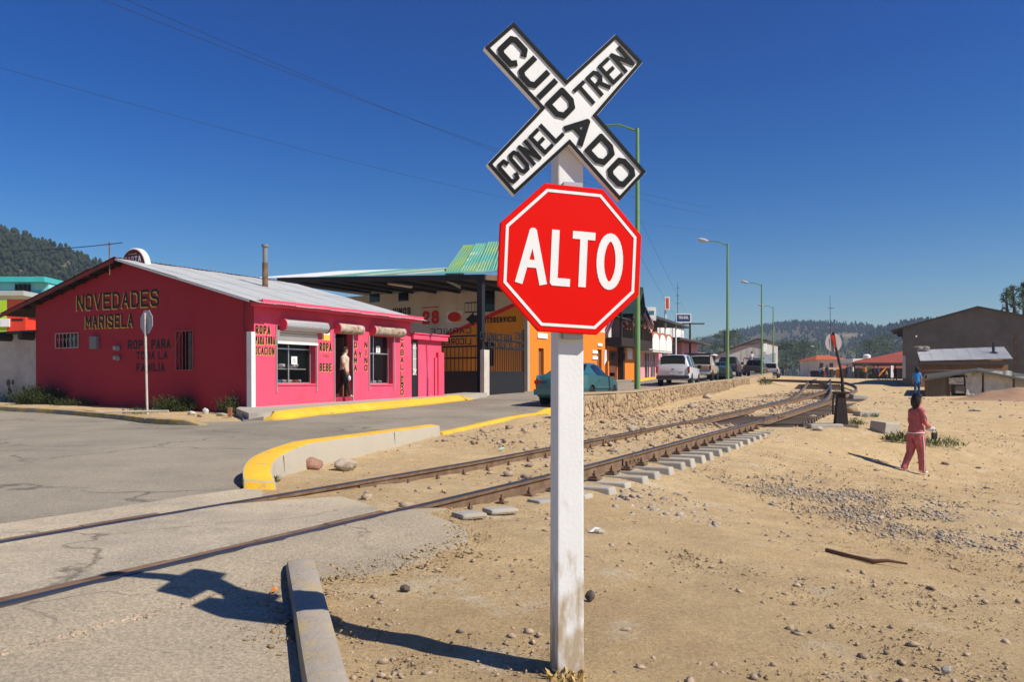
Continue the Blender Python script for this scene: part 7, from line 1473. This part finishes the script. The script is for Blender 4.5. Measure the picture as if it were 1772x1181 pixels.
    if detail:                                      # folds in the clothes
        N_ = np.array([vv.normal[:] for vv in m2.vertices]); f = np.array([mnoise.fractal(Vector(p / s) * 14, 1, 2, 3) for p in P]); zz = P[:, 2] / s; k = ((zz > .14) & (zz < 1.28)) * .007 * s * (1.2 if sleeve == 'long' else .8); P = P + N_ * (f * k)[:, None]; m2.vertices.foreach_set('co', P.ravel())
    C = np.array([P[list(f.vertices)].mean(0) for f in m2.polygons]); D = np.stack([seg_d(C, np.array(V[a]), np.array(V[b_])) - .5 * (RR[a][0] + RR[b_][0]) for a, b_ in E], 1); near = D.argmin(1); idx = {'top': 0, 'bottom': 1, 'shoe': 2, 'skin': 3}
    mi = np.array([idx[t] for t in T])[near]
    zc_ = C[:, 2] / s; tor = np.isin(near, [0]); mi[(mi == 0) & (zc_ < hz + dz - .02) & (np.abs(C[:, 0]) < .2 * s)] = 1
    m2.materials.clear()
    for m in (mats[0], mats[1], mats[2], SKIN): m2.materials.append(m)
    m2.polygons.foreach_set('material_index', mi.astype(np.int32)); m2.polygons.foreach_set('use_smooth', [True] * len(m2.polygons)); bd = link('body', m2, o)
    # hair
    hb = MB(); c0 = V[hd2]; VV = IV2.copy() * np.array([.094, .108, .105]) * s
    low = VV[:, 2] < .02 * s; front = VV[:, 1] > .02 * s; VV[low & front] *= .72
    if hair == 'long': bk = (VV[:, 2] < 0) & (VV[:, 1] < .045 * s); VV[bk, 2] = VV[bk, 2] * 2.6; VV[bk, 1] -= .025 * s; VV[bk, 0] *= 1.15
    VV += np.array([mnoise.noise_vector(Vector(q / s) * 24)[:] for q in VV]) * .034 * s
    VV += np.array(c0[:]) + np.array([0, -.022, .02]) * s; hb.add([tuple(q) for q in VV], [tuple(f) for f in IF2]); hb.build('hair', mats[3], bd, smooth=60, recalc=False)
    return o, V, hands, base * s, s, bd, legs, dz
PKS = mat('pink_tracksuit', (.50, .135, .13), .75, .2, 9, .5, 16, c2=(.36, .08, .08), amt=.4, dscale=5, sharp=.2, c3=(.62, .28, .26), amt3=.18, d3=16); WSH = mat('white_trainers', (.72, .7, .68), .6)
def ppos(px, d, dz=0): p = at(px, 660, d); return Vector((p.x, d, H(p.x, d) - .012 + dz))
wp = gp(1585, 819)
o, V_, hn, base, s_, bd, legs, dz = person('woman walking away in a pink tracksuit with long dark hair', onland(wp, -.012), 76, 1.56, (9, -10), (5, 18), ((2, 62), (2, 45)), [PKS, PKS, WSH, HAIR], 1.12, 'long', 'long', 3, loose=1.3)
b = MB(); z0 = base.z - .02
ring = [(.185 * math.cos(t * .2618), .135 * math.sin(t * .2618), z0) for t in range(25)]; b.tube(ring, .012, 5, cap=False); b.build('waist_piping', WSH, bd)
for sd, hp, kp, ak, an_ in legs:
    off = Vector((sd * .118, 0, 0)); up = Vector((0, 0, dz)); b = MB(); b.tube([(hp + up + off * .95) * s_, (hp.lerp(kp, .5) + up + off * .9) * s_, (kp + up + off * .72) * s_, (kp.lerp(ak, .5) + up + off * .66) * s_, (ak + up + off * .5) * s_], .009, 5); b.build('leg_stripe', WSH, bd)
b = MB(); q0 = base + Vector((.2, .0, .38)); b.tube([q0 + Vector((-.02, .02, .06)), q0 + Vector((.035, .03, -.04)), q0 + Vector((.05, .08, -.16))], .008, 5); b.build('sleeve_stripe', WSH, bd)
# bundle under the right arm, dark bag below
hx = hn[0] * s_
bg_ = thing('bundle', 'grey and white cloth bundle held by the woman in pink', 'bundle', Matrix.Translation(wp + Vector((0, 0, H(wp.x, wp.y)))) @ Matrix.Rotation(-R(76), 4, 'Z')); b = MB(); VV = IV2 * np.array([.07, .12, .06]); VV += np.array([mnoise.noise_vector(Vector(q) * 9)[:] for q in VV]) * .03; b.add([tuple(Vector(q) + hx + Vector((.0, -.05, .0))) for q in VV], [tuple(f) for f in IF2]); b.build('cloth', mat('grey_white_cloth', (.55, .56, .58), .8, .15, 12, c2=(.3, .33, .38), amt=.4, dscale=14), bg_, smooth=60)
hbg = thing('handbag', 'small dark bag hanging from the hand of the woman in pink', 'bag', Matrix.Translation(wp + Vector((0, 0, H(wp.x, wp.y)))) @ Matrix.Rotation(-R(76), 4, 'Z')); b = MB(); c0 = hx + Vector((-.02, .06, -.13)); b.box(c0.x - .03, c0.x + .03, c0.y - .06, c0.y + .06, c0.z - .09, c0.z + .05); b.build('bag_body', BLKM, hbg, bevel=.025); b = MB(); b.tube([c0 + Vector((0, -.06, .05)), c0 + Vector((0, 0, .14)), c0 + Vector((0, .06, .05))], .008, 5); b.build('strap', BLKM, hbg)
# woman at the shop door
dp = FP @ Vector(((DR[0] + DR[1]) / 2 - .02, -.02, DR[2] + .0))
person('stout woman in beige top and black trousers stepping out of the pink shop door', Vector((dp.x, dp.y, dp.z - .0)) , 92, 1.60, (20, -16), (10, 16), ((6, 14), (-4, 18)), [mat('beige_top', (.56, .46, .34), .85, .08, 8, .2, 20), mat('black_trousers', (.02, .017, .016), .85), mat('tan_sandals', (.5, .36, .26), .7), mat('brown_hair', (.03, .018, .012), .5)], 1.45, 'short', 'short', 2)
pb = FP @ Vector(((DR[0] + DR[1]) / 2 - .1, -.3, DR[2] + .62)); b = MB(); VV = IV2 * np.array([.05, .05, .09]); b.add([tuple(q) for q in VV], [tuple(f) for f in IF2]); ob = b.build('plastic_bag', mat('pale_plastic', (.6, .62, .68), .5), smooth=60); ob.location = pb; tag(ob, 'pale plastic bag in the hand of the woman at the door', 'bag')
person('person with black hair in a bright blue t-shirt and jeans walking towards the sheds', onland(gp(1587, 689)) if False else ppos(1587, 43), 22, 1.62, (10, -10), (3, 14), ((-6, 6), (10, 8)), [mat('bright_blue_shirt', (.04, .26, .66), .8), mat('blue_jeans', (.03, .07, .16), .85), DARK, HAIR], 1.0, 'long', 'short', 0)
FARP = [(1355, 112, 'far walker in dark clothes on the sand between the tracks', (.03, .03, .04), (.02, .02, .03), 0), (1431, 108, 'far person in black beside the orange scrap of colour', (.02, .02, .02), (.03, .02, .02), 0), (1466, 104, 'far person in dark blue at the track bend, left of the white shirt', (.03, .05, .12), (.02, .03, .06), 40), (1476, 103, 'far person in a white shirt holding a white hat', (.6, .6, .56), (.06, .08, .07), -60), (1497, 102, 'far person in orange top before the green hedge', (.6, .25, .08), (.03, .03, .03), 20), (1512, 104, 'far person in black left of the slanting awning', (.02, .02, .03), (.02, .02, .02), 10), (1520, 100, 'far person in navy just under the slanting awning', (.03, .04, .10), (.02, .02, .04), 150), (1428, 110, 'far child in orange and red near the dark stall', (.65, .12, .06), (.4, .08, .05), 60), (1418, 125, 'far figure in blue before the dark stall', (.05, .15, .45), (.02, .02, .03), 90), (1534, 99, 'far figure in white sitting low by the station', (.6, .6, .58), (.05, .05, .05), 90), (1549, 97, 'far dark figure at the right of the white banner', (.03, .03, .03), (.03, .03, .03), 60)]
for i, (px, d, lab, c1, c2_, hd_) in enumerate(FARP):
    person(lab, ppos(px, d), hd_, 1.15 if i in (7, 9) else 1.66, (10, -8), (4, 8), ((10, 20), (-5, 12)), [mat('far_top%d' % i, c1, .85), mat('far_legs%d' % i, c2_, .85), DARK, HAIR], 1.05, 'short', 'long', 0, detail=False)
pb = seat(1291, 78); person('person in a white top riding in the bed of the brown pickup', Vector((pb.x + .9, pb.y + 1.2, pb.z + .75)), 200, 1.6, (0, 0), (0, 0), ((20, 40), (10, 30)), [WHITEP, DARK, DARK, HAIR], 1.1, 'short', 'short', 0, detail=False)

# ------------------------------------------------------------------ trees
def tree(label, px, py_base, d, h, rx, n, m=None, trunk=.25, name='tree', top=.0, cone=False):
    p = at(px, py_base, d); o = thing(name, label, 'tree', Matrix.Translation(p)); b = MB(); b.tube([(0, 0, -1), (.1, 0, h * .3), (0, .1, h * .7), (0, 0, h * .92)], [trunk, trunk * .8, trunk * .45, trunk * .12], 7)
    for k in range(7): a = k * 2.4; z0 = h * (.3 + .08 * k); b.tube([(0, 0, z0), (math.cos(a) * rx * .6, math.sin(a) * rx * .6, z0 + h * .13)], [trunk * .35, trunk * .08], 5)
    b.build('trunk', BARK, o, smooth=50)
    cl = []
    for k in range(max(10, n // 60)):
        t = random.random() ** .8; z0 = h * (.22 + .76 * t); w_ = rx * (math.sin(math.pi * min(1, .15 + .85 * t)) if not cone else (1 - t) + .08); a = random.uniform(0, 6.28); r0 = w_ * math.sqrt(random.random()); cl.append(Vector((r0 * math.cos(a), r0 * math.sin(a), z0)))
    b = MB(); ls = h * .022
    for k in range(n):
        c = random.choice(cl); q = c + Vector((random.gauss(0, rx * .16), random.gauss(0, rx * .16), random.gauss(0, h * .035))); u = Vector((random.gauss(0, 1), random.gauss(0, 1), random.gauss(0, 1))).normalized(); w_ = u.orthogonal().normalized(); s_ = ls * random.uniform(.6, 1.4); b.add([q - u * s_, q + w_ * s_ * .6, q + u * s_, q - w_ * s_ * .6], [(0, 1, 2, 3)])
    b.build('crown', m or LEAF, o, recalc=False); return o
DKL = mat('dark_leaf', (.03, .055, .02), .8, .4, .6, c2=(.06, .08, .03), amt=.4, dscale=.8)
LGL = mat('light_leaf', (.06, .10, .03), .8, .4, .6, c2=(.11, .12, .05), amt=.3, dscale=.8)
tree('slim poplar behind the warehouse roof, left one of three', 1742, 560, 104, 4.6, 1.0, 900, LGL, name='poplar_tree'); tree('tall poplar behind the warehouse roof at right edge', 1754, 560, 104, 5.2, 1.1, 1100, LGL, name='poplar_tree'); tree('poplar cut by the right edge above the warehouse roof', 1771, 560, 104, 5.2, 1.2, 1000, LGL, name='poplar_tree')
tree('dark round tree behind the second lamp post', 1262, 625, 150, 6.0, 4.2, 2200, DKL); tree('low dark tree behind the pink house end', 1215, 632, 160, 5.5, 6.0, 2000, DKL)
tree('dark tree cluster left of the tiled house', 1392, 655, 190, 9, 6, 2600, DKL); tree('dark tree between tiled house and workshop', 1360, 658, 210, 10, 8, 2600, DKL); tree('dark tree behind the station roof', 1505, 640, 175, 6.5, 5, 2000, DKL); tree('dark tree right of the mast behind the red roof', 1530, 640, 185, 8, 7, 2400, DKL); tree('green hedge tree beneath the station eaves', 1497, 657, 113, 2.2, 1.8, 900, LGL)
tree('dark tree at the foot of the far hill behind the workshop', 1340, 655, 260, 9, 9, 1800, DKL)

# ------------------------------------------------------------------ hills with pine woods
def hill(name, prof, d0, d1, front, back, nx=110, ny=50, label=None, patches=.1, treesn=3000, th=8, tm=PINE, lumps=2, seed=1, m=HILLM, minz=4):
    """prof: (pixel, ridge pixel row) as seen from the road, ridge at depth d1"""
    pxs = np.array([p[0] for p in prof], float); pys = np.array([p[1] for p in prof], float); xs = np.linspace((pxs[0] - CX) / FPX * d1, (pxs[-1] - CX) / FPX * d1, nx); ys = np.linspace(d0, d1 + back, ny)
    def zf(x, y):
        rz = ZC + (HY - np.interp(x / d1 * FPX + CX, pxs, pys)) / FPX * d1; t = np.clip((y - d0) / (d1 - d0), 0, 1); up = (3 * t ** 2 - 2 * t ** 3) ** .85; dn = np.clip((y - d1) / back, 0, 1); return 2 + (rz - th * .55 - 2) * np.where(y <= d1, up, 1 - .5 * dn)
    b = MB()
    for y in ys:
        for x in xs:
            nz = mnoise.fractal(Vector((x * .012, y * .012, seed)), 1, 2, 4); b.v.append((x, y, float(zf(x, y)) + nz * th * .35 * min(1, (y - d0) / 60)))
    b.f = [(j * nx + i, j * nx + i + 1, (j + 1) * nx + i + 1, (j + 1) * nx + i) for j in range(ny - 1) for i in range(nx - 1)]; b.m = [0] * len(b.f)
    tag(b.build(name, m, smooth=80), kind='structure')
    rng = np.random.default_rng(seed); pos = []; 
    X_, Y_ = rng.uniform(xs[0], xs[-1], treesn * 4), rng.uniform(d0, d1 + back * .3, treesn * 4)
    for x, y in zip(X_, Y_):
        if mnoise.noise(Vector((x * .011, y * .011, seed + 3))) + rng.uniform(-.25, .25) < -patches * 3 + .0 and y < d1 * .97: continue
        pos.append((x, y)); 
        if len(pos) >= treesn: break
    pos = np.array(pos); nz = np.array([mnoise.fractal(Vector((x * .012, y * .012, seed)), 1, 2, 4) for x, y in pos]); Z_ = zf(pos[:, 0], pos[:, 1]) + nz * th * .35 * np.minimum(1, (pos[:, 1] - d0) / 60)
    k = len(IV); base = [IV * (1 + rng.uniform(-.4, .4, (k, 1))) for _ in range(12)]; Vs = []; cnt = 0
    for (x, y), z in zip(pos, Z_):
        hh = th * rng.uniform(.6, 1.15); 
        for l in range(lumps):
            t = (l + .5) / lumps; sc_ = hh * np.array([.27 * (1.15 - .75 * t), .27 * (1.15 - .75 * t), .62 / lumps]); Vs.append(base[cnt % 12] * sc_ + np.array([x + rng.normal(0, hh * .09), y + rng.normal(0, hh * .09), z + hh * (.15 + .8 * t + rng.normal(0, .05))])); cnt += 1
    V = np.concatenate(Vs); F = (IF_[None] + (np.arange(cnt) * k)[:, None, None]).reshape(-1, 3)
    me = bpy.data.meshes.new('pine_wood'); me.vertices.add(len(V)); me.vertices.foreach_set('co', V.ravel()); me.loops.add(F.size); me.loops.foreach_set('vertex_index', F.ravel().astype(np.int32)); me.polygons.add(len(F)); me.polygons.foreach_set('loop_start', np.arange(0, F.size, 3)); me.polygons.foreach_set('loop_total', np.full(len(F), 3)); me.materials.append(tm); me.update(calc_edges=True)
    tag(link('pine_wood', me), label, 'forest', kind='stuff')
hill('hill', [(-700, 400), (-350, 370), (-120, 382), (0, 397), (60, 415), (110, 436), (170, 462), (240, 500), (330, 560), (450, 640)], 200, 430, 0, 120, label='dense dark pine wood on the hill behind the turquoise house', treesn=9000, th=6.5, lumps=3, seed=2, patches=.22)
hill('hill', [(850, 655), (1000, 635), (1120, 612), (1200, 592), (1260, 576), (1330, 563), (1400, 562), (1460, 572), (1500, 574), (1600, 640), (1700, 660)], 480, 1050, 0, 200, label='distant hazy pine wood with bare patches on the far ridge', treesn=9000, th=5.5, lumps=2, seed=5, patches=.03, tm=PINEF)
hill('hill', [(1380, 660), (1430, 620), (1470, 588), (1510, 572), (1560, 560), (1640, 556), (1750, 552), (1900, 560), (2300, 640)], 380, 760, 0, 200, label='hazy pine wood on the right hand hill above the red roofs', treesn=8000, th=5.5, lumps=2, seed=9, patches=.15, tm=PINEF)

# ------------------------------------------------------------------ dusty air
HAZE = True
if HAZE:
    b = MB(); b.box(-3050, 3050, -260, 3990, -4, 128); me = b.mesh('haze', bpy.data.materials.new('haze_air')); ob = tag(link('haze', me), 'thin dusty blue haze over the town and hills', 'haze', kind='stuff')
    m = me.materials[0]; m.use_nodes = True; N = m.node_tree.nodes; N.clear(); pv = N.new('ShaderNodeVolumePrincipled'); ou = N.new('ShaderNodeOutputMaterial'); pv.inputs['Color'].default_value = (.60, .75, 1.0, 1); pv.inputs['Density'].default_value = .00033; pv.inputs['Anisotropy'].default_value = .1; m.node_tree.links.new(pv.outputs[0], ou.inputs['Volume'])
